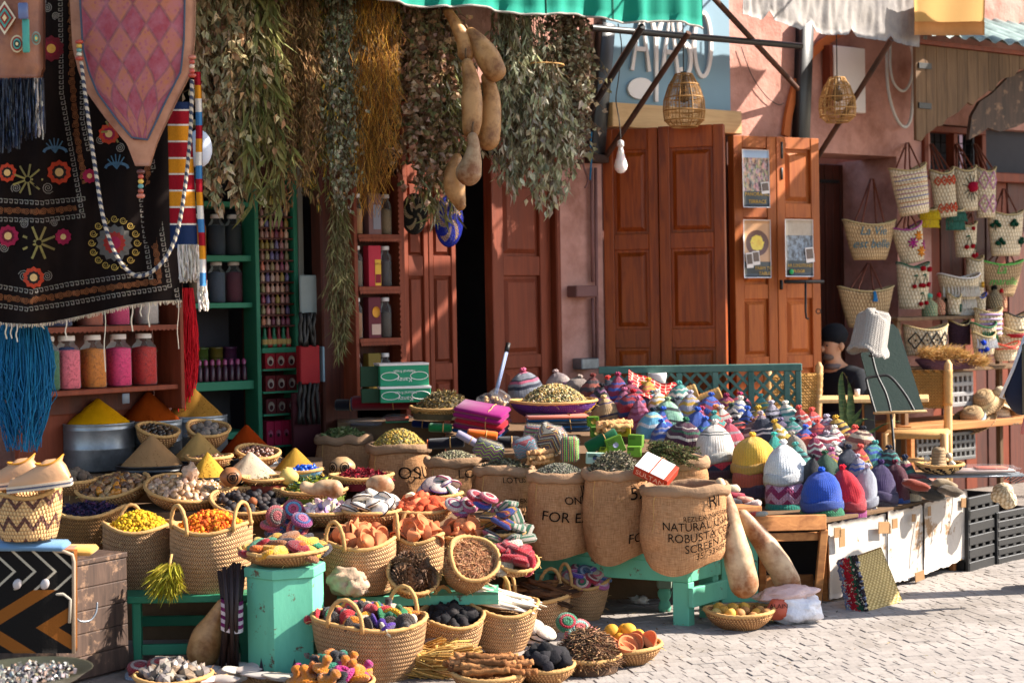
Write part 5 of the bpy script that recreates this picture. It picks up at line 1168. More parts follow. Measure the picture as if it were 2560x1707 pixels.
# -- spice tubs and cones
def spice(label,ax,ay,by,hw,s_,c,tubr=None,tubh=0,tubm='galv',tx_=None,c2=None):
 k=1/s_;base=P(ax,by,s_);h=(by-ay)*k;r=hw*k
 if tubr:
  R_=tubr*k;H_=tubh*k;lab=label.split(' cone')[0]
  t=thing('metal_tub',('galvanised metal tub holding the ' if tubm=='galv' else 'low black tray holding the ')+lab+' cone','tub' if tubm=='galv' else 'tray',P(tx_ or ax,by,s_)-V(0,0,H_))
  ob('drum',MB().lathe([(.0005,0),(R_*.98,0),(R_,.006),(R_,H_*.45),(R_*1.012,H_*.47),(R_,H_*.49),(R_,H_*.86),(R_*1.015,H_*.88),(R_,H_*.9),(R_,H_-.006),(R_*1.02,H_),(R_*.985,H_+.002),(R_*.97,H_-.02),(.0005,H_-.02)],48),M[tubm],t)
 mb=MB();N=26;pr=[]
 for i in range(N+1):
  q=i/N;z=h*(1-q);rr_=r*q
  if q<.08:z=h*(1-.08*.55-(q/.08)**2*.08*.45);
  pr.append((max(.0005,rr_),z))
 o_=R.uniform(0,50)
 def f(p,a,i):
  w_=1+.04*noise.noise(V(math.cos(a)*2,math.sin(a)*2,p.z*9+o_))+.025*math.sin(a*2+o_)+.02*noise.noise(V(math.cos(a)*7,math.sin(a)*7,p.z*40+o_));return V(p.x*w_,p.y*w_,p.z+.003*noise.noise(V(p.x*30,p.y*30,o_)))
 mb.lathe(pr+[(r,-.012),(.0005,-.013)],56,fun=f)
 for i in range(420):
  a=R.uniform(0,6.283);q=R.random()**.6;d_=R.uniform(.0012,.0034);mb.blob(TR((r*q*math.cos(a),r*q*math.sin(a),max(.001,h*(1-q)*.985-.001)),(0,0,0),(d_,d_,d_*.8)),1,.2)
 m_=gm('ground_spice',c,var=.14,sc_=25,rough=1,bump=.35,bsc=130,bd=.004,spec=.02,rv=0,col2=c2 or tuple(x*.78 for x in c),c2s=7,c2t=(.4,.8))
 tag(ob('spice_cone',mb,m_,None,base),label,'spice cone','spice cones on the left display')
spice('bright turmeric yellow cone at the far left',245,993,1056,77,500,H('c2890a'),88,116)
spice('rust brown cone behind the turmeric cone',373,974,1049,72,486,H('84360c'),76,100,tx_=378)
spice('golden tan cone in front of the red yarn',484,967,1038,70,476,H('94692c'),80,90,tx_=487)
spice('dusty brown cone on a black tray',380,1084,1160,75,516,H('94704c'),88,24,'tray_black')
spice('pale tan cone beside the grey balls',497,1078,1146,67,506,H('a3804c'),80,20,'tray_black')
spice('dark paprika red cone beside the green rack',617,1058,1140,74,492,H('7d2c0a'),80,30,tx_=622)
spice('small mustard yellow cone among nut baskets',520,1128,1190,50,526,H('b88a34'),54,10,'tray_black')
spice('pale beige cone beside the paprika cone',627,1127,1192,72,520,H('b09c84'),76,12,'tray_black')
spice('large ochre cone with a sunlit right side',739,1116,1190,72,506,H('94702c'),76,14,'tray_black')
# -- nut and ball baskets
B=bowl('small tilted basket of dark nuts between the tubs',388,1118,500,54,48,tilt=(rad(14),rad(10)),rz=.2)
pile('nut','brown nut in the small tilted basket between the tubs','nut','nuts in the tilted basket',B,.02,38,nut_ms,[('3a2a1c',''),('54381f',''),('2a2018','')],1.15)
B=bowl('small tilted basket of grey balls beside the golden tan cone',518,1112,494,54,46,tilt=(rad(16),rad(12)),rz=-.2)
pile('clay_ball','grey mealy ball in the small tilted basket','ball','grey balls in the tilted basket',B,.015,17,ball_ms,[('6b6058',''),('7d7066','')],1.05,edge=.78)
B=bowl('low basket of hazelnuts behind the mustard cone',523,1172,514,58,30)
pile('nut','hazelnut in the low basket behind the mustard cone','nut','hazelnuts in the low basket',B,.02,44,nut_ms,[('8a6244',''),('6b4830','')],1.1)
B=bowl('small basket of glossy nuts before the paprika cone',642,1160,505,56,34,tilt=(rad(12),rad(8)))
pile('nut','glossy dark nut in the basket before the paprika cone','nut','glossy nuts before the paprika cone',B,.025,44,nut_ms,[('6b4434',''),('4a2c22',''),('8a6450','')],1.1)
B=bowl('basket of grey pumice balls behind the leather shoes',185,1235,530,55,34)
pile('clay_ball','grey ball in the basket behind the leather shoes','ball','grey balls behind the shoes',B,.06,16,ball_ms,[('54483e',''),('64564a','')],1.25)
B=bowl('wide straw bowl of amber resin lumps',292,1256,532,92,48,tilt=(rad(14),rad(-6)))
pile('resin_lump',lambda c:f'{c} resin lump in the wide straw bowl at left','resin','amber resin lumps',B,.03,120,res_ms,[('8a5c34','brown'),('b08458','pale'),('c27a24','amber'),('6b4a34','dark'),('94744c','tan')],1.15,edge=.95)
B=bowl('wide straw bowl of pale frankincense crystals',462,1266,538,104,50,tilt=(rad(12),rad(8)))
pile('frankincense','pale frankincense cluster in the wide straw bowl','resin','frankincense clusters',B,.035,130,res_ms,[('a8825c',''),('b8957a',''),('94704c',''),('c9a888','')],1.25,edge=.95)
fk=ob('frankincense_block',MB().blob(TR((0,0,0),(0,0,0),(.035,.03,.045)),3,.3,3),M['oc_gloss'],None,P(476,1182,536),color=H('b8957a'));tag(fk,'large pale frankincense block standing up in its bowl','resin')
B=bowl('straw bowl of black balls with one brown ball',625,1292,548,100,46,tilt=(rad(13),rad(4)))
pile('scent_ball','black round ball in the straw bowl right of the orange flowers','ball','black balls in the straw bowl',B,.012,46,blobm('ball','oc',(.019,)*3,.06,1.5),[('241e20',''),('1c181c',''),('302624','')],1.0,edge=.9)
tag(ob('scent_ball',blobm('ball','oc',(.021,)*3,.05,1.5)[0],None,None,on(B,.12,-.35,.022,.012),color=H('8a4a24')),'single brown ball among the black balls','ball')
def pot(label,px,py,s_,r,h,c,lines,name='painted_gourd_pot'):
 p=P(px,py,s_);k=1/s_;r*=k;h*=k;t=thing(name,label,'ornament',p,R.uniform(-.3,.3))
 ob('shell',MB().lathe([(.0005,0)]+[(r*math.sin(.25+2.6*i/14)**.8,h*i/14)for i in range(15)]+[(.0005,h)],28),gm('carved_gourd',c,var=.2,rough=.45,col2=tuple(x*.5 for x in c),c2s=9),t)
 for ang_,rr_ in lines:
  for q in range(1,3):
   pts=[V((r*1.012)*math.cos(ang_+rr_*math.cos(b*.5)*q/2),(r*1.012)*math.sin(ang_+rr_*math.cos(b*.5)*q/2),h*.5+h*.28*math.sin(b*.5)*q/2)for b in range(14)];ob('painted_ring',MB().tube(pts,.0025,4),M['ink'],t)
  for b in range(3):ob('painted_star',MB().tube([V(r*1.015*math.cos(ang_+.15*math.cos(b*1.05)),r*1.015*math.sin(ang_+.15*math.cos(b*1.05)),h*(.5+.1*math.sin(b*1.05))),V(r*1.015*math.cos(ang_-.15*math.cos(b*1.05)),r*1.015*math.sin(ang_-.15*math.cos(b*1.05)),h*(.5-.1*math.sin(b*1.05)))],.002,4),M['ink'],t)
pot('small painted pot with a dark star beside the black balls',577,1216,540,28,48,H('94603c'),[(-1.3,.5)])
pot('painted gourd with eye motif in front of the grey sack',856,1190,520,33,48,H('a8845e'),[(-2.1,.4),(-1.1,.35)])
# -- flower baskets on the green bench
HB=[-2.0+0,1.1]
B=basket('large basket of dark purple dried petals behind the dark chest',222,1392,553,98,80,118,'basket_dk')
heap('dried_petals','heap of dark purple dried petals in the left basket','petals',B,.05,900,[H('1e1a36'),H('2a2044'),H('34203c'),H('141428'),H('4a2848')],.012,'leaf')
B=basket('tall basket heaped with yellow flower heads',350,1478,572,88,72,165,'basket',handles=[1.7],rz=.3)
heap('yellow_flowers','heap of small yellow dried flower heads in a basket','flowers',B,.085,800,[H('b8860c'),H('c99a14'),H('94700c'),H('d0a81c')],.0105,m_='vc')
B=basket('tall basket heaped with orange flower heads, looped handles',532,1487,582,102,84,175,'basket',handles=[-2.3+0,-.55],rz=0,hh=.1)
heap('orange_flowers','heap of orange dried flower heads in a handled basket','flowers',B,.085,850,[H('c2570c'),H('d87414'),H('b8480a'),H('e08c1c')],.0105)
fth=thing('feather_tuft','tuft of yellow green feathers between the two flower baskets','feathers',P(430,1420,600));mb=MB()
for i in range(520):
 a=R.uniform(-1.3,1.3);b=R.uniform(-.8,.8);L=R.uniform(.05,.125);d=V(-.35+a*.6,-.4+b*.5,-1+abs(a)*.3);mb.leaf(lmat(V(R.uniform(-.04,.03),R.uniform(-.03,.0),R.uniform(-.05,.03)),d,R.uniform(0,6)),L,.009,R.uniform(-.4,.4),.3,jit(R.choice([H('948a1c'),H('a89c24'),H('7d7414'),H('b8a83c')]),.2))
tag(ob('plumes',mb,M['leaf'],fth,smooth=False),None,None,None,'stuff');ob('quill',MB().tube([V(0,0,.06),V(-.02,-.02,-.05)],.006,6),M['rope'],fth)
gbn=thing('green_bench','low green slatted bench under the flower baskets','bench',P(440,1500,590));zB=P(440,1484,592).z
def pzx(px,s_,z):p=P(px,853,s_);return V(p.x,p.y,z)
a_,b_=pzx(290,598,zB),pzx(610,598,zB);bk_=pzx(290,560,zB)-a_
obox('seat_board','shelf_green',gbn,a_-V(0,0,.03),b_-a_,bk_,(0,0,.03))
for f_ in(0.08,.92):
 for g_ in(0.02,.9):obox('leg','shelf_green',gbn,a_+(b_-a_)*f_+bk_*g_-V(0,0,zB),(.035,0,0),(0,.035,0),(0,0,zB-.031))
obox('rail','shelf_green',gbn,a_+(b_-a_)*.08+V(.036,.004,.05-zB),(b_-a_)*.84-V(.04,0,0),(0,.025,0),(0,0,.045))
obox('rail','shelf_green',gbn,a_+(b_-a_)*.08+bk_*.9+V(.036,.004,.09-zB),(b_-a_)*.84-V(.04,0,0),(0,.025,0),(0,0,.045))
# -- middle bowls
B=bowl('shallow straw tray of mixed spice flakes before the beige cone',669,1212,532,66,18)
heap('spice_flakes','mixed red and green spice flakes in the shallow tray','spice',B,.02,420,[H('8a3420'),H('6b6a3c'),H('94803c'),H('54442c')],.008,'leaf')
B=bowl('pale blue bowl of blue dye lumps',762,1196,527,46,22,gm('blue_bowl_glaze',H('7aa8c2'),rough=.4))
pile('dye_lump','cobalt blue dye lump in the pale blue bowl','dye','blue dye lumps',B,.03,22,res_ms,[('0f3a94',''),('14489e','')],1.1)
sq=ob('yellow_squash',MB().blob(TR((0,0,0),(0,0,0),(.045,.045,.042)),3,.05),M['oc'],None,P(722,1192,535),color=H('c2a85c'));tag(sq,'small pale yellow round squash beside the blue dye bowl','squash')
B=bowl('wide straw bowl of green and yellow dried leaves',785,1258,540,84,34)
heap('dried_leaves','heap of green and yellow dried leaves in the wide bowl','leaves',B,.075,950,[H('6b7a24'),H('94942c'),H('4a5c2c'),H('a8a03c'),H('4a6a58')],.011,'leaf')
B=bowl('wide straw bowl of dark red dried flowers',905,1222,530,80,34)
heap('red_flowers','heap of dark red dried flowers behind the pumice bowl','flowers',B,.05,650,[H('6b0c1c'),H('8a1424'),H('a0182c'),H('4a0814')],.011,'leaf')
gs_=gourd('pale bottle-shaped gourd lying across the green leaves',[(762,1216,14),(785,1222,15),(810,1218,20),(834,1222,24)],562,'gourd_pale','lying_gourd',None,False)
B=bowl('straw bowl of pale pink and white mineral stones',815,1312,557,76,36)
pile('mineral',lambda c:f'{c} mineral stone in the straw bowl below the pale gourd','mineral','mineral stones in the straw bowl',B,.055,60,cry_ms,[('d0bcb8','white'),('c29aa0','pink'),('8a74a0','purple'),('c2b48c','cream')],1.1,edge=.92)
B=bowl('straw bowl of white pumice discs with dark edges',932,1312,560,78,38)
def edged(name,label,cat,group,p,e,c1,c2,sz=1.0):
 o=ob(name,pum_m,None,None,p,e,sz,color=c1);tag(o,label,cat,group)
 ob('stitched_edge',MB().tube([V(.0475*1.1*math.cos(i*pi/12),.0475*.85*math.sin(i*pi/12),-.003+.001*(i%2))for i in range(25)],.003,5,cap=False),M['oc_rough'],o,color=c2)
def edged_pile(B,n,dome,label,group,c1s,c2s,edge=.82,sz=1.0):
 r=random.Random(n+5)
 for i in range(n):
  q=math.sqrt((i+.5)/n)*edge;a=i*2.4+.5;x,y=q*math.cos(a),q*math.sin(a);p=on(B,x,y,r.uniform(0,.02),dome)
  edged('scrub_stone',label,'pumice',group,p,(-y*.8+.25+r.uniform(-.4,.4),x*.8+r.uniform(-.4,.4),r.uniform(0,6)),jit(H(r.choice(c1s)),.06),H(r.choice(c2s)),sz)
edged_pile(B,18,.07,'white pumice disc with dark stitched edge in the straw bowl','white pumice discs in the bowl',['c9bdb0','d8ccc0','bfb2a4'],['3a2c28','4a3a34'])
cp_=ob('cream_gourd_cap',MB().blob(TR((0,0,0),(0,0,0),(.062,.05,.045)),3,.12,.9),M['gourd_pale'],None,P(950,1212,556));tag(cp_,'rounded cream gourd resting on the white pumice discs','gourd')
B=bowl('straw bowl of orange clay bricks',1052,1308,556,80,36)
pile('clay_brick','orange clay brick in the straw bowl','clay brick','orange clay bricks',B,.075,52,brick_ms,[('d0603c',''),('dc7450',''),('b84c30','')],1.05,lay(.5))
tag(ob('clay_brick',cry_ms[1],None,None,on(B,-.3,-.2,.02,.075),color=H('d8c4a0')),'single pale cream lump among the orange clay bricks','clay')
B2=bowl('straw bowl of pink and purple edged discs behind the bricks',1102,1262,540,56,28)
edged_pile(B2,12,.07,'grey disc with pink or purple stitched edge right of the bricks','pink edged discs right of the bricks',['b8a8a0','a89890'],['8a2c54','4a3468','8a3c4a','2c5a4a'])
def ringdisc(label,px,py,s_,e,cols,group=None,sz=1.0,me=disc_m):
 o=ob('knit_disc',me,None,None,P(px,py,s_),e,sz,color=H(cols[0]));tag(o,label,'knit disc',group)
 for i,c in enumerate(cols[1:]):
  r_=.032-i*.011
  for sg in(1,-1):ob('knit_ring',MB().lathe([(max(.0006,r_-.010),sg*(.0132+i*.0012)),(r_,sg*(.0128+i*.0012)),(r_+.001,sg*.01)],22),M['knit'],o,color=H(c))
 return o
rd=[('pink ringed knit disc at the top of the stack beside the flowers',733,1274,(1.0,.3,0),['a83c54','5a94b8','c24c74']),('blue and brown ringed knit disc leaning in the stack',712,1305,(.9,.9,.2),['3a5a8a','6b5a4a','a85c7a']),('pink and grey ringed knit disc lying low in the stack',678,1312,(.25,.1,0),['b0546a','7d6a5c','c27a8a']),('dark blue and pink knit disc at the bottom of the stack',688,1330,(.2,-.1,0),['2c3a5a','a83c54','2c4a6a']),('reddish upright knit disc left in the stack',690,1290,(1.2,1.1,.3),['94484a','6b5a54','94484a']),('orange pink knit disc at the right of the stack',744,1322,(.9,.7,-.4),['b8544a','7d3454','5a7a94']),('purple pink knit disc behind the stack',755,1300,(.5,.4,0),['8a3c6b','4a5a8a','b05a7a'])]
for i,(lb,x,y,e,c)in enumerate(rd):ringdisc(lb,x,y,562+i,e,c,'ringed knit discs beside the flowers',1.12)
pc=G(718,1680);ped=thing('green_pedestal','mint green hexagonal pedestal with notched feet under the pad bowl','pedestal',pc,rad(20));kp=1/sof(pc);hp=.405
b6=MB().lathe([(97*kp,0),(97*kp,hp)],6);ob('body',b6,M['mint'],ped,smooth=False)
ob('top_slab',MB().lathe([(.0005,hp),(101*kp,hp),(103*kp,hp+.004),(103*kp,hp+.036),(100*kp,hp+.041),(.0005,hp+.041)],6),M['mint'],ped,smooth=False)
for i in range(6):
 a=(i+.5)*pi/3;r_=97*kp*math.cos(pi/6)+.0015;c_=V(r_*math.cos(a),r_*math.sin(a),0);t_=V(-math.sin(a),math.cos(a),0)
 ob('notch_shade',MB().add([c_-t_*.025,c_+t_*.025,c_+V(0,0,.085)],[(0,1,2)]),room,ped,smooth=False)  # flat dark triangle painted as the shade of a notch, nothing is cut
pt=pc+V(0,0,hp+.042);px_,s_b=722,sof(pt)
B=bowl('woven straw platter of colourful knit pads on the green pedestal',722,0,s_b,112,38,p=pt)
padc=[('c98a14','mustard'),('c25c1c','orange'),('2c2226','black'),('2c7a54','green'),('b88a74','beige'),('a83c7a','pink'),('8a5634','brown'),('d0a034','yellow'),('8a1c24','red')]
pile('knit_pad',lambda c:f'{c} oval knit pad on the platter above the green pedestal','knit pad','knit pads on the platter',B,.065,36,oval_m,padc,1.0,lay(.3),edge=.97)
tc=[('c4754c','')]
for lb,cx,yb,s_,rt,rb,h,hd,nn,w_ in(('large handled basket heaped with terracotta cups',902,1478,582,93,74,126,[-2.2,.2],26,'largest'),('middle basket heaped with terracotta cups and cones',1047,1450,574,66,58,110,[2.0],19,'middle'),('right hand basket heaped with small terracotta cups',1160,1440,566,62,52,104,[],20,'right hand')):
 B=basket(lb,cx,yb,s_,rt,rb,h,'basket',handles=hd,hh=.1)
 pile('terracotta_cup',f'footed terracotta cup in the {w_} basket of pottery','cup',f'terracotta cups in the {w_} basket',B,.075,nn,[cup_m,cup_m,dish_m,cone_m],tc,(.98 if w_!='right hand' else .85),None,edge=.85)
rs=basket('tilted basket facing the street filled with fine straw',1158,1440,584,66,50,92,'basket',tilt=(rad(48),rad(22)),rz=.1,deep=.03)
heap('straw_fluff','fine reddish straw filling the tilted basket','straw',rs,.015,1500,[H('a8744c'),H('8a5838'),H('c2946a'),H('94684a')],.011,'twig',under=H('8a5c3c'))
pn=bowl('tilted straw bowl of pine cones',1020,1470,592,66,46,tilt=(rad(32),rad(20)))
pile('pine_cone','dark open pine cone in the tilted straw bowl','pine cone','pine cones in the tilted bowl',pn,.05,16,pine_m,[('5c4230',''),('6e523c','')],1.2,edge=.75)
sp=thing('sponge_heap','pale round sea sponges beside the terracotta basket','sponge',P(865,1480,598))
tag(sp,'pale lumpy sea sponge beside the terracotta basket','sponge');ob('sponge',MB().blob(TR((0,0,.05),(0,0,0),(.075,.06,.055)),4,.22,2.0),M['oc_rough'],sp,color=H('a88c74'));ob('lobe',MB().blob(TR((.05,-.03,.03),(0,0,0),(.05,.045,.04)),3,.25,2.4),M['oc_rough'],sp,color=H('b89a80'))
kc=[('94182a','red'),('2c3a8a','blue'),('c98a14','mustard'),('c2b4a4','cream'),('a83c5c','pink'),('241e22','black'),('2c6a4a','green')]
def stripedpad(nm,cols):
 st_=[];y_=0
 for i in range(14):st_.append((i/14,H(R.choice(cols))));
 m_=knit(nm,stripes=st_,st=.012,row=.011);me=MB();me.box((0,0,0),(.1,.085,.028),.012)
 me.uv=[[((x/.1+.5),(y/.085+.5))for x,y in f]for f in me.uv];return me.mesh('pad',m_)
sp_ms=[stripedpad('striped_knit',c)for c in(['c98a14','2c3a8a','94182a'],['c2b4a4','241e22','c98a14'],['94182a','c2b4a4','2c6a4a'],['a83c5c','241e22','c2b4a4'])]
B=bowl('straw bowl overflowing with striped knitted squares',1258,1352,566,60,24,rz=.3)
pile('knit_square','striped knitted square piled in the bowl before the sacks','knit square','striped knitted squares before the sacks',B,.13,22,sp_ms,[('ffffff','')],.95,lay(.6),edge=1.2)
for i,(x,y,c)in enumerate(((1172,1262,['b05a7a','c2b4a4','94182a']),(1152,1275,['a0486a','8a8a9a']),(1135,1262,['b8a8a0','8a2c54']),(1190,1240,['94182a','c2a0a0']),(1205,1258,['2c3a8a','a83c7a']),(1222,1244,['a83c54','d0b8a8','94182a']))):ringdisc(['rosy round knit disc left of the striped squares','pale pink knit disc left edge of striped squares','cream knit disc with plum ring near the bricks','red knit disc above the striped squares','blue and pink knit disc topping the striped squares','red and cream knit disc beside the blue one'][i],x,y,562+i,(.7-.1*i,.4,0),c)
B=bowl('tilted straw bowl of red knit purses',1276,1424,582,64,34,tilt=(rad(20),rad(14)))
pile('knit_purse',lambda c:f'{c} knitted purse in the tilted bowl left of the bench','knit purse','knit purses in the tilted bowl',B,.06,16,[square_m,square_m,oval_m],[('94101e','red'),('94101e','red'),('a01424','red'),('b8a894','beige')],1.05,lay(.7))
def gb2(label,cx,yb,rt,rb,h,**kw):
 p=G(cx,yb);return basket(label,cx,yb,sof(p),rt,rb,h,p=p,**kw)
B=gb2('handled basket of ringed knit pads beside the bench',1455,1545,66,44,100,handles=[1.3,-2.4],tilt=(rad(5),rad(4)))
for i in range(20):
 q=math.sqrt((i+.5)/20)*.95;a=i*2.4;x,y=q*math.cos(a),q*math.sin(a);c=[['5a3c94','b8a0b0','3a2c8a'],['a83c54','d0b8a8','2c6a4a'],['2c4a6a','8a9aa8'],['94182a','c2b4a4','94182a'],['b05a8a','d0b0b8'],['b8a894','c25c6a'],['3a5a8a','b05a7a']][i%7]
 nmz=['violet ringed','pink and green ringed','slate blue','red and cream ringed','rose pink','beige','blue and pink'][i%7]
 o=ringdisc(f'{nmz} knit pad in the handled basket beside the bench',0,0,500,(-y*.6+R.uniform(-.4,.6),x*.6+R.uniform(-.4,.4),0),c,'ringed knit pads in the handled basket',.95);o.location=on(B,x,y,.01,.06)
B=gb2('basket of rough brown bark pieces',1338,1578,84,60,100,handles=[1.2,-2.6],tilt=(rad(4),rad(5)))
pile('bark_piece','rough brown bark slab in the basket beside the knit pads','bark','bark pieces in the basket',B,.045,22,bark_ms,[('54341f',''),('6b4426',''),('3a261a','')],.95,lambda r,x,y:(r.uniform(-.4,.4),r.uniform(-.3,.3),r.uniform(-.5,.5)))
B=gb2('wide basket of long white bleached strips',1242,1622,96,64,122,handles=[1.7,-2.9],tilt=(rad(7),rad(6)))
pile('white_strip','long white bleached strip in the wide floor basket','strip','white strips in the basket',B,.05,26,slip_m,[('d8c8b4',''),('cbbaa4',''),('e0d4c4','')],.95,lambda r,x,y:(r.uniform(-.3,.3),r.uniform(-.1,.25),-.25+r.uniform(-.3,.3)),edge=.7)
B=gb2('basket of black lava stones',1122,1645,82,56,112,handles=[1.9],tilt=(rad(8),rad(5)))
pile('lava_stone','black lava stone in the floor basket','stone','lava stones in the basket',B,.04,26,coal_ms,[('2a2628',''),('34302f',''),('1e1c1e','')],1.0)
B=gb2('largest floor basket full of colourful knitted scrubbers',920,1692,144,104,150,handles=[-1.95,1.0],hh=.11,ov=.75,tilt=(rad(3),rad(3)))
kt=[('1c6a3c','green'),('c98a14','yellow'),('4a2480','purple'),('b01c24','red'),('c2b094','cream'),('3a2c24','dark brown'),('c2701c','orange')]
pile('knit_scrubber',lambda c:f'{c} knitted scrubber with a knob in the largest floor basket','scrubber','knitted scrubbers in the largest basket',B,.05,54,knob_m,kt,1.0,None,edge=.95)
def ground_bowl(label,cx,yb,rt,h,**kw):
 p=G(cx,yb);return bowl(label,cx,yb,sof(p),rt,h,p=p,**kw)
B=ground_bowl('straw bowl of yellow fruits and terracotta dishes at the street side',1562,1655,96,46)
W_,r_,h_,o_=B
for i,(x,y,z)in enumerate([(-.75,.5,0),(-.45,.75,.02),(-.35,.35,.05),(.05,.7,.04),(.15,.3,.055),(.45,.6,.02),(.6,.25,.0),(-.8,.1,0),(.3,.8,.01),(-.1,.1,.02),(.7,.55,0)]):
 tag(ob('yellow_fruit',fruit_ms[i%2],None,None,on(B,x*.95,y*.95,.012+z),rrot(),1.0,color=jit(H('c98c24'),.1)),'round yellow orange fruit in the bowl of terracotta dishes','fruit','yellow fruits in the street side bowl')
for i,(x,y)in enumerate([(-.7,-.25),(-.35,-.45),(0,-.6),(.3,-.35),(.55,-.4),(.75,-.1),(.1,-.2),(.4,-.05),(-.1,-.85)]):tag(ob('terracotta_dish',[dish_m,cup_m][i%2],None,None,on(B,x,y,.02),(R.uniform(.3,1.2),R.uniform(-.5,.5),R.uniform(0,6)),1.15),'terracotta dish lying in front of the yellow fruits','dish','terracotta dishes before the fruits')
B=ground_bowl('straw bowl of wiry brown roots',1470,1678,82,40)
heap('wiry_roots','tangled wiry brown roots in the floor bowl','roots',B,.12,2600,[H('6b4a34'),H('8a6444'),H('4a3424'),H('a07c5a')],.016,'twig',under=H('4a3424'))
B=ground_bowl('straw bowl of charcoal blocks',1362,1704,76,42)
pile('charcoal_block','black charcoal block in the floor bowl','charcoal','charcoal blocks in the bowl',B,.085,26,coal_ms[:3],[('201e20',''),('2a282a','')],1.05,lay(.7))
B=ground_bowl('bowl of reddish wooden stick bundles at the front',1225,1725,96,46)
pile('wood_stick','reddish brown wooden stick lying in the front bowl','stick','wooden sticks in the front bowl',B,.08,40,stick_m,[('8a5a34',''),('a87448',''),('6b4428','')],1.0,lambda r,x,y:(r.uniform(-.1,.1),r.uniform(-.15,.15),-.15+r.uniform(-.2,.2)),edge=.75)
hk=thing('husk_bundles','straw bundles','straw')
bpy.data.objects.remove(hk)
for i in range(20):
 p=G(1000+9*(i%10)*1.9+R.uniform(-8,8),1690-18*(i//10)+R.uniform(-6,10));mb=MB();a=R.uniform(-.6,.6)
 t=thing('straw_bundle','tied pale straw husk bundle at the front of the display','straw bundle',p+V(0,0,.03+.03*(i%3)),group='tied straw husk bundles',rot=(R.uniform(-.3,.3),R.uniform(-.3,.3),a))
 for j in range(34):
  y,z=R.gauss(0,.008),R.gauss(0,.008);mb.tube([V(-.07,y*.4,z*.4),V(-.04,y*.5,z*.5),V(.02,y*2,z*2),V(.085,y*2.6,z*2.6)],.0028,3,None,jit(R.choice([H('c99a50'),H('a87c3c'),H('dcb46c')]),.2),cap=False)
 tag(ob('straws',mb,M['vc'],t),None,None,None,'stuff');ob('knot',MB().blob(TR((-.062,0,0),(0,0,0),(.018,.016,.016)),2,.25,2),M['oc_rough'],t,color=H('b8894a'))
B=ground_bowl('low tray of orange and pink knitted scrubbers at the bottom edge',830,1735,108,30)
pile('knit_scrubber',lambda c:f'{c} knitted scrubber in the low front tray','scrubber','knitted scrubbers in the low front tray',B,.09,34,knob_m,[('c97410','orange'),('c97410','orange'),('a8186a','magenta'),('201c1e','black'),('1c6a54','green')],1.15,lay(.6),edge=.95)
for i,(x,y,a)in enumerate([(535,1690,.2),(570,1680,.5),(600,1668,.35),(620,1690,-.1),(660,1680,.1),(690,1694,-.15),(560,1705,-.3),(650,1702,0),(600,1684,1.2),(545,1672,.4),(640,1670,.2),(585,1690,.9),(675,1674,-.1),(715,1690,.3),(520,1706,.6),(700,1706,.1)]):
 p=G(x,y+22);tag(ob('cuttlebone',bone_m,None,None,p+V(0,0,.022+.013*(i%4)),(R.uniform(.1,.5),R.uniform(-.2,.2),a),R.uniform(.85,1.1),color=jit(H('ab9f94'),.12)),'white cuttlebone in the heap before the green pedestal','cuttlebone','cuttlebones before the pedestal')
B=ground_bowl('low tray under the white cuttlebones',615,1725,112,20)
B=ground_bowl('dark rimmed bowl of grey crystals before the green bench',436,1722,98,36)
pile('crystal','grey quartz crystal in the dark rimmed bowl','crystal','grey crystals in the bowl',B,.06,64,cry_ms,[('7d736b',''),('5c534d',''),('94877a',''),('84705c','')],1.15)
for i,(x,y,e)in enumerate([(715,1650,(.7,.5,.4)),(755,1640,(1.2,.3,.6)),(722,1672,(.4,.9,0)),(750,1672,(.3,.8,.5)),(770,1630,(.9,.3,1.2))]):
 tag(ob('knit_mitt',MB().box((0,0,0),(.105,.08,.03),.014),M['knit'],None,G(x,1690)+V(0,.02,(1690-y)/615),e,color=jit(H('9a8478'),.08)),['grey ribbed scrub mitt leaning on the green pedestal','grey ribbed scrub mitt standing behind the others','grey beige scrub mitt lying lowest by the pedestal','rounded grey scrub mitt beside the lowest one','tall grey scrub mitt touching the knitted scrubbers basket'][i],'scrub mitt')
for i,(x,y,c)in enumerate([(350,1668,['94202a','b8a8a0','94202a']),(345,1690,['8a9ab0','94202a']),(400,1660,['a8302a','b8a894'])]):ringdisc(['red and white knit disc beside the dark chest','pale blue knit disc under the red one by the chest','orange red knit disc near the leaning gourd'][i],x,y,612,(.3,.1,0),c,None,1.2)
for i,(x,y,e)in enumerate([(1335,1565,(.9,.2,0)),(1365,1580,(.6,.4,0)),(1350,1590,(.3,.2,0)),(1330,1600,(.2,0,0)),(1345,1604,(.2,.1,0))]):edged('scrub_stone','white scrub disc with black edge between floor baskets','pumice','white scrub discs on the floor',G(x,1612)+V(0,0,(1612-y)/575),e,H('c9bdb0'),H('1e1a1a'),1.0)
for i,(x,y,e)in enumerate([(1180,1598,(1.1,.3,.8)),(1195,1606,(1.0,.3,.7)),(1212,1618,(.3,.1,0)),(1185,1622,(.2,0,0))]):edged('scrub_stone','striped scrub disc tucked under the white strip basket','pumice','scrub discs under the strip basket',G(x,1632)+V(0,0,(1632-y)/590),e,H('b8aca0'),H('241e22'),.9)
for i,(x,y,c)in enumerate([(1418,1556,['2c6a4a','94182a','2c6a4a']),(1450,1572,['b85c5c','7aa89a','c24a4a']),(1472,1590,['b86464','7aa08a']),(1440,1590,['a84a54','7aa89a'])]):ringdisc(['green and red knit square behind the wiry roots','coral and mint knit disc behind the wiry roots','coral knit disc nearest the yellow fruits','pink mint knit disc on the wiry roots'][i],x,y,575+i,(.8,.2,0),c,None,1.15)
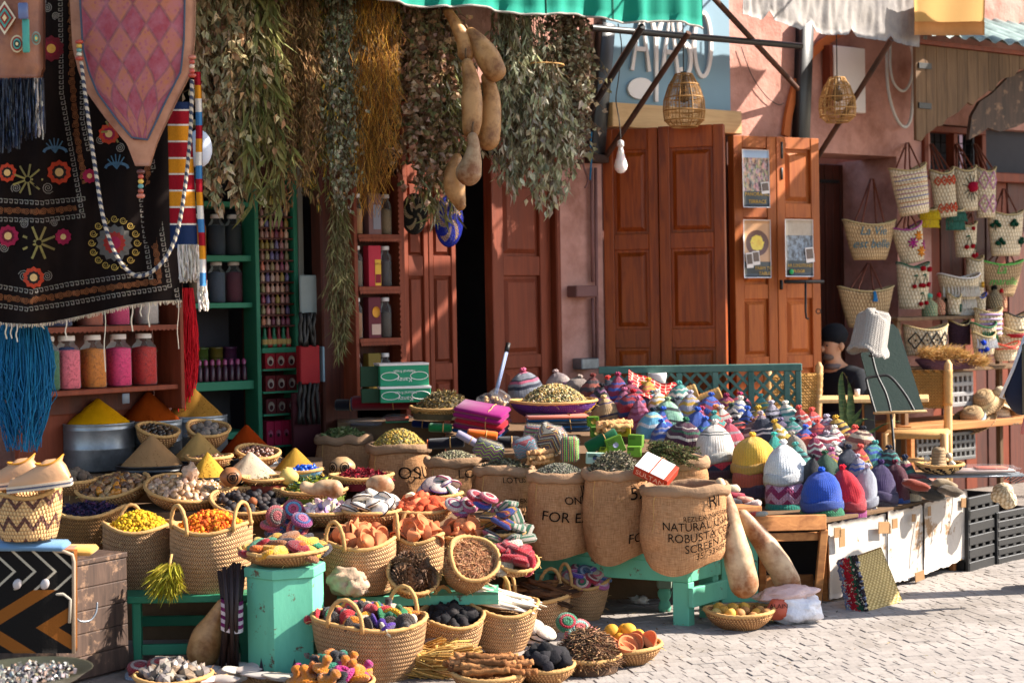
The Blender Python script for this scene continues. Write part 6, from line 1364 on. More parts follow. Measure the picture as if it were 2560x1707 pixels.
for i,(x,y,c)in enumerate([(1070,1605,'8a7468'),(1075,1628,'c2a080'),(1045,1640,'a08c7c'),(1090,1645,'b89a84'),(1060,1650,'a87c54')]):tag(ob('knit_brush',oval_m,None,None,G(x,1660)+V(0,0,(1660-y)/600),(R.uniform(0,.5),R.uniform(-.3,.3),R.uniform(-.5,.5)),1.15,color=H(c)),['grey brown oval scrubber at the back of the loose group','striped tan oval scrubber in the loose group','greyish oval scrubber left in the loose group','beige oval scrubber right in the loose group','orange brown oval scrubber lowest in the loose group'][i],'scrubber')
gourd('tan gourd leaning upside down against the dark canes',[(556,1512,16),(538,1550,26),(520,1590,40),(508,1628,42)],606,'gourd','leaning_gourd',None,False)
cn=thing('cane_bundle','bundle of dark canes wrapped in purple and white cloth','canes',G(575,1672))
co_=cn.location
for i in range(11):
 a=i/10;x0=548+62*a;x1=556+52*(1-abs(a-.5))*a+R.uniform(-8,8);ob('cane',MB().tube([P(x1+(x0-x1)*.2,1668,612+4*(i%2))-co_,P(580+(x0-580)*.55,1540,612+5*(i%3))-co_,P(x0,1404+R.uniform(0,26),606+6*(i%3))-co_],.0095,8),gm('dark_cane',H('2a1c1a'),rough=.5,bump=.3)if i==0 else bpy.data.materials['dark_cane'],cn)
wr_=stripes_m('purple_white_wrap',[(i/8,[H('5a1c4a'),H('b8a8b0'),H('6b2454'),H('c2b4b4')][i%4])for i in range(8)])
ob('cloth_wrap',MB().grid(20,8,lambda a,b:P(583+28*math.cos(a*2*pi),1494+78*b+4*math.sin(a*9),614)-co_+V(0,-.03+.04*math.sin(a*2*pi),0)),wr_,cn)
# -- burlap sacks
def sack(label,cx,yr,yb,wpx,s_,texts=(),heap_=None,flap=0,rimh=.05,dep=.85,lean=0):
 wpx*=1.07;base=P(cx,yb,s_);k=1/s_;r=wpx/2*k;h=(yb-yr)*k;sd=R.uniform(0,60)
 t=thing('burlap_sack',label,'sack',base,group='open burlap sacks in a row')
 def surf(a,q,off=0):
  e=2.5;c,s2=abs(math.cos(a)),abs(math.sin(a));kk=(c**e+s2**e)**(-1/e)
  rr_=r*(.97+.07*math.sin(min(1,q*1.1)*pi)-.03*q)*kk*(1-.06*max(0,1-q*9))+off
  rr_*=1+.05*noise.noise(V(math.cos(a)*2+sd,math.sin(a)*2,q*4))+.03*noise.noise(V(math.cos(a)*5+sd,math.sin(a)*5,q*14))
  z=h*q+.010*noise.noise(V(math.cos(a)*1.5,math.sin(a)*1.5,sd))*q
  if flap:
   f=max(0,math.cos((a+pi/2)*1.05))**4 if abs((a+pi/2+pi)%(2*pi)-pi)<1.4 else 0;z-=flap*k*f*(1-q)**1.6;rr_+=.03*f*(1-q)
  return V(rr_*math.cos(a)+lean*q,rr_*dep*math.sin(a),z)
 n,m_=56,22;mb=MB();C=2*pi*r
 mb.grid(n,m_,lambda a,b:surf(a*2*pi,b),None,None,C,h);mb.add([surf(i*2*pi/n,0)for i in range(n)],[tuple(reversed(range(n)))])
 ob('bag',mb,M['burlap'],t)
 rm=MB()
 def rimf(a,b):
  an=a*2*pi;c=surf(an,1);o_=V(math.cos(an),math.sin(an)*dep,0);q=b*2*pi;w_=1+.25*noise.noise(V(math.cos(an)*3+sd,math.sin(an)*3,5))
  return c+o_*(.004+.017*w_*math.cos(q))+V(0,0,-.012+rimh*.5*w_*math.sin(q)+.012*noise.noise(V(math.cos(an)*2,math.sin(an)*2,sd+9)))
 rm.grid(64,12,rimf,None,None,C,.15);ob('rolled_rim',rm,M['burlap_rim'],t)
 ob('seam',MB().tube([surf(-pi/2-.75+.02*math.sin(i),i/14,.002)for i in range(15)],.003,4),M['rope'],t)
 for tx_,px,py,hp,rot in texts:
  sz=hp*k/.7;vs,fs=text(tx_,sz);out=[]
  for x,y in vs:
   c_,s2=math.cos(rot),math.sin(rot);X,Y=x*c_-y*s2,x*s2+y*c_
   out.append(surf(-pi/2+((px-cx)*k+X)/(r*1.02),min(.97,((yb-py)*k+Y)/h),.0075))
  ob('stencil_print',MB().add(out,fs),M['ink'],t,smooth=False)
 if heap_:
  nm,lb,dome,cnt,cols,sz,shp=heap_;heap(nm,lb,'herbs',(Matrix.Translation(base),r*.93,h+.012,dep),dome,cnt,cols,sz,shp)
 return surf,base
gh=[H('6b6450'),H('544c3a'),H('80785e'),H('94886a'),H('48422f')]
sack('grey burlap sack of green leaves at the far left of the row',862,1092,1215,128,452,(),('green_herb','heap of curled green leaves in the far left sack',.06,700,[H('5c6a3c'),H('6f7a48'),H('48542f'),H('7d845a')],.011,'leaf'))
sack('burlap sack of dried chamomile, second from the left',1000,1112,1245,142,474,[('OSU',1042,1190,30,0)],('chamomile','heap of dried chamomile flowers in the second sack',.095,1500,[H('94803c'),H('6b5c34'),H('b8923c'),H('7d7450'),H('c2a050')],.0085,'grain'))
sack('burlap sack of grey herb stamped LOT',1138,1146,1285,132,492,[('LOT',1178,1188,22,0)],('grey_herb','heap of grey herb in the sack stamped LOT',.05,900,gh,.008,'grain'))
sack('burlap sack stamped REZLEX NATURAL, fourth from the left',1263,1168,1335,134,506,[('REZLEX INV',1306,1250,11,.02),('NATURAL',1306,1275,17,0),('ROBUSTA',1312,1297,17,0),('SCREEN',1318,1318,15,0),('LOTUS',1290,1200,14,.05)],('grey_leaf','heap of grey crumbled leaves in the REZLEX NATURAL sack',.05,900,gh,.009,'leaf'))
sack('burlap sack stamped FOR EXP in the middle of the bench',1401,1182,1376,146,524,[('FOR EXP',1422,1292,23,-.1),('JK',1465,1226,20,.1),('ONU',1440,1250,18,0)],('grey_lavender','smooth grey lavender heap in the FOR EXP sack',.06,1800,[H('5a584c'),H('6b685a'),H('484638'),H('7a7464')],.0055,'grain'),flap=14)
sack('burlap sack stamped with a bold 5X beside the printed one',1543,1176,1378,150,532,[('5X',1596,1238,30,0),('FOR',1588,1335,20,-.1),('.. . :',1590,1205,16,.1)],('dry_buds','rough heap of grey brown buds in the 5X sack',.10,1600,gh+[H('a0927a')],.008,'leaf'),flap=26)
sack('largest burlap sack with black coffee print at the bench end',1708,1214,1392,200,546,[('REZLEX INVESTMENT',1772,1280,11,.06),('NATURAL UGANDA',1762,1300,17,.05),('ROBUSTA COFFEE',1764,1322,17,.06),('SCREEN 1200',1768,1342,16,.07),('35/ 339/047',1770,1359,13,.03),('RI',1776,1257,30,0)],None,flap=34,lean=.01)
sack('low sack of herb stalks behind the printed sack',1705,1150,1225,120,500,(),None,rimh=.06)
hs=thing('herb_stalks','green herb stalks lying over the sack behind the printed one','herbs',P(1680,1140,508));mb=MB()
for i in range(30):
 p0=P(1612+R.uniform(0,30),1112+R.uniform(-8,26),508+R.uniform(-6,6));p1=P(1700+R.uniform(-20,50),1130+R.uniform(-10,46),514+R.uniform(-6,6));pts=[p0.lerp(p1,j/5)+V(0,0,.02*math.sin(j/5*pi)+R.uniform(-.004,.004))for j in range(6)]
 mb.tube(pts,.0025,3,TR(-hs.location),H('5a4a30'),cap=False)
 for j in range(60):
  q=R.uniform(0,4.99);p=pts[int(q)].lerp(pts[int(q)+1],q%1);mb.leaf(TR(-hs.location)@lmat(p,V(R.uniform(-1,1),R.uniform(-1,1),R.uniform(-.6,1)),R.uniform(0,6)),.02,.007,.2,.3,jit(R.choice([H('4a5430'),H('5f6a3c'),H('6b6040'),H('38422a')]),.2))
tag(ob('leafy_stalks',mb,M['leaf'],hs,smooth=False),None,None,None,'stuff')
# -- mint green bench with the sacks
fr=G(1722,1566);sfr=sof(fr);zb=(1566-1388)/sfr
c1=V(fr.x,fr.y,zb);c2_=PZ(1803,1369,zb);c0=PZ(1335,1366,zb);bx_=c1-c0;by_=c2_-c1;bx_.z=by_.z=0
by_=by_*(.36/by_.length)if by_.length>.36 else by_
mbn=thing('mint_bench','mint green wooden bench carrying the burlap sacks','bench',V(fr.x,fr.y,0))
ux,uy=bx_.normalized(),by_.normalized();tk=.03
obox('seat_board','mint',mbn,c0-V(0,0,tk)-ux*.02-uy*.01,bx_+ux*.03,by_+uy*.02,(0,0,tk))
ap=.095
obox('apron','mint',mbn,c0-V(0,0,tk+ap),bx_,uy*.025,(0,0,ap-.001));obox('end_apron','mint',mbn,c1-V(0,0,tk+ap)+uy*.026-ux*.024,ux*.024,by_-uy*.03,(0,0,ap-.001))
lh=zb-tk-ap
for o_,w_ in((c1-ux*.08,.08),(c1+by_-ux*.085-uy*.06,.075)):obox('leg','mint',mbn,V(o_.x,o_.y,0)+uy*.002,ux*w_,uy*.05,(0,0,lh-.001))
obox('leg','mint',mbn,V(c0.x,c0.y,0),ux*.075,uy*.05,(0,0,lh-.001))
obox('cross_rail','mint',mbn,V(c1.x,c1.y,.09)+ux*.003-uy*.01,ux*.025,by_+uy*.01,(0,0,.09))
tg=thing('turned_table_leg','grey green turned table leg standing behind the mint bench','table leg',G(1662,1528));kk=1/sof(tg.location)
tag(tg,'grey green table with a turned foot behind the mint bench','table')
ob('leg',MB().lathe([(.0005,0),(.026,0),(.032,.02),(.026,.045),(.02,.055),(.032,.075),(.034,.095),(.024,.112),(.034,.116)],20),M['mint'],tg);ob('leg_block',MB().box((0,0,.20),(.07,.07,.17),.006),gm('grey_green_paint',H('7d8a78'),rough=.7),tg,smooth=False)
ob('table_top',MB().box((-.1,.25,.30),(1.0,.5,.03),.004),M['plank_grey'],tg,smooth=False)
pp=ob('paper_scrap',MB().blob(TR((0,0,.02),(0,0,0),(.045,.03,.022)),3,.4,2.5),M['oc'],None,G(1598,1510),color=H('b8b0a4'));tag(pp,'crumpled pale paper scrap on the ground under the bench','paper')
tpd=thing('mint_stool','mint green boxed stool behind the long gourds','stool',G(1850,1506));q=tpd.location;sq_=sof(q);zt2=(1506-1292)/sq_
obox('body','mint',tpd,q+V(-.09,0,0),(.185,.02,0),(-.04,.18,0),(0,0,zt2-.025));obox('top','mint',tpd,q+V(-.10,-.012,zt2-.024),(.235,.025,0),(-.045,.21,0),(0,0,.025))
gourd('long pale gourd leaning against the printed sack',[(1800,1206,12),(1812,1245,19),(1822,1290,26),(1834,1345,31),(1848,1405,37),(1860,1458,37)],548,'gourd_pale','leaning_gourd',None,False)
gourd('long tan gourd leaning to the right on the plastic bag',[(1858,1288,15),(1880,1318,22),(1912,1360,28),(1942,1405,32),(1964,1444,33),(1971,1460,31)],534,'gourd_pale','leaning_gourd',None,False)
B=ground_bowl('low straw bowl of small dull oranges beneath the long gourds',1850,1568,88,44,m_='bowl')
pile('small_orange',lambda c:f'{c} small orange in the low bowl under the gourds','orange','small oranges under the gourds',B,.02,15,fruit_ms,[('b89a58','pale yellow'),('a87440','brownish'),('c2903c','orange yellow')],.78,edge=.88)
pg=thing('plastic_bag','crumpled white plastic bag with red print behind the bowl','bag',G(1985,1555));
def crump(b,sc_,sd,sub_=4,jt=.3):
 vs,fs=ico(sub_);out=[]
 for v in vs:
  k_=1+jt*noise.noise(v*1.6+V(sd,0,0))+jt*.45*abs(noise.noise(v*4.5+V(0,sd,0)))+.10*noise.noise(v*11+V(0,0,sd));out.append(V(v.x*sc_[0]*k_,v.y*sc_[1]*k_,max(-sc_[2]*.95,v.z*sc_[2]*k_)))
 return b.add(out,fs)
wpl=gm('white_polythene',H('d0ccd0'),var=.08,rough=.3,bump=.8,bsc=26,bd=.012,spec=.5)
ob('sack',crump(MB(),(.13,.1,.075),3),wpl,pg,(.0,0,.07));ob('folded_top',crump(MB(),(.135,.08,.035),8),gm('pinkish_polythene',H('d0b0aa'),var=.15,rough=.3,bump=.8,bsc=30,bd=.01),pg,(-.04,.0,.135),(0,rad(-6),0))
ob('red_print',crump(MB(),(.05,.02,.05),5,3),gm('red_print',H('b8543c'),rough=.4),pg,(-.085,-.078,.075))
vs,fs=text('ALAIN',.03);ob('print',MB().add([(x-.085,-.104,y+.085)for x,y in vs],fs),M['ink'],pg,smooth=False)
# -- white board stall front and crates at the right
w0,w1=G(2074,1508),G(2412,1426);wd_=w1-w0;ww=wd_.normalized();wn_=V(-ww.y,ww.x,0);wh=.36
wst=thing('board_stall','white peeling board stall front with taped patches under the hats','stall',w0)
wbm=gm('peeling_white_board',H('b3a99f'),var=.18,sc_=4,rough=.8,bump=.6,bsc=14,bd=.008,col2=H('86684a'),c2s=6,c2t=(.58,.63),rv=.08)
for a,b,zz_,dz in((0,.4,.0,.0),(.402,.66,.0,.01),(.662,1.0,-.0,.018)):
 n_=16;L_=wd_.length*(b-a);o_=ww*wd_.length*a
 def fb(u,v,a=a,L_=L_,o_=o_,dz=dz):
  e=.004*noise.noise(V(u*4,v*4,a*9))+.003*math.sin(v*4+a*7);j=.006*noise.noise(V(u*14,v*14,a))
  return o_+ww*(L_*u+(j if v in(0,1)else 0))-wn_*(e+dz)+V(0,0,.02+dz+(wh+.01)*v+.03*u*(1 if a>.6 else 0)+j*2)
 ob('board_panel',MB().slab(n_,14,fb,wn_*.006),wbm,wst)
for i,(u,z,w_,h_)in enumerate(((.02,.33,.06,.05),(.34,.31,.1,.06),(.42,.32,.05,.05),(.56,.33,.035,.04),(.68,.35,.03,.05),(.05,.3,.05,.09),(.3,.02,.06,.03),(.95,.36,.05,.05),(.6,.02,.09,.05))):
 p=ww*wd_.length*u+V(0,0,z+.02)-wn_*.034;ob('tape_patch',MB().box((0,0,0),(w_,.004,h_),.001),gm('brown_tape',H('8f6a44'),var=.2,rough=.6)if i==0 else bpy.data.materials['brown_tape'],wst,p,(0,R.uniform(-.1,.1),math.atan2(ww.y,ww.x)),smooth=False)
obox('top_board',dcl,wst,w0+V(0,0,wh+.035)+wn_*.01-ww*.02,wd_*1.0,wn_*.9,(0,0,.02))
for u in(.02,.98):obox('post','crate_wood',wst,w0+ww*wd_.length*u*.97+wn_*.03,ww*.03,wn_*.03,(0,0,wh+.03))
crt=thing('wooden_crate_stand','brown wooden slatted stand left of the white boards','stand',G(1960,1500));sC=520
def plk(name,x0,y0,x1,y1,th,s0,s1,par,m_='crate_wood',up=(0,0,1)):
 a,b=P(x0,y0,s0),P(x1,y1,s1);d=b-a;obox(name,m_,par,a,d,V(0,.025,0),Vector(up)*-th)
plk('top_plank',1880,1290,2066,1286,.075,525,512,crt);plk('rail',1905,1334,2050,1330,.04,522,510,crt)
a,b=P(2052,1325,512),P(2034,1512,512);obox('leg','crate_wood',crt,a,(.04,.01,0),(0,.035,0),b-a);a,b=P(1900,1330,528),P(1900,1500,528);obox('leg','crate_wood',crt,a,(.03,0,0),(0,.03,0),b-a)
plk('low_plank',1915,1438,2034,1436,.13,505,498,crt)
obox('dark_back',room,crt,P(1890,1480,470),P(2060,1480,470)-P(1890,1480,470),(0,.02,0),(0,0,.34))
mt=thing('straw_mat','folded straw mat with red and green wool fringe leaning on boards','mat',G(2180,1520));A4=[P(2142,1390,520),P(2203,1368,508),P(2260,1508,508),P(2168,1527,524)]
def mf(u,v):return A4[0].lerp(A4[1],u).lerp(A4[3].lerp(A4[2],u),v)-mt.location
ob('straw_sheet',MB().slab(24,36,lambda u,v:mf(u,v)+V(0,-.004*math.sin(v*80),0),(0,.02,0),None,.18,.3),basketry('mat_weave',H('8c7440'),H('cbb078'),row=.012,st=.02,braid=False,bs=.5),mt)
fgb=MB();B4=[P(2094,1402,514),P(2142,1388,521),P(2168,1527,524),P(2120,1532,520)]
for i in range(900):
 u,v=R.random(),R.random();p=B4[0].lerp(B4[1],u).lerp(B4[3].lerp(B4[2],u),v)-mt.location;c=[H('6b6f84'),H('94101e'),H('a01424'),H('1c4a34'),H('2a2024')][min(4,int(u*5+R.uniform(-.6,.6))%5)]
 if R.random()<.12:c=H('b8a890')
 fgb.blob(TR(p,rrot(),(.010,.006,.013)),1,.2,col=jit(c,.2))
tag(ob('wool_fringe',fgb,M['vc'],mt),None,None,None,'stuff');ob('fringe_backing',MB().slab(4,8,lambda u,v:B4[0].lerp(B4[1],u).lerp(B4[3].lerp(B4[2],u),v)-mt.location+V(0,.008,0),(0,.01,0)),M['vc'],mt)
# -- goods on top of the sacks
mtx=lambda px,py,s_:P(px,py,s_)
def roll(label,x0,y0,x1,y1,rpx,s_,c,cat='cloth roll',name='cloth_roll',inner=None,flat=.7):
 a,b=P(x0,y0,s_),P(x1,y1,s_);d=b-a;r=rpx/s_;t=thing(name,label,cat,(a+b)/2)
 xx=d.normalized();zz_=(V(0,0,1)-xx*xx.z).normalized();yy=zz_.cross(xx);Lh=d.length/2
 pr=[(.0005,-Lh),(r*.8,-Lh),(r,-Lh+.01),(r*1.02,0),(r,Lh-.01),(r*.8,Lh),(.0005,Lh)]
 MX=Matrix(((xx.x,yy.x,zz_.x,0),(xx.y,yy.y,zz_.y,0),(xx.z,yy.z,zz_.z,0),(0,0,0,1)))
 ob('roll',MB().lathe(pr,24,MX@TR((0,0,0),(0,pi/2,0),(flat,1,1))),M['cloth'],t,color=c)
 ob('string',MB().tube([MX@V(Lh*.25,r*1.03*math.cos(i*pi/8),r*1.03*flat*math.sin(i*pi/8))for i in range(17)],.003,4),M['rope'],t)
 if inner:
  for i,cc in enumerate(inner):ob('inner_layer',MB().tube([MX@V(-Lh-.0015,r*(.8-.22*i)*math.cos(j*.5),flat*r*(.8-.22*i)*math.sin(j*.5))for j in range(13)],.004,4),M['cloth'],t,color=cc)
 return t
def stack(label,px,py,s_,w_,d_,rz,layers,name='cloth_stack',tilt=(0,0),cat='cloth stack'):
 t=thing(name,label,cat,P(px,py,s_),0,None,(tilt[0],tilt[1],rz));z=0
 for i,(c,th)in enumerate(layers):
  ob('folded_layer',MB().box((R.uniform(-.008,.008),R.uniform(-.008,.008),z+th/2),(w_,d_,th*.96),min(.012,th*.45)),M['cloth'],t,color=H(c));z+=th
 ob('string',MB().tube([V(w_*.18+.004*math.sin(i),math.cos(i*pi/12)*d_*.51,z/2+max(-1,min(1,math.sin(i*pi/12)*1.6))*z*.53)for i in range(25)],.0028,4,cap=False),M['rope'],t)
 return t
platform('jute covered table surface behind the left sacks carrying folded cloth',840,1108,447,430,.85,.0)
platform('jute covered table surface under the magenta cloth and purple bowl',1110,1500,471,420,.79,.0)
platform('jute covered table surface under the soap cartons and knit bags',1215,1640,498,471,.74,.0)
roll('wide rolled cloth bundle with a red outer layer',880,1008,1046,1004,24,446,H('6b1420'),inner=[H('14445c'),H('141418'),H('14445c')],flat=.75)
roll('black cloth roll beside the red one',838,1012,900,1012,20,445,H('14131a'))
stack('folded magenta cloth stack tied with string',1202,1080,468,.27,.2,rad(-14),[('0f3a6b',.022),('6b0a3c',.03),('8a0c1c',.03),('7d0a54',.03),('7d0c5c',.03)],tilt=(rad(10),rad(10)))
roll('orange cloth roll under the magenta stack',1168,1082,1244,1090,16,482,H('c2560c'))
roll('green cloth roll left of the magenta stack',1072,1068,1130,1070,16,472,H('0c5a2c'))
roll('black cloth roll with orange lining above the LOT sack',1070,1110,1160,1104,19,486,H('16141c'),inner=[H('b8500c'),H('7d8a1c')])
roll('lavender grey cloth roll between orange and black rolls',1142,1082,1198,1112,14,488,H('8a8298'))
roll('black cloth roll behind the patterned knit bag',1245,1105,1300,1104,20,486,H('131218'))
stack('black and blue folded cloths under the purple bowl',1395,1078,470,.33,.18,rad(4),[('101c2c',.02),('14406b',.016),('101018',.02),('0f3a5c',.014),('b8604c',.018)])
roll('navy blue cloth roll behind the chamomile',1030,1058,1072,1062,13,450,H('0c1a4a'))
pk=thing('clear_packet','clear plastic packet with red and green cards','packet',P(993,1046,448));ob('film',crump(MB(),(.09,.05,.028),12,3,.2),M['poly'],pk);ob('card',MB().box((0,0,.0),(.13,.06,.012),.003,TR((0,0,0),(.2,0,.2))),M['oc'],pk,color=H('8a3c24'));ob('card',MB().box((0,0,-.014),(.13,.06,.008),.003,TR((0,0,0),(.2,0,.1))),M['oc'],pk,color=H('2c7a54'))
pk=thing('clear_packet','dull clear plastic packets lying over the green leaves','packet',P(915,1058,447));ob('film',crump(MB(),(.11,.06,.03),22,3,.25),M['poly'],pk);ob('card',MB().box((0,0,-.004),(.17,.07,.012),.003),M['oc'],pk,color=H('3c2c30'))
B=bowl('pale straw bowl of dried herb beside the magenta stack',1112,1048,455,86,30,'bowl_pale')
heap('dried_herb','broad heap of brown dried herb flowers in the pale bowl','herbs',B,.11,1500,[H('6b5c40'),H('544a34'),H('8a7a54'),H('94783c')],.009,'leaf')
ck=thing('cork_bag','clear plastic bag of little wooden corks','bag',P(1240,1008,460));ob('film',crump(MB(),(.085,.06,.07),31,4,.3),M['poly'],ck)
for i in range(30):ob('cork',MB().lathe([(.0005,-.009),(.0095,-.009),(.0095,.009),(.0005,.009)],10),M['oc'],ck,V(R.uniform(-.055,.055),R.uniform(-.04,.02),R.uniform(-.04,.035)),rrot(),color=jit(H('b08a5c'),.12))
def uorg(n,u,v,c):
 o=n.xyz(n.co('Object'));an=n.ma('ARCTAN2',o[1],o[0]);return n.mix(n.ma('GREATER_THAN',n.ma('ADD',an,n.ma('MULTIPLY',n.ma('FLOOR',n.ma('DIVIDE',o[2],.012)),-.14)),-1.1),H('5c2f7a'),H('d8941c'))
pym=basketry('purple_yellow_coil',H('5c2f7a'),H('d8941c'),.014,.012,False,pat=uorg,bs=.7)
B=bowl('purple and yellow coiled bowl heaped with dried flowers',1386,1046,458,110,44,pym,wav=.003)
heap('dried_flowers','high heap of mixed dried flowers in the purple bowl','flowers',B,.115,2200,[H('8a7a50'),H('6b6240'),H('b89a5c'),H('544c34'),H('a8844a'),H('c9b48a')],.0085,'grain',edge=.9)
def knitbag(label,px,py,s_,sz,e,cols,zig=None):
 st_=[(i/18,H(cols[i%len(cols)]))for i in range(18)];m_=knit('patterned_knit',stripes=st_,norm=(14,12),zig=zig);me=MB().box((0,0,0),sz,.014);me.uv=[[(x/sz[0]+.5,y/sz[2]+.5)for x,y in f]for f in me.uv]
 o=ob('knit_bag',me,m_,None,P(px,py,s_),e);tag(o,label,'knit bag');ob('film_wrap',MB().box((0,0,0),(sz[0]+.012,sz[1]+.012,sz[2]+.012),.018),M['poly'],o)
knitbag('wrapped yellow and black diamond knit bag',1376,1096,505,(.14,.07,.12),(.3,.5,.2),['b8861c','1a1618','c2b49c','1a1618','6b1c2c'],(1,.9))
knitbag('wrapped knit bag with lime and orange upright stripes',1424,1122,512,(.12,.07,.085),(.1,pi/2,.1),['1c2438','c27a1c','1c2438','a0c414','6b1428','7ad81c'])
knitbag('wrapped light blue and red knit bag',1312,1118,508,(.11,.07,.09),(.3,-.3,.1),['5a94a8','8a1424','5a94a8','1c1c28'],(2,.5))
knitbag('striped knit bag lying behind the diamond one',1360,1082,494,(.2,.07,.07),(.2,.1,.05),['6b1c3c','b8481c','3c5a7a','94a81c','241c2c'])
knitbag('lime and pink zigzag knit bag on the REZLEX sack',1222,1125,506,(.14,.08,.085),(.2,.35,.2),['a8b81c','14141c','8a1c5c','14141c'],(3,.4))
def carton(label,px,py,s_,w_,h_,d_,c,e=(0,0,0),mark=None):
 o=ob('soap_carton',MB().box((0,0,0),(w_/s_,d_,h_/s_),.002),M['oc'],None,P(px,py,s_),e,smooth=False,color=H(c));tag(o,label,'carton')
 if mark:ob('printed_mark',MB().lathe([(.0005,0),(.014,0),(.014,.001)],14,TR((0,-d_/2-.0012,.002),(pi/2,0,0))),M['oc'],o,color=H(mark))
 for k in range(3):ob('printed_line',MB().box((-.2*w_/s_,-d_/2-.0008,(.36-.1*k)*h_/s_),(.45*w_/s_,.0012,.003)),M['oc'],o,smooth=False,color=H('3a4a14'))
GC='4f7512'
carton('lime carton at the top left of the soap stack',1482,1053,497,28,25,.05,GC,(0,0,.1),'8a6a1c');carton('olive lime carton under the top left one',1490,1080,500,28,28,.05,'46691e',(0,0,.1),'a08a4a');carton('yellow carton beside the wooden sticks',1560,1078,502,33,25,.05,'98820c',(0,0,-.1),'6b5a0c')
carton('lime carton at the right end of the soap stack',1590,1102,508,36,32,.05,'52761f',(0,.05,-.3),None);carton('tilted lime carton with a flower print',1538,1112,512,42,42,.04,'527a18',(0,-.35,.1),'8a8aa0');carton('lime carton lowest at the right',1586,1128,512,34,26,.05,'5c861e',(0,0,-.2),None);carton('pale mint carton with blue print standing on the herb',1488,1145,524,46,28,.035,'9ab4a0',(0,.05,.05),'2c3c5c');carton('dark lime carton behind the green roll',1520,1082,498,30,30,.05,'4a7a1c',(0,0,0))
carton('small olive carton behind the tilted one',1508,1126,508,24,20,.05,'7a8a1c',(0,.1,.2))
roll('dark green plastic roll lying across the soap cartons',1466,1122,1542,1082,17,508,H('0c4a2c'),cat='roll',name='green_roll',flat=1)
def sticks(label,x,y,s_,n,dx,dy,L):
 for i in range(n):
  p=P(x+dx*(i%3),y+dy*(i//3),s_+i%2*2);o=ob('licorice_stick',stick_m,None,None,p,(0,R.uniform(-.15,.05),.5+R.uniform(-.15,.15)),(L,1.15,1.15),color=jit(H('b88a5c'),.12));tag(o,label,'stick',label)
sticks('pale wooden stick on top of the soap cartons',1520,1056,505,8,16,9,.75);sticks('pale cut wooden stick poking out above the FOR EXP sack',1340,1130,512,9,12,12,.55)
bk2=thing('boxed_books','white topped red box lying on the largest sack','box',P(1640,1176,545),0,None,(rad(28),rad(24),rad(-22)));ob('carton',MB().box((0,0,0),(.17,.13,.05),.003),M['oc'],bk2,smooth=False,color=H('a8341c'))
for i,(x,w_)in enumerate(((-.047,.07),(.03,.068))):ob('white_face',MB().box((x,0,.0262),(w_,.128,.004),.001),M['white_paint'],bk2,smooth=False)
vs,fs=text('SULTAN',.036);ob('print',MB().add([(x*1.1,-.0658,y-.013)for x,y in vs],fs),M['oc'],bk2,smooth=False,color=H('d8a890'))
for i,(x0,y0,x1,y1,s_)in enumerate(((950,905,1073,965,452),(952,964,1077,1006,455))):
 a,b=P(x0,y1,s_),P(x1,y1,s_-3);hh_=(y1-y0)/s_*.94;t=thing('fruit_carton',['upper green printed carton before the scalloped rack','lower green printed carton under the other one'][i],'carton',(a+b)/2,math.atan2((b-a).y,(b-a).x)+.03-.08*i);wdt=(b-a).length
 ob('carton',MB().box((0,.09,hh_/2),(wdt,.18,hh_),.003),gm('green_card',H('2c8a64'),var=.12,rough=.8,bump=.2),t,smooth=False);ob('white_edge',MB().box((0,.09,hh_-.004),(wdt+.004,.184,.012),.001),M['white_paint'],t,smooth=False);ob('side_flap',MB().box((-wdt/2-.05,.06,hh_*.45),(.1,.02,hh_*.9),.002,TR((0,0,0),(0,0,-.0))),M['oc'],t,smooth=False,color=H('1c3a24'))
 for u,w_ in((-.3,.05),(.3,.05)):ob('printed_ring',MB().tube([V(u*wdt+w_*math.cos(q*.4),-.0015,hh_*.45+.022*math.sin(q*.4))for q in range(17)],.0022,4),M['white_paint'],t)
 vs,fs=text('Kanzy',.035);ob('print',MB().add([(-x,-.002,hh_*.38-y)for x,y in vs],fs),M['white_paint'],t,smooth=False)
 vs,fs=text('Natural Fresh',.022);ob('print',MB().add([(-x,-.002,hh_*.72-y)for x,y in vs],fs),M['white_paint'],t,smooth=False)
mp=thing('mop_handle','blue and white striped mop handle leaning on the door','mop',P(1239,985,440));a,b=V(0,0,0),P(1266,880,432)-P(1239,985,440);c_=P(1271,858,431)-P(1239,985,440)
ob('pole',MB().tube([a,b],.011,10),M['oc'],mp,color=H('8a94b0'));ob('grip',MB().tube([b,c_],[.014,.014],10),M['iron'],mp)
for k in(-1,1):ob('stripe',MB().tube([a+V(k*.006,-.0095,0),b+V(k*.006,-.0095,0)],.002,4),M['oc'],mp,color=H('1c2c7a'))
rc_=thing('red_cloth','red cloth with white star pattern draped beside the trellis','cloth',P(1640,960,415))
def star():
 n=NT('red_star_print');v=n.co('UV');d=n.voro(v,9,0,'DISTANCE_TO_EDGE',.35);c=n.mix(n.ma('LESS_THAN',d,.07),H('a80c14'),H('c2b09c'));return n.fin(c,.9,n.noise(n.co(),60,3),.3,.003,.1)
def rcf(a,b):
 x=1572+150*a;y=922+(75*a if a<.35 else 26+28*(a-.35))+52*b*(.9+.3*a);return P(x,y+4*math.sin(a*14),410+24*b+3*math.sin(a*11+b*4))-rc_.location
ob('drape',MB().slab(30,16,rcf,(0,.006,0),None,1.2,.8),star(),rc_)
wc=ob('white_pot',MB().lathe([(.0005,0),(.05,0),(.06,.06),(.058,.075),(.05,.075),(.045,.03),(.0005,.028)],24),M['white_paint'],None,P(1643,962,402));tag(wc,'small white pot half hidden behind the red cloth','pot')
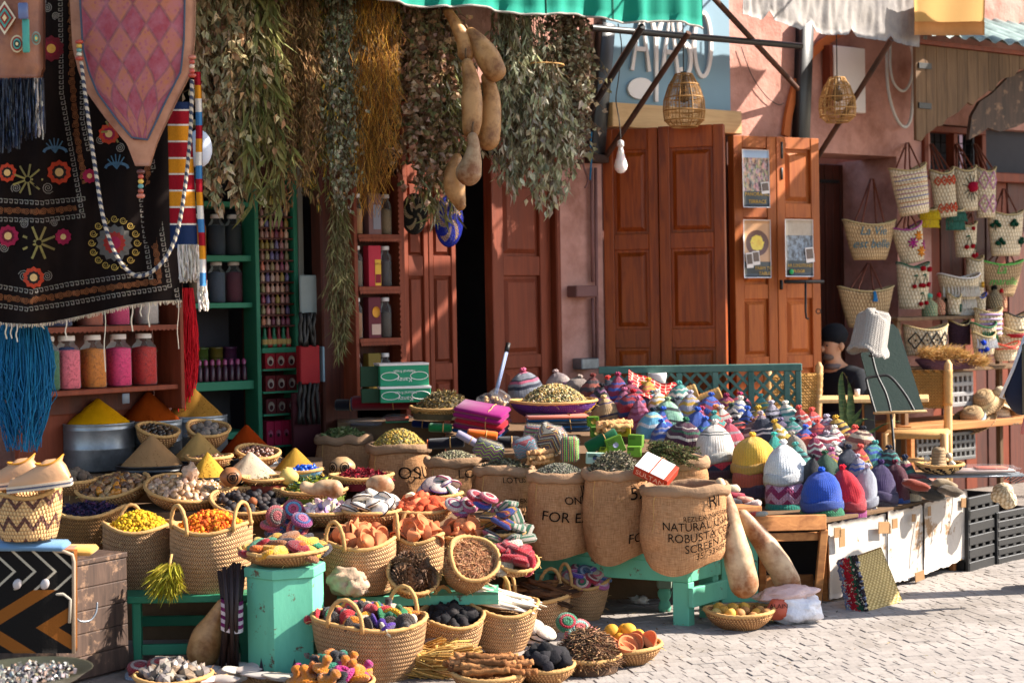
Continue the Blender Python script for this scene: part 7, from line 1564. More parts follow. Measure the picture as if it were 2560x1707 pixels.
for i,(x0,y0,x1,y1)in enumerate(((1668,1002,1742,976),(1728,1012,1802,984),(1905,1040,1955,1034))):
 a,b=P(x0,y0,425),P(x1,y1,425);d=b-a;n_=22;ob_=MB().tube([a+d*(k/n_)-a for k in range(n_+1)],[.04+.0035*(k%2)for k in range(n_+1)],16);o=ob('twine_spool',ob_,M['rope'],None,a);tag(o,['straw twine spool before the trellis, nearest the red cloth','straw twine spool before the trellis, second from the red cloth','straw twine spool behind the grey striped hats'][i],'twine spool')
 # -- trellis
ta,tb=P(1500,905,400),P(2000,920,402);td=V(tb.x-ta.x,tb.y-ta.y,0);tl_=td.length;tu=td.normalized();tan2=math.atan2(td.y,td.x)
tr_=thing('trellis','teal green lattice trellis bench back before the dark doors','trellis',V(ta.x,ta.y,0),tan2);zt3=(ta.z+tb.z)/2;zlow=zt3-.36
ob('top_rail',MB().box((tl_/2,0,zt3-.022),(tl_+.02,.05,.045),.004),M['teal_trellis'],tr_,smooth=False)
for px in(1520,1698,1788,1877,1966,1994):x=(P(px,950,401)-V(ta.x,ta.y,0)).dot(tu);ob('upright',MB().box((x,0,(zt3-.045)/2),(.035,.045,zt3-.046),.003),M['teal_trellis'],tr_,smooth=False)
ob('lower_rail',MB().box((tl_/2,.0,zlow),(tl_,.04,.05),.004),M['teal_trellis'],tr_,smooth=False)
stp=.082;k=int((tl_+.36)/stp)
for i in range(-5,k):
 for sg in(1,-1):
  x0=i*stp+(0 if sg>0 else .3);z0,z1=zlow+.025,zt3-.045;hgt=z1-z0;xa,xb=x0,x0+sg*hgt*.95
  za,zb_=z0,z1
  lo,hi=.02,tl_-.02
  def clip(xa,za,xb,zb_):
   t0,t1=0,1;dx=xb-xa
   for s0,e in((lo,1),(hi,-1)):
    pass
   ts=sorted(((lo-xa)/dx,(hi-xa)/dx));t0,t1=max(0,ts[0]),min(1,ts[1]);return t0,t1
  t0,t1=clip(xa,za,xb,zb_)
  if t1-t0<.1:continue
  A_=V(xa+(xb-xa)*t0,.006*sg,za+(zb_-za)*t0);B_=V(xa+(xb-xa)*t1,.006*sg,za+(zb_-za)*t1);d=B_-A_
  ob('lattice_strip',MB().box((0,0,0),(.02,.009,d.length),.002),M['teal_trellis'],tr_,(A_+B_)/2,(0,math.atan2(d.x,d.z),0),smooth=False)
  # -- knitted hats
def crown_prof(kind):
 if kind=='cone':return[(1,0),(1.03,.14),(.99,.3),(.87,.48),(.66,.66),(.42,.82),(.2,.94),(.06,1)]
 if kind=='round':return[(1,0),(1.02,.25),(1.0,.48),(.9,.68),(.7,.84),(.4,.95),(.15,.99),(.05,1)]
 return[(1,0),(1.03,.18),(1.02,.36),(.93,.54),(.76,.72),(.5,.87),(.24,.96),(.06,1)]
hm={}
for kd in('cone','round','mid'):
 for vv in range(3):
  sd=R.uniform(0,90);pr=[]
  cp_=crown_prof(kd);
  for i in range(len(cp_)-1):
   for j in range(3):q=j/3;pr.append((cp_[i][0]+(cp_[i+1][0]-cp_[i][0])*q,cp_[i][1]+(cp_[i+1][1]-cp_[i][1])*q))
  pr.append((.03,1))
  def f(p,a,i,sd=sd):
   w_=1+.16*noise.noise(V(math.cos(a)*1.2+sd,math.sin(a)*1.2,p.z*1.6))+.07*noise.noise(V(math.cos(a)*3+sd,math.sin(a)*3,p.z*4));return V(p.x*w_+.10*noise.noise(V(sd,3,0))*p.z,p.y*w_,p.z-.03*noise.noise(V(math.cos(a)*2+sd,math.sin(a)*2,1))*p.z)
  hm[kd,vv]=(pr,f)
BW=lambda c:tuple(min(.82,q*1.55+.008)for q in H(c))
def hat(label,cx,yt,yb,wpx,cols,kind='mid',brim=None,zig=None,knot='tuft',s_=None,under=()):
 s_=s_ or min(425+(yb-1000)*.27,508-(cx-2074)*.148-9+.06*(yb-1270));wpx*=1.2;k=1/s_;r=wpx/2*k;h=(yb-yt)*k;base=P(cx,yb,s_);nz=1+.0*k
 t=thing('knit_hat',label,'hat',base,0,'knitted hats piled on the stall',(R.uniform(-.16,.16),R.uniform(-.2,.2)if not under else R.uniform(-.07,.07),R.uniform(-.5,.5)));kn=.085 if knot else 0;ch=h*(1-kn)
 pr,f=hm[kind,R.randrange(3)]
 st_=cols if isinstance(cols,list)else None
 if st_ and isinstance(st_[0],tuple):stops=[(p_,BW(c))for p_,c in st_]
 elif st_:stops=[(i/len(st_),BW(c))for i,c in enumerate(st_)]
 m_=knit('hat_knit',stripes=stops,norm=(46,int(40*h/.22)+14),zig=zig)if st_ else None
 mb=MB().lathe(pr,40,None,None,f,True);S=TR((0,0,0),(0,0,0),(r,r*.8,ch));mb.v=[tuple(S@Vector(v))for v in mb.v]
 mc=m_ or bpy.data.materials.get('plain_hat_knit')or knit('plain_hat_knit',norm=(46,40))
 top_c=BW(st_[-1][1]if st_ and isinstance(st_[0],tuple)else st_[-1])if st_ else BW(cols)
 ob('crown',mb,mc,t,color=None if st_ else BW(cols))
 if brim:
  bh=.26*ch;ob('brim',MB().lathe([(r*1.0,.004),(r*1.09,.0),(r*1.13,bh*.3),(r*1.12,bh*.75),(r*1.06,bh),(r*.98,bh*.98)],40,TR((0,0,0),(0,0,0),(1,.82,1)),None,lambda p,a,i:V(p.x,p.y,p.z+.008*math.sin(a*3+cx)),True),bpy.data.materials['plain_hat_knit']if 'plain_hat_knit' in bpy.data.materials else knit('plain_hat_knit',norm=(46,40)),t,color=BW(brim))
 if knot=='tuft':
  kb_=MB();kb_.blob(TR((0,0,h-kn*h*.55),(0,0,0),(.010+r*.07,.010+r*.07,kn*h*.6)),2,.3,2.5)
  ob('knot',kb_,M['oc_rough'],t,color=top_c);
  tf=MB()
  for i in range(5):a=i*1.3+cx;tf.tube([V(0,0,h*.965),V(.010*math.cos(a),.010*math.sin(a),h*.985+.004),V(.016*math.cos(a+.5),.016*math.sin(a+.5),h*.985-.004)],.006,5)
  ob('tassel',tf,M['oc_rough'],t,color=top_c)
 z=0
 for i,(lb,c,hh_)in enumerate(under):
  z-=hh_*k;b2=thing('knit_hat',lb,'hat',base+V(0,0,z),R.uniform(-.5,.5),'knitted hats piled on the stall');cc=c if isinstance(c,list)else None
  m2=knit('hat_knit',stripes=[(j/len(cc),BW(q_))for j,q_ in enumerate(cc)],norm=(46,12),zig=(8,.35))if cc else(bpy.data.materials.get('plain_hat_knit')or knit('plain_hat_knit',norm=(46,40)))
  rr_=r*(1.05+.03*i);H2=hh_*k+.02
  ob('crown',MB().lathe([(rr_*.97,0),(rr_*1.04,H2*.2),(rr_*1.03,H2*.6),(rr_*.97,H2*.9),(rr_*.7,H2),(.0005,H2)],40,TR((0,0,0),(0,0,0),(1,.82,1)),None,lambda p,a,i_:V(p.x*(1+.03*math.sin(a*4+cx+i_)),p.y,p.z),True),m2,b2,color=None if cc else BW(c))
nv,bk3,wh3,gy,rd3,mr,pk3='161a2e','17151a','c2b8ac','6f7078','8a1220','4a1428','a84a64'
hat('grey hat with navy and pink bands behind the purple bowl',1319,920,1000,78,[(0,gy),(.3,nv),(.38,gy),(.45,pk3),(.52,nv),(.58,gy),(.85,pk3)],'mid',None,(6,.04))
hat('beige hat with purple flecks behind the flower heap',1398,925,978,56,[(0,'4a2c44'),(.25,'8a7a74'),(.5,'7a6a6a'),(.9,'94807c')])
hat('plain stone beige hat at the back beside the pier',1441,938,990,52,'7a6c64','round')
hat('brown hat with orange zigzag and dark tuft',1482,935,1008,68,[(0,'3a1c1c'),(.2,'6b2c1c'),(.35,'2a1c20'),(.5,'7a3420'),(.65,'2a1c20'),(.8,'5a2420')],'cone',None,(8,.08))
hat('navy and pink hat with a red tassel before the trellis post',1530,940,1006,46,[(0,nv),(.2,'8a2c4a'),(.3,nv),(.45,'7a2c44'),(.6,nv),(.9,'a82c24')],'cone')
hat('black hat with pink diamonds behind the tan cone hat',1496,958,1026,52,[(0,bk3),(.4,'8a5a78'),(.55,bk3),(.75,'8a5a78'),(.85,bk3)],'cone',None,(4,.25))
hat('tan cone hat with dark band above the soap cartons',1522,988,1050,68,[(0,'8a6c4c'),(.12,'2c2434'),(.18,'a08058'),(.6,'4a3c54'),(.68,'a8885c')],'cone')
hat('red hat with navy pattern and red knot',1580,973,1050,70,[(0,rd3),(.15,'242c5c'),(.25,rd3),(.45,'242c5c'),(.55,rd3),(.7,'242c5c'),(.78,rd3)],'mid',None,(5,.12))
hat('maroon hat with yellow flecks behind the red one',1606,955,1010,40,[(0,mr),(.4,'94742c'),(.5,mr),(.8,'a08438')])
hat('small tan tasselled hat left of the red hat',1550,972,1015,34,'8a6a3c','cone')
hat('pale blue grey hat behind the mint hat',1632,978,1022,46,[(0,'6a7484'),(.5,'94a0ac'),(.8,'3c5a5c')])
hat('mint green hat with black diamond motif',1664,993,1076,70,[(0,'7aa088'),(.22,'1e2624'),(.27,'7aa088'),(.5,'1e2624'),(.62,'84a890'),(.9,'6a7a5c')],'mid',None,(3,.12))
hat('sky blue and white hat before the mint hat',1628,1020,1098,62,[(0,'5a94ac'),(.3,'c2c4c0'),(.38,'5a9ab4'),(.6,'c2b894'),(.7,'5a94ac'),(.92,'1c2430')],'mid',None,(4,.15))
hat('charcoal grey hat behind the blue one',1696,993,1040,46,'3c424c','cone')
hat('dark green hat between mint and blue hats',1712,1008,1058,40,[(0,'1c4434'),(.4,'b0a890'),(.55,'1c4434')],'cone')
hat('royal blue hat with white flecks on the slope',1737,1018,1104,74,[(0,'1c3a84'),(.35,'94a0b8'),(.42,'1c3a84'),(.7,'24448c')],'cone',None,(5,.1))
hat('plum hat behind the coral hat',1757,1003,1058,44,[(0,'3c1424'),(.5,'24343c'),(.6,'3c1424')],'cone')
hat('maroon hat with white and green bands',1706,1043,1124,80,[(0,'3c1028'),(.3,'b0a89c'),(.36,'3c1028'),(.46,'1c4a34'),(.52,'3c1028'),(.62,'a89c94'),(.66,'3c1028'),(.9,'1c4a34')],'mid',None,(6,.08))
hat('coral orange hat with dark triangles',1794,1012,1084,72,[(0,'a04c34'),(.25,'34202c'),(.33,'b05c3c'),(.55,'34202c'),(.62,'b86a44')],'cone',None,(5,.12))
hat('white hat with black dotted brim on the left front',1790,1050,1156,84,[(0,'b8b0a8'),(.32,'b8b0a8'),(.5,'2c3434'),(.53,'b8b0a8'),(.58,'2c3434'),(.61,'b8b0a8')],'mid','a8a29a',None,'tuft',None,[('navy hat under the white dotted one',[nv,'94202c',nv,rd3],20),('dark maroon hat lowest under the white dotted one','34121e',18)])
hat('raspberry pink hat with grey bands',1832,1048,1134,66,[(0,'a83c4c'),(.2,'a89c9c'),(.28,'b04454'),(.5,'8a7a80'),(.58,'b04454'),(.85,'a05a68')],'cone')
hat('charcoal striped hat near the trellis corner',1867,995,1060,56,[(0,'26242c'),(.2,'94887c'),(.25,'26242c'),(.35,'94887c'),(.4,'26242c')],'cone')
hat('black and white triangle hat left of the brown one',1836,1008,1080,48,[(0,'b0a49c'),(.25,bk3),(.4,'b0a49c'),(.6,bk3),(.7,'948a84'),(.9,'24342c')],'cone',None,(3,.2))
hat('black and white banded hat above the teal one',1914,1028,1116,66,[(0,'1c2030'),(.3,'b8b0ac'),(.34,'1c2030'),(.42,'b8b0ac'),(.46,'1c2030'),(.8,'80747c')],'cone',None,(6,.06))
hat('brown patterned hat behind the yellow one',1880,1047,1112,62,[(0,'5a3c38'),(.25,'a08c80'),(.35,'4a2c2c'),(.55,'a08c80'),(.62,'5a3c38')],'cone',None,(5,.15))
hat('golden yellow hat with turned-up brim',1883,1082,1184,84,'c29434','round','b88a30',None,'tuft',None,[('rust orange hat under the yellow one','94402c',30),('dark purple hat at the bottom of the yellow stack','2c1c34',26)])
hat('teal pointed hat between yellow and white hats',1942,1082,1154,50,'2c8a80','cone')
hat('lilac grey hat behind the teal one',1954,1046,1098,52,[(0,'5c5068'),(.4,'84788c'),(.5,'5c5068')],'cone')
hat('warm grey hat right of the white one',1992,1078,1160,54,'7d746a','mid')
hat('flaming orange hat leaning behind the grey one',2024,1090,1150,60,'b8442c','round',None,None,None)
hat('white hat with turned-up brim in the front row',1965,1100,1211,86,'cfc8c8','mid','cbc4c4',None,'tuft',None,[('magenta lattice hat under the white one',['6b1c44','94748a','6b1c44','94748a','4a2434','b09a80'],50),('teal green hat at the bottom of the white stack','0c6a5c',32)])
hat('fuzzy black hat at the back of the right pile',2000,1048,1102,54,[(0,'1c1820'),(.4,'6b2434'),(.5,'1c1820')],'cone')
hat('green and black wavy striped hat at the back',2030,1040,1086,64,['1c342c','8a8464','1c2024','3c5c44','1c2024','8a8464','1c342c'],'round',None,(5,.15))
hat('turquoise hat peeking between the back hats',2037,1060,1100,40,'2c6c80','cone')
hat('maroon round hat behind the red striped one',2076,1062,1118,58,'4a141e','round',None,None,None)
hat('red and white striped hat with grey top',2063,1078,1146,78,['84202c','b8aca8','24202c','a0949a','84202c','b8aca8','24202c','80747c'],'round',None,(4,.12))
hat('brown and cream striped tall hat at the right back',2144,1074,1156,64,['a08c74','4a2c24','94806c','6b3c30','b8a890','4a2c24','a8947c','5a342c'],'round',None,None,None)
hat('small multicoloured hat left of the brown striped one',2116,1080,1136,38,['94784c','2c6c6c','94482c','94784c','5a5a7c'],'round',None,None,None)
hat('black fuzzy hat behind the royal blue front hat',2026,1135,1215,54,'1c1c20','cone')
hat('forest green hat in the second row',2066,1126,1198,64,'1c3c28','cone')
hat('slate navy hat in the second row',2116,1112,1188,68,'262a38','cone')
hat('cobalt blue hat with turned-up brim in front',2055,1168,1272,84,'143c94','round','123888',None,'tuft',None,[('black hat with green flowers under the cobalt one',['15141a','1c5a3c','15141a','8a3450'],34)])
hat('scarlet hat with turned-up brim in front',2117,1160,1274,74,'a80c20','mid','9c0c1e',None,'tuft',None,[('magenta hat under the scarlet one','7a1c5c',22),('plum hat with white diamonds lowest under the scarlet one',['6b1c58','b0a0b0','6b1c58'],22)])
hat('pale grey felt hat right of the scarlet one',2159,1157,1264,56,'8a8c98','mid','8e909c',None,'tuft',None,[('cream striped hat under the pale grey one',['b0a488','2c2c3c','b0a488','8a7a4c'],32)])
hat('dark violet hat right of the pale grey one',2200,1150,1256,68,'2c1c44','mid','2e1e46',None,'tuft',None,[('dark brown hat under the violet one','34282c',38)])
hat('wine red hat behind the violet one',2237,1148,1246,58,'44101f','round',None,None,'tuft',None,[('bright blue hat under the wine red one','143a7a',36)])
hat('multicoloured striped long hat at the right end',2266,1136,1234,62,['1c1824','94442c','1c4a54','b8a88c','34284c','2c6a5c','1c1824','84344c','b8a88c','1c2438'],'cone',None,None,'tuft',None,[('cream ribbed hat under the striped long one','b8aa94',40)])
hat('tiny golden brown hat behind the grey felt hat',2172,1150,1190,24,'94702c','cone',None,None,None)
rh=random.Random(21);fc=[('b8443c','coral'),('2c4a94','blue'),('c2b8ac','cream'),('1c1c24','black'),('7a2440','wine'),('3c7a74','teal'),('8a8490','grey'),('a8842c','ochre'),('94506c','rose')]
fl=[(1560,1030),(1600,1062),(1650,1040),(1682,1062),(1726,1046),(1660,1105),(1752,1090),(1772,1052),(1812,1075),(1850,1098),(1850,1040),(1896,1072),(1936,1072),(1975,1072),(2010,1120),(2052,1110),(2092,1128),(2088,1160),(2140,1168),(2000,1172),(2180,1162),(1905,1040),(1545,1000),(1700,1010),(1575,1008),(1620,1000),(1655,1075),(1760,1108),(1788,1098),(1815,1040),(1840,1060),(1868,1080),(1925,1098),(1955,1112),(1985,1100),(2040,1080),(2070,1098),(2010,1080),(2100,1100),(2128,1120),(2160,1130),(2045,1150),(2075,1180),(2150,1190),(2220,1170),(1740,1075)];cmb=[(a,b)for a in fc for b in fc if a!=b];rh.shuffle(cmb)
for(x,y),(a,b)in zip(fl,cmb):
 hat(f'small {a[1]} and {b[1]} patterned hat wedged among the others in the pile',x,y-rh.uniform(54,70),y+10,rh.uniform(50,62),[(0,a[0]),(.2,b[0]),(.26,a[0]),(.4,b[0]),(.5,a[0]),(.62,b[0]),(.68,a[0])],rh.choice(['cone','cone','mid']),None,(rh.choice([4,6,8]),rh.uniform(.05,.2)))
ht=thing('hat_table','sloping cloth covered table hidden under the knitted hats','table')
def hsl(u,v):
 f0,f1=P(1770,1212,475),P(2275,1262,478);b0,b1=P(1330,1012,414),P(2150,1112,424);p=f0.lerp(f1,u).lerp(b0.lerp(b1,u),v);return p+V(0,0,-.05)
ob('cloth_cover',MB().slab(20,12,hsl,(0,0,-.03)),dcl,ht)
for u,v in((.1,.1),(.95,.1),(.1,.9),(.95,.9)):p=hsl(u,v);obox('leg','crate_wood',ht,V(p.x,p.y,0),(.04,0,0),(0,.04,0),(0,0,p.z-.035))
for i,(x,y,c,c2)in enumerate([(1826,1222,'94304c','b8a88c'),(1842,1240,'a89c94','8a2434'),(1862,1250,'2c2434','b8806c'),(1835,1255,'b0846c','241c24'),(1880,1262,'3c2c4c','b09a94')]):
 o=ob('woven_purse',MB().box((0,0,0),(.095,.05,.035),.012),knit('woven_purse_knit',stripes=[(j/6,H([c,c2][j%2]))for j in range(6)],norm=(12,10),zig=(2,.5)),None,P(x,y,505+i),(.3,R.uniform(-.3,.3),R.uniform(-.4,.4)));tag(o,['pink woven purse beside the printed sack','grey and red woven purse under the pink one','dark woven purse nearest the rust hat','tan and black woven purse at the bottom left','violet woven purse nearest the lattice hat'][i],'purse')
obox_b=thing('wooden_tray','small wooden tray under the woven purses','tray',P(1855,1275,515));obox('board','crate_wood',obox_b,P(1822,1282,518),P(1905,1280,512)-P(1822,1282,518),(0,.12,0),(0,0,.03))
for i,(x,c)in enumerate(((1870,'b8782c'),(1885,'a82c1c'),(1900,'94948c'))):tag(ob('pen_case',oval_m,None,None,P(x,1284,526),(0,0,.3),.8,color=H(c)),['orange knit case on the mint stool','red knit case on the mint stool','grey knit case on the mint stool'][i],'case')
# -- woven bags on the wall at the right
lth=gm('brown_strap_leather',H('6b3420'),rough=.5)
straw=[basketry('shopping_straw',H('8a6a46'),H('cfae82'),row=.03,st=.03,braid=False,bs=.6),basketry('pale_shopping_straw',H('b0946f'),H('ead8b8'),row=.03,st=.03,braid=False,bs=.6)]
def bag(label,x0,x1,yt,yb,tap=.7,w_=.22,m_=1,apex=None,dec=(),ov=.5,tilt=0,name='straw_bag',rimc=None):
 cx=(x0+x1)/2;p=FP(cx,yb,w_);s_=sof(p);k=1/s_;rt=(x1-x0)/2*k;h=(yb-yt)*k;t=thing(name,label,'bag',p,FANG*.5,'straw bags for sale by the wall',(0,tilt,FANG*.5))
 prof=[(.0005,.0)]+[(rt*(tap+(1-tap)*(i/9)**.8),h*i/9)for i in range(10)]+[(rt*.96,h-.01),(rt*.9,h-.05),(.0005,h-.05)]
 f=lambda q,a,i:V(q.x,q.y*ov,q.z+.02*math.cos(2*a)*(q.z/h)**2);ob('body',MB().lathe(prof,40,fun=f),straw[m_]if isinstance(m_,int)else m_,t)
 ob('rim',MB().tube([f(V(rt*math.cos(i*pi/20),rt*math.sin(i*pi/20),h),i*pi/20,0)for i in range(41)],.006,6,cap=False),M['oc'],t,color=H(rimc or 'b09a6c'))
 iw=t.matrix_basis.inverted()
 if apex:
  A_=iw@FP(apex[0],apex[1],.03)
  for sy in(-1,1):
   q=[V(-rt*.45,sy*rt*ov*.8,h-.03),V(-rt*.4,sy*rt*ov*.7,h+.01),A_+V(-.012,0,-.01),A_+V(.012,0,-.01),V(rt*.4,sy*rt*ov*.7,h+.01),V(rt*.45,sy*rt*ov*.8,h-.03)];ob('strap',MB().tube(q,.007,6),lth,t)
 def S(px,py,o_=.006):
  X=(px-cx)*k;z=(yb-py)*k;q=max(0,min(1,z/h));rr_=rt*(tap+(1-tap)*q**.8);X=max(-rr_*.98,min(rr_*.98,X));return V(X,-math.sqrt(max(0,rr_*rr_-X*X))*ov-o_,z)
 for d in dec:
  if d[0]=='line':ob('stitching',MB().tube([S(*q)for q in d[1]],d[2]*k/2,5),M['oc'],t,color=H(d[3]))
  elif d[0]=='pom':ob('pompom',MB().blob(TR(S(d[1],d[2],.01),(0,0,0),(d[3]*k,)*3),2,.2,3),M['oc_rough'],t,color=H(d[4]))
  elif d[0]=='text':
   vs,fs=text(d[1],d[4]*k,.25);ob('stitched_words',MB().add([S(d[2]+x/k,d[3]-y/k,.008)for x,y in vs],fs),M['oc'],t,smooth=False,color=H(d[5]))
  elif d[0]=='fringe':
   fb_=MB()
   for i in range(int(d[4])):
    X=d[1]+(d[2]-d[1])*(i+.5)/d[4];
    for j in range(7):a_=S(X,d[3],.006);fb_.tube([a_,a_+V(R.uniform(-.008,.008),-.008,-d[5]*k*.5),a_+V(R.uniform(-.016,.016),-.01,-d[5]*k)],.004,3,None,jit(H(d[6]),.08),cap=False)
   tag(ob('tassel_fringe',fb_,M['vc'],t),None,None,None,'stuff')
  elif d[0]=='star':
   for i in range(7):a=i*.9;ob('stitched_petal',MB().tube([S(d[1],d[2]),S(d[1]+d[3]*math.cos(a),d[2]+d[3]*math.sin(a))],[d[3]*k*.12,d[3]*k*.22],5),M['oc'],t,color=H(d[4]))
 return t
def diam(y,x0,x1,n,c,hh=11):
 out=[]
 for i in range(n):x=x0+(x1-x0)*(i+.5)/n;q=(x1-x0)/n/2;out+=[('line',[(x-q,y),(x,y-hh),(x+q,y),(x,y+hh),(x-q,y)],4,c),('pom',x,y,2.5,c)]
 return out
def cherry(x,y,c='8a0c18'):return[('line',[(x-9,y+26),(x,y),(x+9,y+24)],2,'14442c'),('line',[(x,y),(x-9,y+3)],4,'14503a'),('pom',x-9,y+28,6,c),('pom',x+9,y+26,6,c)]
bag('wide brown straw bag stitched with blue cursive words',2100,2249,556,650,.6,.12,0,(2180,445),[('text','La Vie',2172,588,30,'3c6470'),('text','est belle',2170,620,30,'3c6470')],.35)
bag('wide brown straw bag with a blue tassel, lowest of the two',2088,2244,722,818,.62,.16,0,(2172,655),[('fringe',2170,2178,728,3,26,'2c7ab0')],.35)
bag('round straw bag with flecked coloured rows, first on the wall',2236,2337,420,536,.78,.3,1,(2268,355),[('line',[(2238+9*j,436+11*i+(j%2))for j in range(12)],2,['94607a','5c6aa0','b8764c','7a5c9a'][i%4])for i in range(8)],.6,rad(-9))
bag('white straw bag with orange diamond rows',2332,2400,428,543,.85,.26,1,(2328,358),diam(452,2336,2396,4,'b8401c')+diam(520,2338,2394,4,'b8401c'),.55,rad(-6))
bag('straw bag with a red eye motif',2386,2452,422,528,.85,.24,1,(2392,357),[('line',[(2424+24*math.cos(a),470+34*math.sin(a)),(2424+8*math.cos(a),470+12*math.sin(a))],2,'24302c')for a in(0.2,.7,1.2,1.7,2.2,2.7,3.4,4,4.6,5.2,5.8)]+[('pom',2426,468,13,'94102c'),('pom',2427,466,6,'d8c8d8')],.55,rad(-4))
bag('straw bag with pale pink lozenge stitching',2436,2494,424,544,.85,.2,1,(2438,358),diam(452,2440,2490,2,'c98aa8',22)+diam(510,2440,2490,2,'c98aa8',22),.55)
bag('small bag with yellow tasselled skirt under the flecked one',2288,2350,520,545,.8,.2,1,None,[('fringe',2290,2348,526,12,24,'c9a81c'),('fringe',2292,2346,542,12,28,'d0b024')],.6)
bag('small bag with green tasselled skirt beside the yellow one',2354,2416,522,546,.8,.2,1,None,[('fringe',2356,2414,530,12,24,'3c6a58'),('fringe',2358,2412,548,12,28,'3c6e5c')],.6)
bag('white straw bag with magenta and orange flowers',2240,2326,566,656,.7,.24,1,(2268,525),[('star',2279,606,13,'94106a'),('star',2299,592,12,'c97a0c'),('star',2301,632,13,'c97a0c'),('star',2318,618,11,'94106a')],.6,rad(-12),rimc='94407a')
bag('small white straw bag with cherries',2382,2446,560,643,.8,.2,1,(2425,530),cherry(2414,590)+cherry(2436,612)+[('pom',2424,572,5,'8a0c18')],.6)
bag('broad straw bag with dark green clover motifs',2463,2566,532,640,.75,.2,1,(2510,470),[q for x,y in((2476,562),(2524,560),(2488,606),(2552,604))for q in(('pom',x,y-6,6,'0c3a28'),('pom',x-7,y+2,6,'0c3a28'),('pom',x+7,y+2,6,'0c3a28'),('line',[(x,y),(x,y+14)],3,'0c3a28'))],.45)
bag('large white straw bag with red cherries and green stems',2239,2328,662,772,.86,.25,1,None,cherry(2280,688)+cherry(2306,686)+cherry(2298,732)+[('pom',2296,672,7,'8a0c18'),('pom',2318,674,7,'8a0c18')],.6,rimc='2c5a44')
bag('tall white bag with orange flowers behind the fringed basket',2414,2462,645,742,1.0,.12,1,None,[('star',2434,690,9,'c97a1c'),('star',2452,712,8,'c9941c')],.6)
bag('white basket with tiers of white tassels',2342,2454,690,790,.55,.3,1,None,[('fringe',2345,2452,716,16,26,'d0c4b4'),('fringe',2366,2440,748,12,24,'d0c4b4'),('fringe',2370,2436,766,12,22,'d0c4b4')],.7,name='tasselled_basket',rimc='d0c8c0')
bag('wide straw bag stitched with green cursive words',2440,2568,656,742,.5,.15,0,(2510,610),[('text','La',2490,684,30,'3c9a3c'),('text','marelle',2500,712,26,'3c9a3c')],.35,rimc='5cb04a')
def bottle(label,x,yt,yb,wpx,c,c2,w_=.32):
 p=FP(x,yb,w_);k=1/sof(p);r=wpx/2*k;h=(yb-yt)*k;t=thing('woven_bottle',label,'bottle',p)
 ob('body',MB().lathe([(.0005,0),(r*.9,0),(r,h*.08),(r,h*.5),(r*.75,h*.62),(r*.35,h*.72),(r*.35,h*.84),(.0005,h*.85)],24),basketry('woven_bottle_straw',H(c),H('b8a078'),row=.02,st=.02,braid=False),t);ob('stopper',MB().blob(TR((0,0,h*.88),(0,0,0),(r*.42,r*.42,h*.14)),2,.2,3),M['oc_rough'],t,color=H(c2))
bottle('mint woven bottle on the plank shelf',2324,733,793,39,'6a9a74','5aa088');bottle('coral woven bottle behind the mint one',2348,732,788,30,'b8483c','a8101c');bottle('black woven bottle with a black pompom',2486,713,773,40,'3a322c','12120f');bottle('coral woven bottle with a red pompom at far right',2504,722,772,26,'b8503c','a01418',.25);bottle('dark woven bottle beside the white striped basket',2366,745,788,24,'34302e','1c1a18',.28)
bag('small white basket with green letter on the shelf',2368,2404,740,786,.9,.36,1,None,[('line',[(2396,760),(2396,780)],5,'14503a')],.8,name='small_basket');bag('small basket with blue rim beside the black bottle',2434,2466,738,774,.85,.34,1,None,(),.8,rimc='2c3c8a',name='small_basket')
def shelf(label,x0,x1,y,w0_,w1_,th=.025,m_='plank_grey'):
 a,b=UZ(x0,y,w1_)[0],UZ(x1,y,w1_)[0];z=UZ((x0+x1)/2,y,w1_)[1];t=thing('plank_shelf',label,'shelf',FA,FANG);ob('plank',MB().box(((a+b)/2,-(w0_+w1_)/2,z-th/2),(b-a,w1_-w0_,th),.004),M[m_],t,smooth=False)
 for u in(a+.05,b-.05):ob('leg',MB().box((u,-w1_+.05,(z-th)/2),(.04,.04,z-th-.001),.003),M[m_],t,smooth=False)
 return z
shelf('narrow plank shelf holding the woven bottles',2244,2520,790,.08,.45);shelf('low plank shelf under the grass fringed tray',2262,2600,918,.1,.62);shelf('wooden bench top with straw hats on it',2278,2620,1052,.1,.7,.05,'crate_wood')
bag('coloured woven tote with lilac patches',2434,2508,776,842,.95,.5,1,None,[('line',[(2438+6*j,786+12*i)for j in range(11)],5,['a88ab0','b8a0b8','8a74a0'][i%3])for i in range(5)],.7);bag('straw basket with black stitched rim at far right',2508,2570,786,826,.9,.5,1,None,(),.8,rimc='24201c',name='small_basket');bag('red and straw basket below the black stitched one',2500,2570,824,850,.9,.52,1,None,[('line',[(2504+6*j,836+3*i)for j in range(12)],4,'94101c')for i in range(3)],.8,name='small_basket')
bag('long cream basket with black zigzag stitching',2252,2376,818,888,.85,.45,1,None,diam(850,2258,2370,4,'1c1a1a',20),.5,name='long_basket');bag('dark plum woven basket behind the zigzag one',2370,2428,806,862,1,.4,basketry('plum_weave',H('34202c'),H('5c3c4a'),row=.02),None,(),.7,name='small_basket')
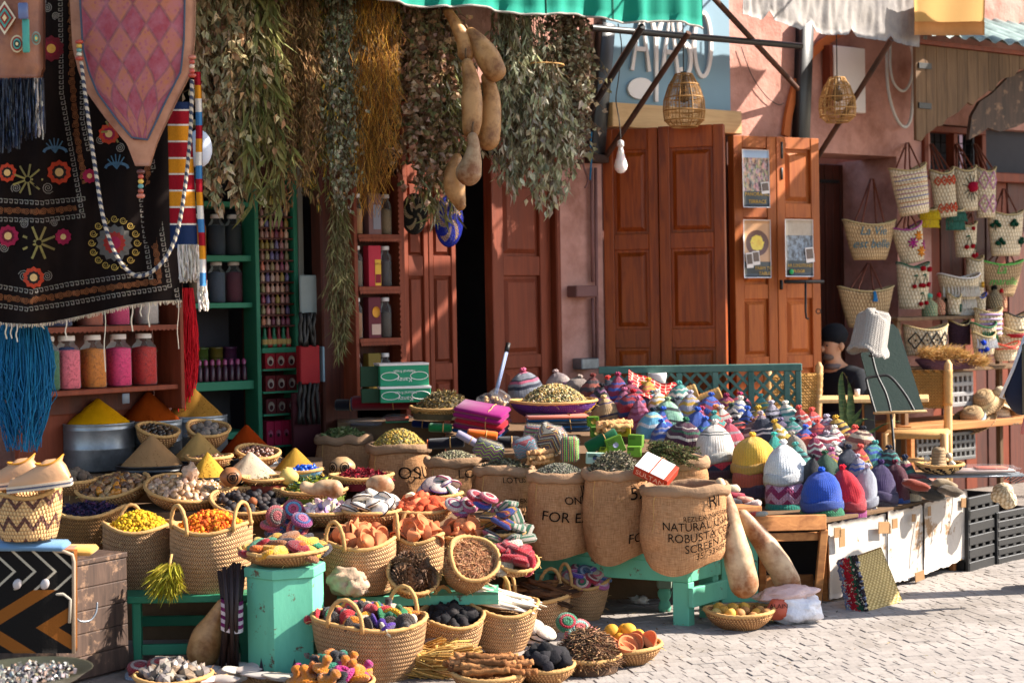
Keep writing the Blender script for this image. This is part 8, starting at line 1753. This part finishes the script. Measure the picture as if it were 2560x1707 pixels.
bag('straw basket with green tassels',2424,2494,812,856,.8,.55,1,None,[('fringe',2440,2490,828,9,30,'0c5a34')],.7,rimc='0c5a34',name='small_basket');bag('white pompom basket with blue bows',2428,2492,836,886,.8,.6,1,None,[('fringe',2430,2490,846,9,24,'d0cccc'),('pom',2444,856,8,'14349a'),('pom',2452,872,8,'14349a'),('pom',2440,876,6,'14349a')],.7,name='small_basket');bag('shallow basket with coral handles and stitches',2474,2550,860,902,.6,.62,1,None,[('line',[(2478+7*j,870+2*(j%2))for j in range(10)],3,'d0503c')],.8,rimc='d0503c',name='small_basket');bag('striped straw basket behind the coral one',2492,2540,836,872,.9,.5,1,None,(),.8,name='small_basket')
fz=thing('grass_tray','long tray edged with shaggy dried grass','tray',FP(2372,905,.62),FANG*.5);fb_=MB()
for i in range(1700):
 u=R.uniform(-1,1);v=R.uniform(-1,1);p=V(u*.25,v*.08-.03,.0+.10*(1-abs(u)*.5)*R.random()-.04*u);d=V(R.uniform(-.6,.6),-1,R.uniform(-.5,.9));fb_.leaf(lmat(p,d,R.uniform(0,6)),R.uniform(.05,.09),.006,.2,.2,jit(R.choice([H('b8945c'),H('9a7640'),H('cdaa74')]),.2))
tag(ob('grass_fringe',fb_,M['leaf'],fz,smooth=False),None,None,None,'stuff');ob('tray_body',MB().lathe([(.0005,-.05),(.2,-.05),(.27,.02),(.26,.03),(.0005,.03)],36,TR((0,0,0),(0,0,0),(1,.4,1))),basketry('plum_tray',H('4a2c44'),H('8a6474')),fz)
for i,(x,y,wpx,e,lb)in enumerate([(2432,1052,96,(.55,-.35,0),'straw hat with pale blue patch leaning at the front'),(2492,1048,94,(.2,.1,0),'straw hat with patterned band lying flat'),(2462,1010,88,(.4,-.5,.3),'straw hat on top of the bench heap, left'),(2500,1005,92,(.3,.4,.2),'straw hat on top of the bench heap, right'),(2535,1046,60,(.3,.2,0),'straw hat half hidden by the passer-by')]):
 p=FP(x,y,.55);k=1/sof(p);r=wpx/2*k*1.25;t=thing('straw_hat',lb,'hat',p,0,'straw hats on the wooden bench',e)
 ob('hat',MB().lathe([(r,.012),(r*1.0,.004),(r*.8,.0),(r*.56,.010),(r*.52,.045),(r*.46,.085),(r*.34,.105),(.0005,.1)],36,TR((0,0,0),(0,0,0),(1,.85,1))),straw[i%2],t);ob('band',MB().lathe([(r*.575,.018),(r*.58,.02),(r*.565,.045),(r*.56,.047)],36,TR((0,0,0),(0,0,0),(1,.85,1))),M['oc'],t,color=H(['8fb0c0','8a7064','b8a078','a88c64','94744c'][i]))
def crate(label,x0,y0,x1,y1,w_,c,dp=.3,holes=(9,2),rz=None,p=None):
 a,b=(FP(x0,y1,w_),FP(x1,y0,w_))if p is None else p;W_,H_=(b-a).xy.length,b.z-a.z;t=thing('plastic_crate',label,'crate',a,FANG if rz is None else rz);m_=gm('crate_plastic',H(c),rough=.5,bump=.15,spec=.4)
 nx,nz=holes;bw=.16*W_/nx
 for i in range(nx+1):ob('upright_rib',MB().box((W_*i/nx,0,H_/2),(W_/nx*.42,.02,H_),.003),m_,t,smooth=False)
 for j in range(nz+1):ob('cross_rib',MB().box((W_/2,-.0,H_*(.06+.88*j/nz)),(W_+.02,.026,H_*.13),.004),m_,t,smooth=False)
 ob('back',MB().box((W_/2,dp,H_/2),(W_,.02,H_)),m_,t,smooth=False)
 for x in(0,W_):ob('side',MB().box((x,dp/2,H_/2),(.02,dp-.04,H_)),m_,t,smooth=False)
crate('grey white perforated crate beside the chair back',2285,928,2428,1024,.5,'8a8684',holes=(12,3));crate('grey perforated crate below the straw hat bench',2292,1076,2434,1160,.6,'5c5a58',holes=(12,3))
for i,(pa,pb,lb,h_)in enumerate(((G(2421,1428),G(2492,1408),'tall black plastic crate at the end of the white boards',.40),(G(2494,1410),G(2572,1392),'lower black plastic crate at the right edge',.29))):
 d=pb-pa;crate(lb,0,0,0,0,0,'1c1b1c',.3,(4,5),math.atan2(d.y,d.x),(pa,V(pb.x,pb.y,h_)))
for i,(x,y,r_)in enumerate(((2520,1250,.05),(2492,1240,.035),(2508,1232,.06))):
 o=ob('straw_toy',MB().lathe([(.0005,-r_),(r_*.7,-r_*.7),(r_,0),(r_*.7,r_*.7),(r_*.25,r_),(.0005,r_*1.05)],24),straw[1],None,P(x,y,462),(.9,.2,0));tag(o,['round straw ball ornament on the lower black crate','small straw ball ornament behind the round one','flat straw ornament leaning behind the ball'][i],'ornament')
wt=basketry('black_white_coil',H('1c1a18'),H('d0b888'),row=.02,st=.03,braid=False,pat=lambda n,u,v,c:n.mix(n.ma('GREATER_THAN',n.ma('SINE',n.ma('ADD',n.ma('MULTIPLY',u,90),n.ma('MULTIPLY',n.ma('FLOOR',n.ma('DIVIDE',v,.02)),1.7))),.0),H('17151a'),H('c9b080')))
B=bowl('black and straw patterned tray at the end of the hats',2350,1182,470,60,22,wt);bt=thing('ornament_hat','tall straw ornament hat with white pompoms on the patterned tray','hat',on(B,-.05,0,-.01));ob('hat',MB().lathe([(.0005,0),(.1,.0),(.09,.012),(.04,.03),(.036,.1),(.03,.118),(.0005,.12)],30),basketry('striped_straw',H('b8825c'),H('dcc498'),row=.016),bt)
for k,(x,y,z)in enumerate(((-.06,0,.06),(.055,0,.075),(-.075,-.02,.02),(.07,-.01,.03))):ob('pompom',MB().blob(TR((x,y,z),(0,0,0),(.018,)*3),2,.25,4),M['oc_rough'],bt,color=H('cfc4b0'))
tr2=thing('wire_rack','flat wire rack with clear packets beyond the hats','rack',P(2430,1180,470))
ob('packet',crump(MB(),(.2,.12,.022),41,4,.15),M['poly'],tr2,(.05,0,.02));ob('paper',MB().box((.05,0,.01),(.32,.16,.012),.003),M['oc'],tr2,color=H('b8a49c'));ob('paper',MB().box((.1,0,.022),(.16,.12,.01),.003),M['oc'],tr2,color=H('b85c44'))
for j in range(5):ob('wire',MB().tube([V(-.27,-.12+.06*j,-.012),V(.27,-.12+.06*j,-.012),V(.2,-.1+.05*j,-.05)],.004,5),M['galv'],tr2)
for i,(x,y,c)in enumerate(((2300,1200,'7a3434'),(2318,1212,'5c5448'),(2335,1222,'8a7a68'),(2306,1226,'7a6c5c'),(2330,1238,'4a443c'),(2362,1210,'9a8468'),(2374,1226,'6b5c4c'),(2290,1212,'94402c'))):tag(ob('knit_slipper',MB().blob(TR((0,0,0),(0,0,0),(.075,.035,.028)),3,.15,1.4),M['knit'],None,P(x,y,474+i),(.2,.25,R.uniform(-.6,.3)),color=H(c)),['maroon striped knit slipper on the board edge','grey knit slipper under the maroon one','beige knit slipper in the middle of the heap','stone knit slipper at the front of the heap','dark knit slipper hanging lowest over the edge','tan knit slipper at the right of the heap','brown knit slipper at the right front','rust knit slipper nearest the striped hat'][i],'slipper')
ct=thing('cafe_table','small square cafe table behind the hats','table',P(2185,1000,392));tz=P(2185,996,392).z
obox('top','pine_v',ct,P(2046,1006,396)-V(0,0,.005),P(2322,1003,392)-P(2046,1006,396),V(.1,.42,0),(0,0,.025));p=P(2186,1000,394);obox('leg','steel_black',ct,V(p.x-.035,p.y+.15,0),(.07,0,0),(0,.07,0),(0,0,tz-.04));obox('foot','steel_black',ct,V(p.x-.2,p.y,0),(.4,0,0),(0,.4,0),(0,0,.02));ob('napkin_cup',MB().lathe([(.0005,0),(.016,0),(.018,.045),(.0005,.045)],14),M['white_paint'],ct,P(2143,990,385)-ct.location)
def chair(label,p,rz):
 t=thing('rush_chair',label,'chair',p,rz)
 for x in(-.19,.19):ob('leg',MB().tube([V(x,.19,0),V(x,.19,.45),V(x*1.02,.23,.9),V(x*1.02,.235,.93)],[.026,.028,.027,.008],12),M['pine_v'],t);ob('leg',MB().tube([V(x,-.19,0),V(x,-.19,.46)],[.024,.027],12),M['pine_v'],t)
 ob('seat',MB().box((0,0,.445),(.42,.42,.045),.018),M['rope'],t);ob('backrest',MB().slab(12,10,lambda a,b:V(-.185+.37*a,.2+.03*b+.012*math.sin(a*40)*math.sin(b*30),.6+.26*b),(0,.016,0),None,.37,.26),basketry('rush_weave',H('94642c'),H('cd9a54'),row=.02,st=.02),t)
 for x in(-.19,.19):ob('post_binding',MB().tube([V(x*1.01,.2+.025*j/11,.62+.24*j/11)for j in range(12)],[.03+.003*(j%2)for j in range(12)],10),M['rope'],t)
 for z,y in((.2,-.19),(.28,-.19),(.25,.19)):ob('stretcher',MB().tube([V(-.19,y,z),V(.19,y,z)],.014,8),M['pine_v'],t)
 for x in(-.19,.19):ob('stretcher',MB().tube([V(x,-.19,.23),V(x,.19,.23)],.014,8),M['pine_v'],t)
q=P(2315,1090,372);chair('pale wooden chair with woven back beyond the hats',V(q.x-.06,q.y,q.z-.445+.02),rad(-18));q=P(1944,1085,368);chair('wooden chair with woven back behind the trellis corner',V(q.x,q.y,q.z-.44),rad(-160))
eb=thing('easel_board','dark green menu board seen from behind on a wire easel','board',P(2230,940,425));po_=[(2152,886),(2190,812),(2233,810),(2247,824),(2310,1024),(2190,1034)]
pp_=[P(x,y,424+.05*(y-900))-eb.location for x,y in po_];nn=V(0,.012,0);n6=len(pp_)
ob('panel',MB().add(pp_+[v+nn for v in pp_],[tuple(range(n6)),tuple(reversed(range(n6,2*n6)))]+[(i,i+n6,(i+1)%n6+n6,(i+1)%n6)for i in range(n6)]),gm('dark_green_board',H('24342c'),var=.2,sc_=5,rough=.6),eb,smooth=False)
E3=lambda x,y:P(x,y,434+.05*(y-900))-eb.location
for ln in([(2178,880),(2192,935),(2215,985),(2228,1040),(2236,1140)],[(2190,1036),(2168,960),(2170,945),(2195,940),(2225,942),(2262,985),(2286,1028)],[(2198,858),(2196,880),(2184,890),(2172,888)],[(2236,1140),(2290,1190)],[(2236,1140),(2180,1180)]):ob('wire',MB().tube(spl([E3(*q)for q in ln]),.008,6),M['iron'],eb)
ob('ledge',MB().box((0,0,0),(.3,.04,.014),.003),M['pine_v'],eb,E3(2250,1030),(0,rad(-1),0))
fz_=thing('white_fez','white knitted pail-shaped hat hung on the easel board','hat',P(2172,878,438),0,None,(0,rad(10),0));ob('crown',MB().lathe([(.115,-.01),(.12,0),(.112,.012),(.1,.03),(.092,.2),(.08,.215),(.0005,.22)],32,TR((0,0,0),(0,0,0),(1,.8,1)),None,lambda p,a,i:V(p.x*(1+.1*math.sin(a*3)+.12*noise.noise(V(math.cos(a)*3,math.sin(a)*3,p.z*14))),p.y*(1+.15*noise.noise(V(math.cos(a)*4,5,p.z*16))),p.z+.02*math.sin(a*2)+.02*noise.noise(V(math.cos(a)*2,math.sin(a)*2,p.z*9))),True),knit('white_fez_knit',src=H('a39b93'),norm=(40,30)),fz_);ob('loop',MB().tube([V(-.03,0,.215),V(-.01,0,.24),V(.02,0,.22)],.005,6),M['oc'],fz_,color=H('c2bab2'))
pl_=thing('snake_plant','snake plant with tall mottled leaves beside the cafe table','plant',P(2125,1120,405));ob('pot',MB().lathe([(.0005,-.12),(.08,-.12),(.1,.02),(.09,.02),(.0005,.0)],24),M['terra'],pl_);gn=gm('snake_leaf',H('47603c'),var=.5,sc_=20,rough=.45,col2=H('94a05c'),c2s=8,stretch=(1,1,4))
for i,q in enumerate(([(2112,1090),(2108,1030),(2102,960),(2106,930),(2118,945)],[(2120,1090),(2126,1020),(2122,960),(2108,932)],[(2110,1085),(2140,1040),(2165,1005)],[(2120,1090),(2150,1050),(2172,1048),(2196,1052)],[(2105,1090),(2112,1050),(2108,1000)],[(2125,1095),(2165,1085),(2210,1060),(2250,1052)])):
 pts=[P(x,y,408+2*i)-pl_.location for x,y in q];n_=10;sp_=spl(pts,4);m=len(sp_)-1;ob('blade',MB().slab(2,m,lambda a,b:sp_[round(b*m)]+V((a-.5)*.05*math.sin(min(1,.25+b)*pi*.95+.15),abs(a-.5)*-.02,0),(0,.004,0)),gn,pl_)
 # -- people
def figure(name,label,J,skinc,cloth,jr_=1.0):
 def sk(nm,keys,edges,mat,par,grow=0,rmap={}):
  me=bpy.data.meshes.new(nm);ix={k:i for i,k in enumerate(keys)};me.from_pydata([J[k][0]for k in keys],[(ix[a],ix[b])for a,b in edges],[]);me.materials.append(mat)
  o=bpy.data.objects.new(nm,me);COL.objects.link(o);
  if par:o.parent=par
  m_=o.modifiers.new('skin','SKIN');m_.use_smooth_shade=True;ss=o.modifiers.new('sub','SUBSURF');ss.levels=ss.render_levels=2
  d=me.skin_vertices[0].data
  for k,i in ix.items():
   r=rmap.get(k,J[k][1]);r=r if hasattr(r,'__len__')else(r,r);d[i].radius=(r[0]+grow,r[1]+grow)
  d[0].use_root=True;return o
 ES=[('pel','abd'),('abd','chest'),('chest','neck'),('neck','jaw'),('jaw','head'),('head','crown')]
 LM=[]
 for s_ in 'LR':LM+=[('chest','sh'+s_),('sh'+s_,'el'+s_),('el'+s_,'wr'+s_),('wr'+s_,'ha'+s_),('pel','hi'+s_),('hi'+s_,'kn'+s_),('kn'+s_,'an'+s_),('an'+s_,'to'+s_)]+[('ha'+s_,f'f{i}{s_}')for i in range(4)]+[('wr'+s_,'th'+s_)]
 keys=['pel']+[k for k in J if k!='pel']
 b=sk(name,keys,ES+LM,gm('skin_tone',skinc,var=.1,rough=.55),None);tag(b,label,'person')
 top=['chest','abd','pel','neck']+[k+s_ for s_ in 'LR' for k in('sh','el','wr')];J2=dict(J)
 sk('jacket',top,[('chest','abd'),('abd','pel'),('chest','neck')]+[e for s_ in 'LR' for e in(('chest','sh'+s_),('sh'+s_,'el'+s_),('el'+s_,'wr'+s_))],cloth[0],b,.022,{'neck':.062,'wrL':.038,'wrR':.038})
 lo=['pel']+[k+s_ for s_ in 'LR' for k in('hi','kn','an')];sk('trousers',lo,[e for s_ in 'LR' for e in(('pel','hi'+s_),('hi'+s_,'kn'+s_),('kn'+s_,'an'+s_))],cloth[1],b,.016)
 for s_ in 'LR':sk('shoe',['an'+s_,'to'+s_],[('an'+s_,'to'+s_)],cloth[2],b,.02)
 return b
def joints(base,f,seat=None,scale=1,hands=None,headf=None):
 f=Vector(f).normalized();l=V(-f.y,f.x,0);hf=Vector(headf or f).normalized();z0=seat or .92;J={};b=Vector(base);at=lambda a,c,z:b+(f*a+l*c)*scale+V(0,0,z*scale)
 u=z0-.92
 J['pel']=(at(0,0,z0),(.15,.12));J['abd']=(at(.02,0,z0+.2),(.14,.11));J['chest']=(at(.03,0,z0+.4),(.155,.12));J['neck']=(at(.04,0,z0+.53),.055);
 hb_=at(.06,0,z0+.6);J['jaw']=(hb_+hf*.02,(.058,.066));J['head']=(hb_+V(0,0,.075),(.076,.09));J['crown']=(hb_+V(0,0,.15)-hf*.01,(.06,.07))
 for s_,q in(('L',1),('R',-1)):
  J['sh'+s_]=(at(.02,.185*q,z0+.44),.062);J['el'+s_]=(at(.0 if not hands else .06,.24*q,z0+.17),.045);h_=hands(q)if hands else(.06,.25*q,z0-.07);wr=at(*h_);J['wr'+s_]=(wr,.03);d=(wr-J['el'+s_][0]).normalized();J['ha'+s_]=(wr+d*.06,(.036,.02))
  for i in range(4):J[f'f{i}{s_}']=(wr+d*(.145-.012*abs(i-1.5))+l*(.026*(i-1.5))*.8+V(0,0,-.03),.0095)
  J['th'+s_]=(wr+d*.07-l*q*.05,.011)
  if seat:J['hi'+s_]=(at(.08,.1*q,z0-.01),.085);J['kn'+s_]=(at(.43,.12*q,z0+.02),.06);J['an'+s_]=(at(.42,.12*q,.09),.04);J['to'+s_]=(at(.58,.13*q,.04),.035)
  else:J['hi'+s_]=(at(0,.1*q,z0-.06),.088);J['kn'+s_]=(at(.03*q+.02,.1*q,.49),.06);J['an'+s_]=(at(.06*q,.1*q,.08),.04);J['to'+s_]=(at(.06*q+.15,.11*q,.035),.035)
 return J,hb_,hf
dk1=gm('dark_jacket_cloth',H('16181f'),var=.2,rough=.9,bump=.4,bsc=40,bd=.006);dk2=gm('dark_trouser_cloth',H('1c1b20'),rough=.9);dk3=gm('dark_shoe',H('14120f'),rough=.6)
pm_=P(2098,1000,352);J,hb_,hf=joints((pm_.x,pm_.y,0),(-.75,-.66,0),.50,1,lambda q:(.27,.05*q,.64),(-.85,-.5,-.1))
man=figure('person','seated person in dark jacket and black knit cap in the doorway',J,H('c4906e'),(dk1,dk2,dk3))
hx=hf;hl=V(-hf.y,hf.x,0)
ob('knit_cap',MB().blob(TR(hb_+V(0,0,.135)-hf*.01,(0,0,0),(.098,.098,.088)),3,.04),gm('black_cap_knit',H('14161c'),rough=.95,bump=.5,bsc=150),man)
ob('nose',MB().blob(TR(hb_+V(0,0,.05)+hf*.098,(0,0,0),(.015,.015,.024)),2,.1),gm('skin_tone_nose',H('c4906e'),rough=.55),man)
for q in(-1,1):ob('eye',MB().blob(TR(hb_+V(0,0,.072)+hf*.084+hl*.032*q,(0,0,0),(.009,.009,.006)),1,0),M['iron'],man);ob('ear',MB().blob(TR(hb_+V(0,0,.055)+hl*.088*q,(0,0,0),(.02,.012,.03)),2,.1),bpy.data.materials['skin_tone_nose'],man)
ob('mouth',MB().blob(TR(hb_+V(0,0,.01)+hf*.085,(0,0,0),(.012,.02,.004)),1,0),gm('lip',H('5c3028'),rough=.6),man);ob('beard',MB().blob(TR(hb_+V(0,0,-.012)+hf*.045,(0,0,0),(.048,.052,.032)),2,.08),gm('grey_stubble',H('6b5a50'),var=.2,rough=.95),man);ob('scarf',MB().blob(TR(hb_+V(0,0,-.085),(0,0,0),(.075,.075,.03)),2,.15),gm('grey_scarf',H('7a6c68'),rough=.95),man)
st_=thing('low_stool','low stool under the seated person','stool',(pm_.x,pm_.y,0));ob('seat',MB().box((0,0,.37),(.32,.32,.04),.006),M['crate_wood'],st_,smooth=False)
for x in(-.13,.13):
 for y in(-.13,.13):ob('leg',MB().box((x,y,.174),(.035,.035,.347),.003),M['crate_wood'],st_,smooth=False)
pw_=P(2705,1000,520);J,hb_,hf=joints((pw_.x,pw_.y,0),(.1,1,0),.84,1);J['elL']=(J['elL'][0]+V(-.085,-.03,0),.045);J['wrL']=(J['elL'][0]+V(.10,.16,-.06),.03)
for k_ in('haL','f0L','f1L','f2L','f3L','thL'):J[k_]=(J['wrL'][0]+V(.05+.03*(k_[0]=='f'),.05+.03*(k_[0]=='f'),-.012*'h0123t'.find(k_[1]if k_[0]=='f' else k_[0])),J[k_][1])
wlk=figure('person','passer-by in a navy striped jacket at the right edge',J,H('94644c'),(gm('navy_jacket_cloth',H('1c2238'),var=.15,rough=.8,bump=.4,bsc=30,bd=.008),dk2,dk3));ob('hair',MB().blob(TR(hb_+V(0,0,.085)-hf*.015,(0,0,0),(.1,.105,.115)),3,.06),gm('brown_hair',H('2a1c16'),rough=.7),wlk)
for o_ in(-.012,.012):ob('sleeve_stripe',MB().tube([J['shL'][0]+V(-.083,o_-.02,.02),J['shL'][0].lerp(J['elL'][0],.5)+V(-.076,o_-.02,0),J['elL'][0]+V(-.068,o_,0),J['wrL'][0]+V(-.055,o_,.03)],.005,6),M['white_paint'],wlk)
pk_=thing('backpack','olive grey backpack with pink trim worn by the passer-by','backpack',J['abd'][0]+V(-.19,-.21,-.14));ob('body',MB().box((0,0,.2),(.30,.16,.44),.06),gm('olive_pack_cloth',H('5c5a4c'),rough=.85,bump=.4,bsc=60),pk_);ob('pocket',MB().box((0,-.085,.1),(.24,.05,.2),.03),bpy.data.materials['olive_pack_cloth'],pk_);ob('pink_trim',MB().tube([V(-.1,-.084,.4),V(-.13,-.084,.3),V(-.09,-.084,.24)],.012,8),M['oc'],pk_,color=H('b86a70'));ob('pull_strap',MB().tube([V(-.14,-.06,.1),V(-.17,-.07,.0),V(-.18,-.07,-.05)],.008,6),M['oc'],pk_,color=H('b86a60'))
# -- foreground at the left
cr=G(323,1674);cl=V(-.42,-.36,0);ch_=thing('dark_chest','worn dark wooden chest at the bottom left','chest',cr);hC=.485
ax_,ay_=V(-.222,-.36,0).normalized(),V(-.36,.222,0).normalized()
for i in range(5):obox('side_plank','box_wood',ch_,cr+V(0,0,.012+i*.092),ax_*.40,ay_*.02,(0,0,.0905))
obox('front_panel','box_wood',ch_,cr+ax_*.402,ay_*.5,ax_*-.02,(0,0,hC-.02));obox('lid','box_wood',ch_,cr+V(0,0,hC-.012)-ay_*.006,ax_*.41,ay_*.5,(0,0,.022));obox('back_panel','box_wood',ch_,cr+ay_*.021,ay_*.46,ax_*.02,(0,0,hC-.02))
ob('wire_hook',MB().tube(spl([P(243,1505,628),P(240,1530,629),P(225,1550,631),P(200,1552,634),P(188,1540,636)]),.004,6,TR(-cr)),M['galv'],ch_)
def mud():
 n=NT('mudcloth_print');o=n.xyz(n.co('UV'));x,y=o[0],o[1]
 ch=n.ma('LESS_THAN',n.ma('FRACT',n.ma('ADD',n.ma('MULTIPLY',x,5),n.ma('MULTIPLY',n.ma('ABSOLUTE',n.ma('SUBTRACT',y,.8)),5.5))),.17);top=n.ma('GREATER_THAN',y,.62)
 br_=n.ma('LESS_THAN',n.ma('FRACT',n.ma('ADD',n.ma('MULTIPLY',x,1.6),n.ma('MULTIPLY',n.ma('ABSOLUTE',n.ma('SUBTRACT',y,.25)),-2.6))),.36)
 return n.fin(n.mix(top,n.mix(br_,H('14110f'),H('7d4818')),n.mix(ch,H('14110f'),H('a89c88'))),.9,n.noise(n.co(),120,3),.4,.003,.15)
mc=thing('mudcloth_bag','black bag with pale chevrons and ochre shapes leaning on the chest','bag',P(90,1640,655));fp=lambda a,b:P(-70+255*a,1632-255*b,652+5*math.sin(a*3)+4*b)-mc.location
ob('front',MB().slab(16,20,fp,(0,.05,0),None,1,1),mud(),mc);ob('piping',MB().tube([fp(0,1)+V(0,-.004,0),fp(.9,1.0)+V(0,-.004,0),fp(.985,.965)+V(0,-.004,0),fp(1,.9)+V(0,-.004,0),fp(1,0)+V(0,-.004,0)],.007,8),M['oc'],mc,color=H('a08a74'));ob('flap_piping',MB().tube([fp(0,.6)+V(0,-.006,0),fp(.9,.58)+V(0,-.006,0),fp(.97,.53)+V(0,-.006,0),fp(.96,.3)+V(0,-.006,0)],.006,8),M['oc'],mc,color=H('a09484'))
for q in(.08,.45,.72):ob('cowrie_shell',MB().blob(TR(fp(q,.68)+V(0,-.008,0),(0,.4,0),(.017,.008,.022)),2,0),M['oc_gloss'],mc,color=H('a89c98'))
for i,(c,x,y,w_)in enumerate((('5a7a9a',70,1362,.3),('9a5c44',120,1378,.22),('b88a44',175,1374,.2))):tag(ob('folded_textile',MB().box((0,0,0),(w_,.14,.03),.012),M['cloth'],None,P(x,y,655-i*6),(0,.03,.05),color=H(c)),['pale blue folded textile on the chest','brown folded textile under the blue one','mustard folded textile at the chest edge'][i],'textile')
def zz2(n,u,v,c):
 t_=n.ma('ABSOLUTE',n.ma('SUBTRACT',n.ma('FRACT',n.ma('MULTIPLY',u,15)),.5));k_=n.ma('FRACT',n.ma('ADD',n.ma('MULTIPLY',v,11),t_));return n.mix(n.ma('LESS_THAN',k_,.28),c,H('5c3a30'))
B=basket('small round basket with brown zigzag pattern on the chest',72,1345,655,85,66,118,basketry('zigzag_coil',H('a8784c'),H('dcb47c'),row=.016,st=.014,braid=False,pat=zz2))
for i,(x,y,e,sgn_)in enumerate(((100,1222,.12,1),(30,1218,.05,1))):
 t=thing('leather_shoe',['tan leather shoe with striped sole, nearest on the basket','tan leather shoe behind the striped soled one'][i],'shoe',P(x,y,668-16*i),0,None,(0,rad(-6),rad(8)));L_=.115
 N=20;wq=lambda q:.012+.036*min(1,math.sin(min(1,q*1.5+.05)*pi/2))*(1 if q<.7 else 1-.35*((q-.7)/.3)**2);cl_=lambda q:math.sqrt(max(.0,1-((.12-q)/.12)**2))if q<.12 else math.sqrt(max(.02,1-((q-.8)/.2)**2))if q>.8 else 1;hq=lambda q:(.034+.05*max(0,min(1,(q-.15)/.5))**1.2)*cl_(q)
 lea=bpy.data.materials.get('tan_leather')or gm('tan_leather',H('b98a62'),var=.15,rough=.45,bump=.4,bsc=40,spec=.4);och=bpy.data.materials.get('ochre_lining')or gm('ochre_lining',H('b07414'),rough=.6)
 def shf(a,b):an=b*pi;e_=.75;return V(-L_+2*L_*a,-wq(a)*math.copysign(abs(math.cos(an))**e_,math.cos(an)),hq(a)*math.sin(an)**e_+.022)
 ob('upper',MB().grid(N,16,shf),lea,t)
 ol=[(-L_*1.03+2.06*L_*j/24,wq(j/24)+.005)for j in range(25)];ol=ol+[(x_,-y_)for x_,y_ in reversed(ol)]
 for z_,th_,c in((0,.008,'b8a894'),(.0082,.007,'4a4a5a'),(.0154,.008,'c2ac94')):ob('sole_layer',MB().poly(ol,th_,Matrix(((1,0,0,0),(0,0,1,0),(0,1,0,z_),(0,0,0,1)))),M['oc'],t,smooth=False,color=H(c))
 def col_(a,b,k=1):an=a*2*pi;hh_=.012+.02*max(0,math.cos(an))**2+.012*max(0,-math.cos(an))**2;return V(.045+(.045+.006*b)*math.cos(an)*k+.006*b*max(0,math.cos(an)),(.034+.006*b)*math.sin(an)*k,.078+.006*math.cos(an)+hh_*b)
 ob('collar',MB().grid(32,4,col_),lea,t);ob('lining',MB().grid(32,5,lambda a,b:col_(a,b*1.04-.1,.93)),och,t);ob('collar_edge',MB().tube([col_(j/32,1.02,.97)for j in range(33)],.0035,5,cap=False),och,t)
pa_=thing('metal_pan','wide shallow metal pan of little trinkets at the bottom left','pan',P(60,1690,735));ob('dish',MB().lathe([(.0005,-.02),(.15,-.02),(.19,0),(.225,.02),(.23,.022),(.222,.018),(.18,-.012),(.0005,-.014)],48),gm('tarnished_brass',H('5c5c4c'),rough=.4,Metallic=.7),pa_);mb=MB()
ob('stand',MB().lathe([(.0005,-.55),(.16,-.55),(.15,-.03),(.0005,-.025)],24),M['canvas_grey'],pa_)
for i in range(420):a=R.uniform(0,6.28);q=math.sqrt(R.random())*.17;mb.box((0,0,0),(.018,.006,.012),.0,TR((q*math.cos(a),q*math.sin(a),-.004+.02*R.random()),rrot()),jit(R.choice([H('6b6460'),H('94908a'),H('3a3634'),H('8a7460')]),.3))
tag(ob('metal_trinkets',mb,M['vc_gloss'],None,pa_.location,smooth=False),'scatter of tiny metal trinkets in the wide pan','trinkets',None,'stuff')
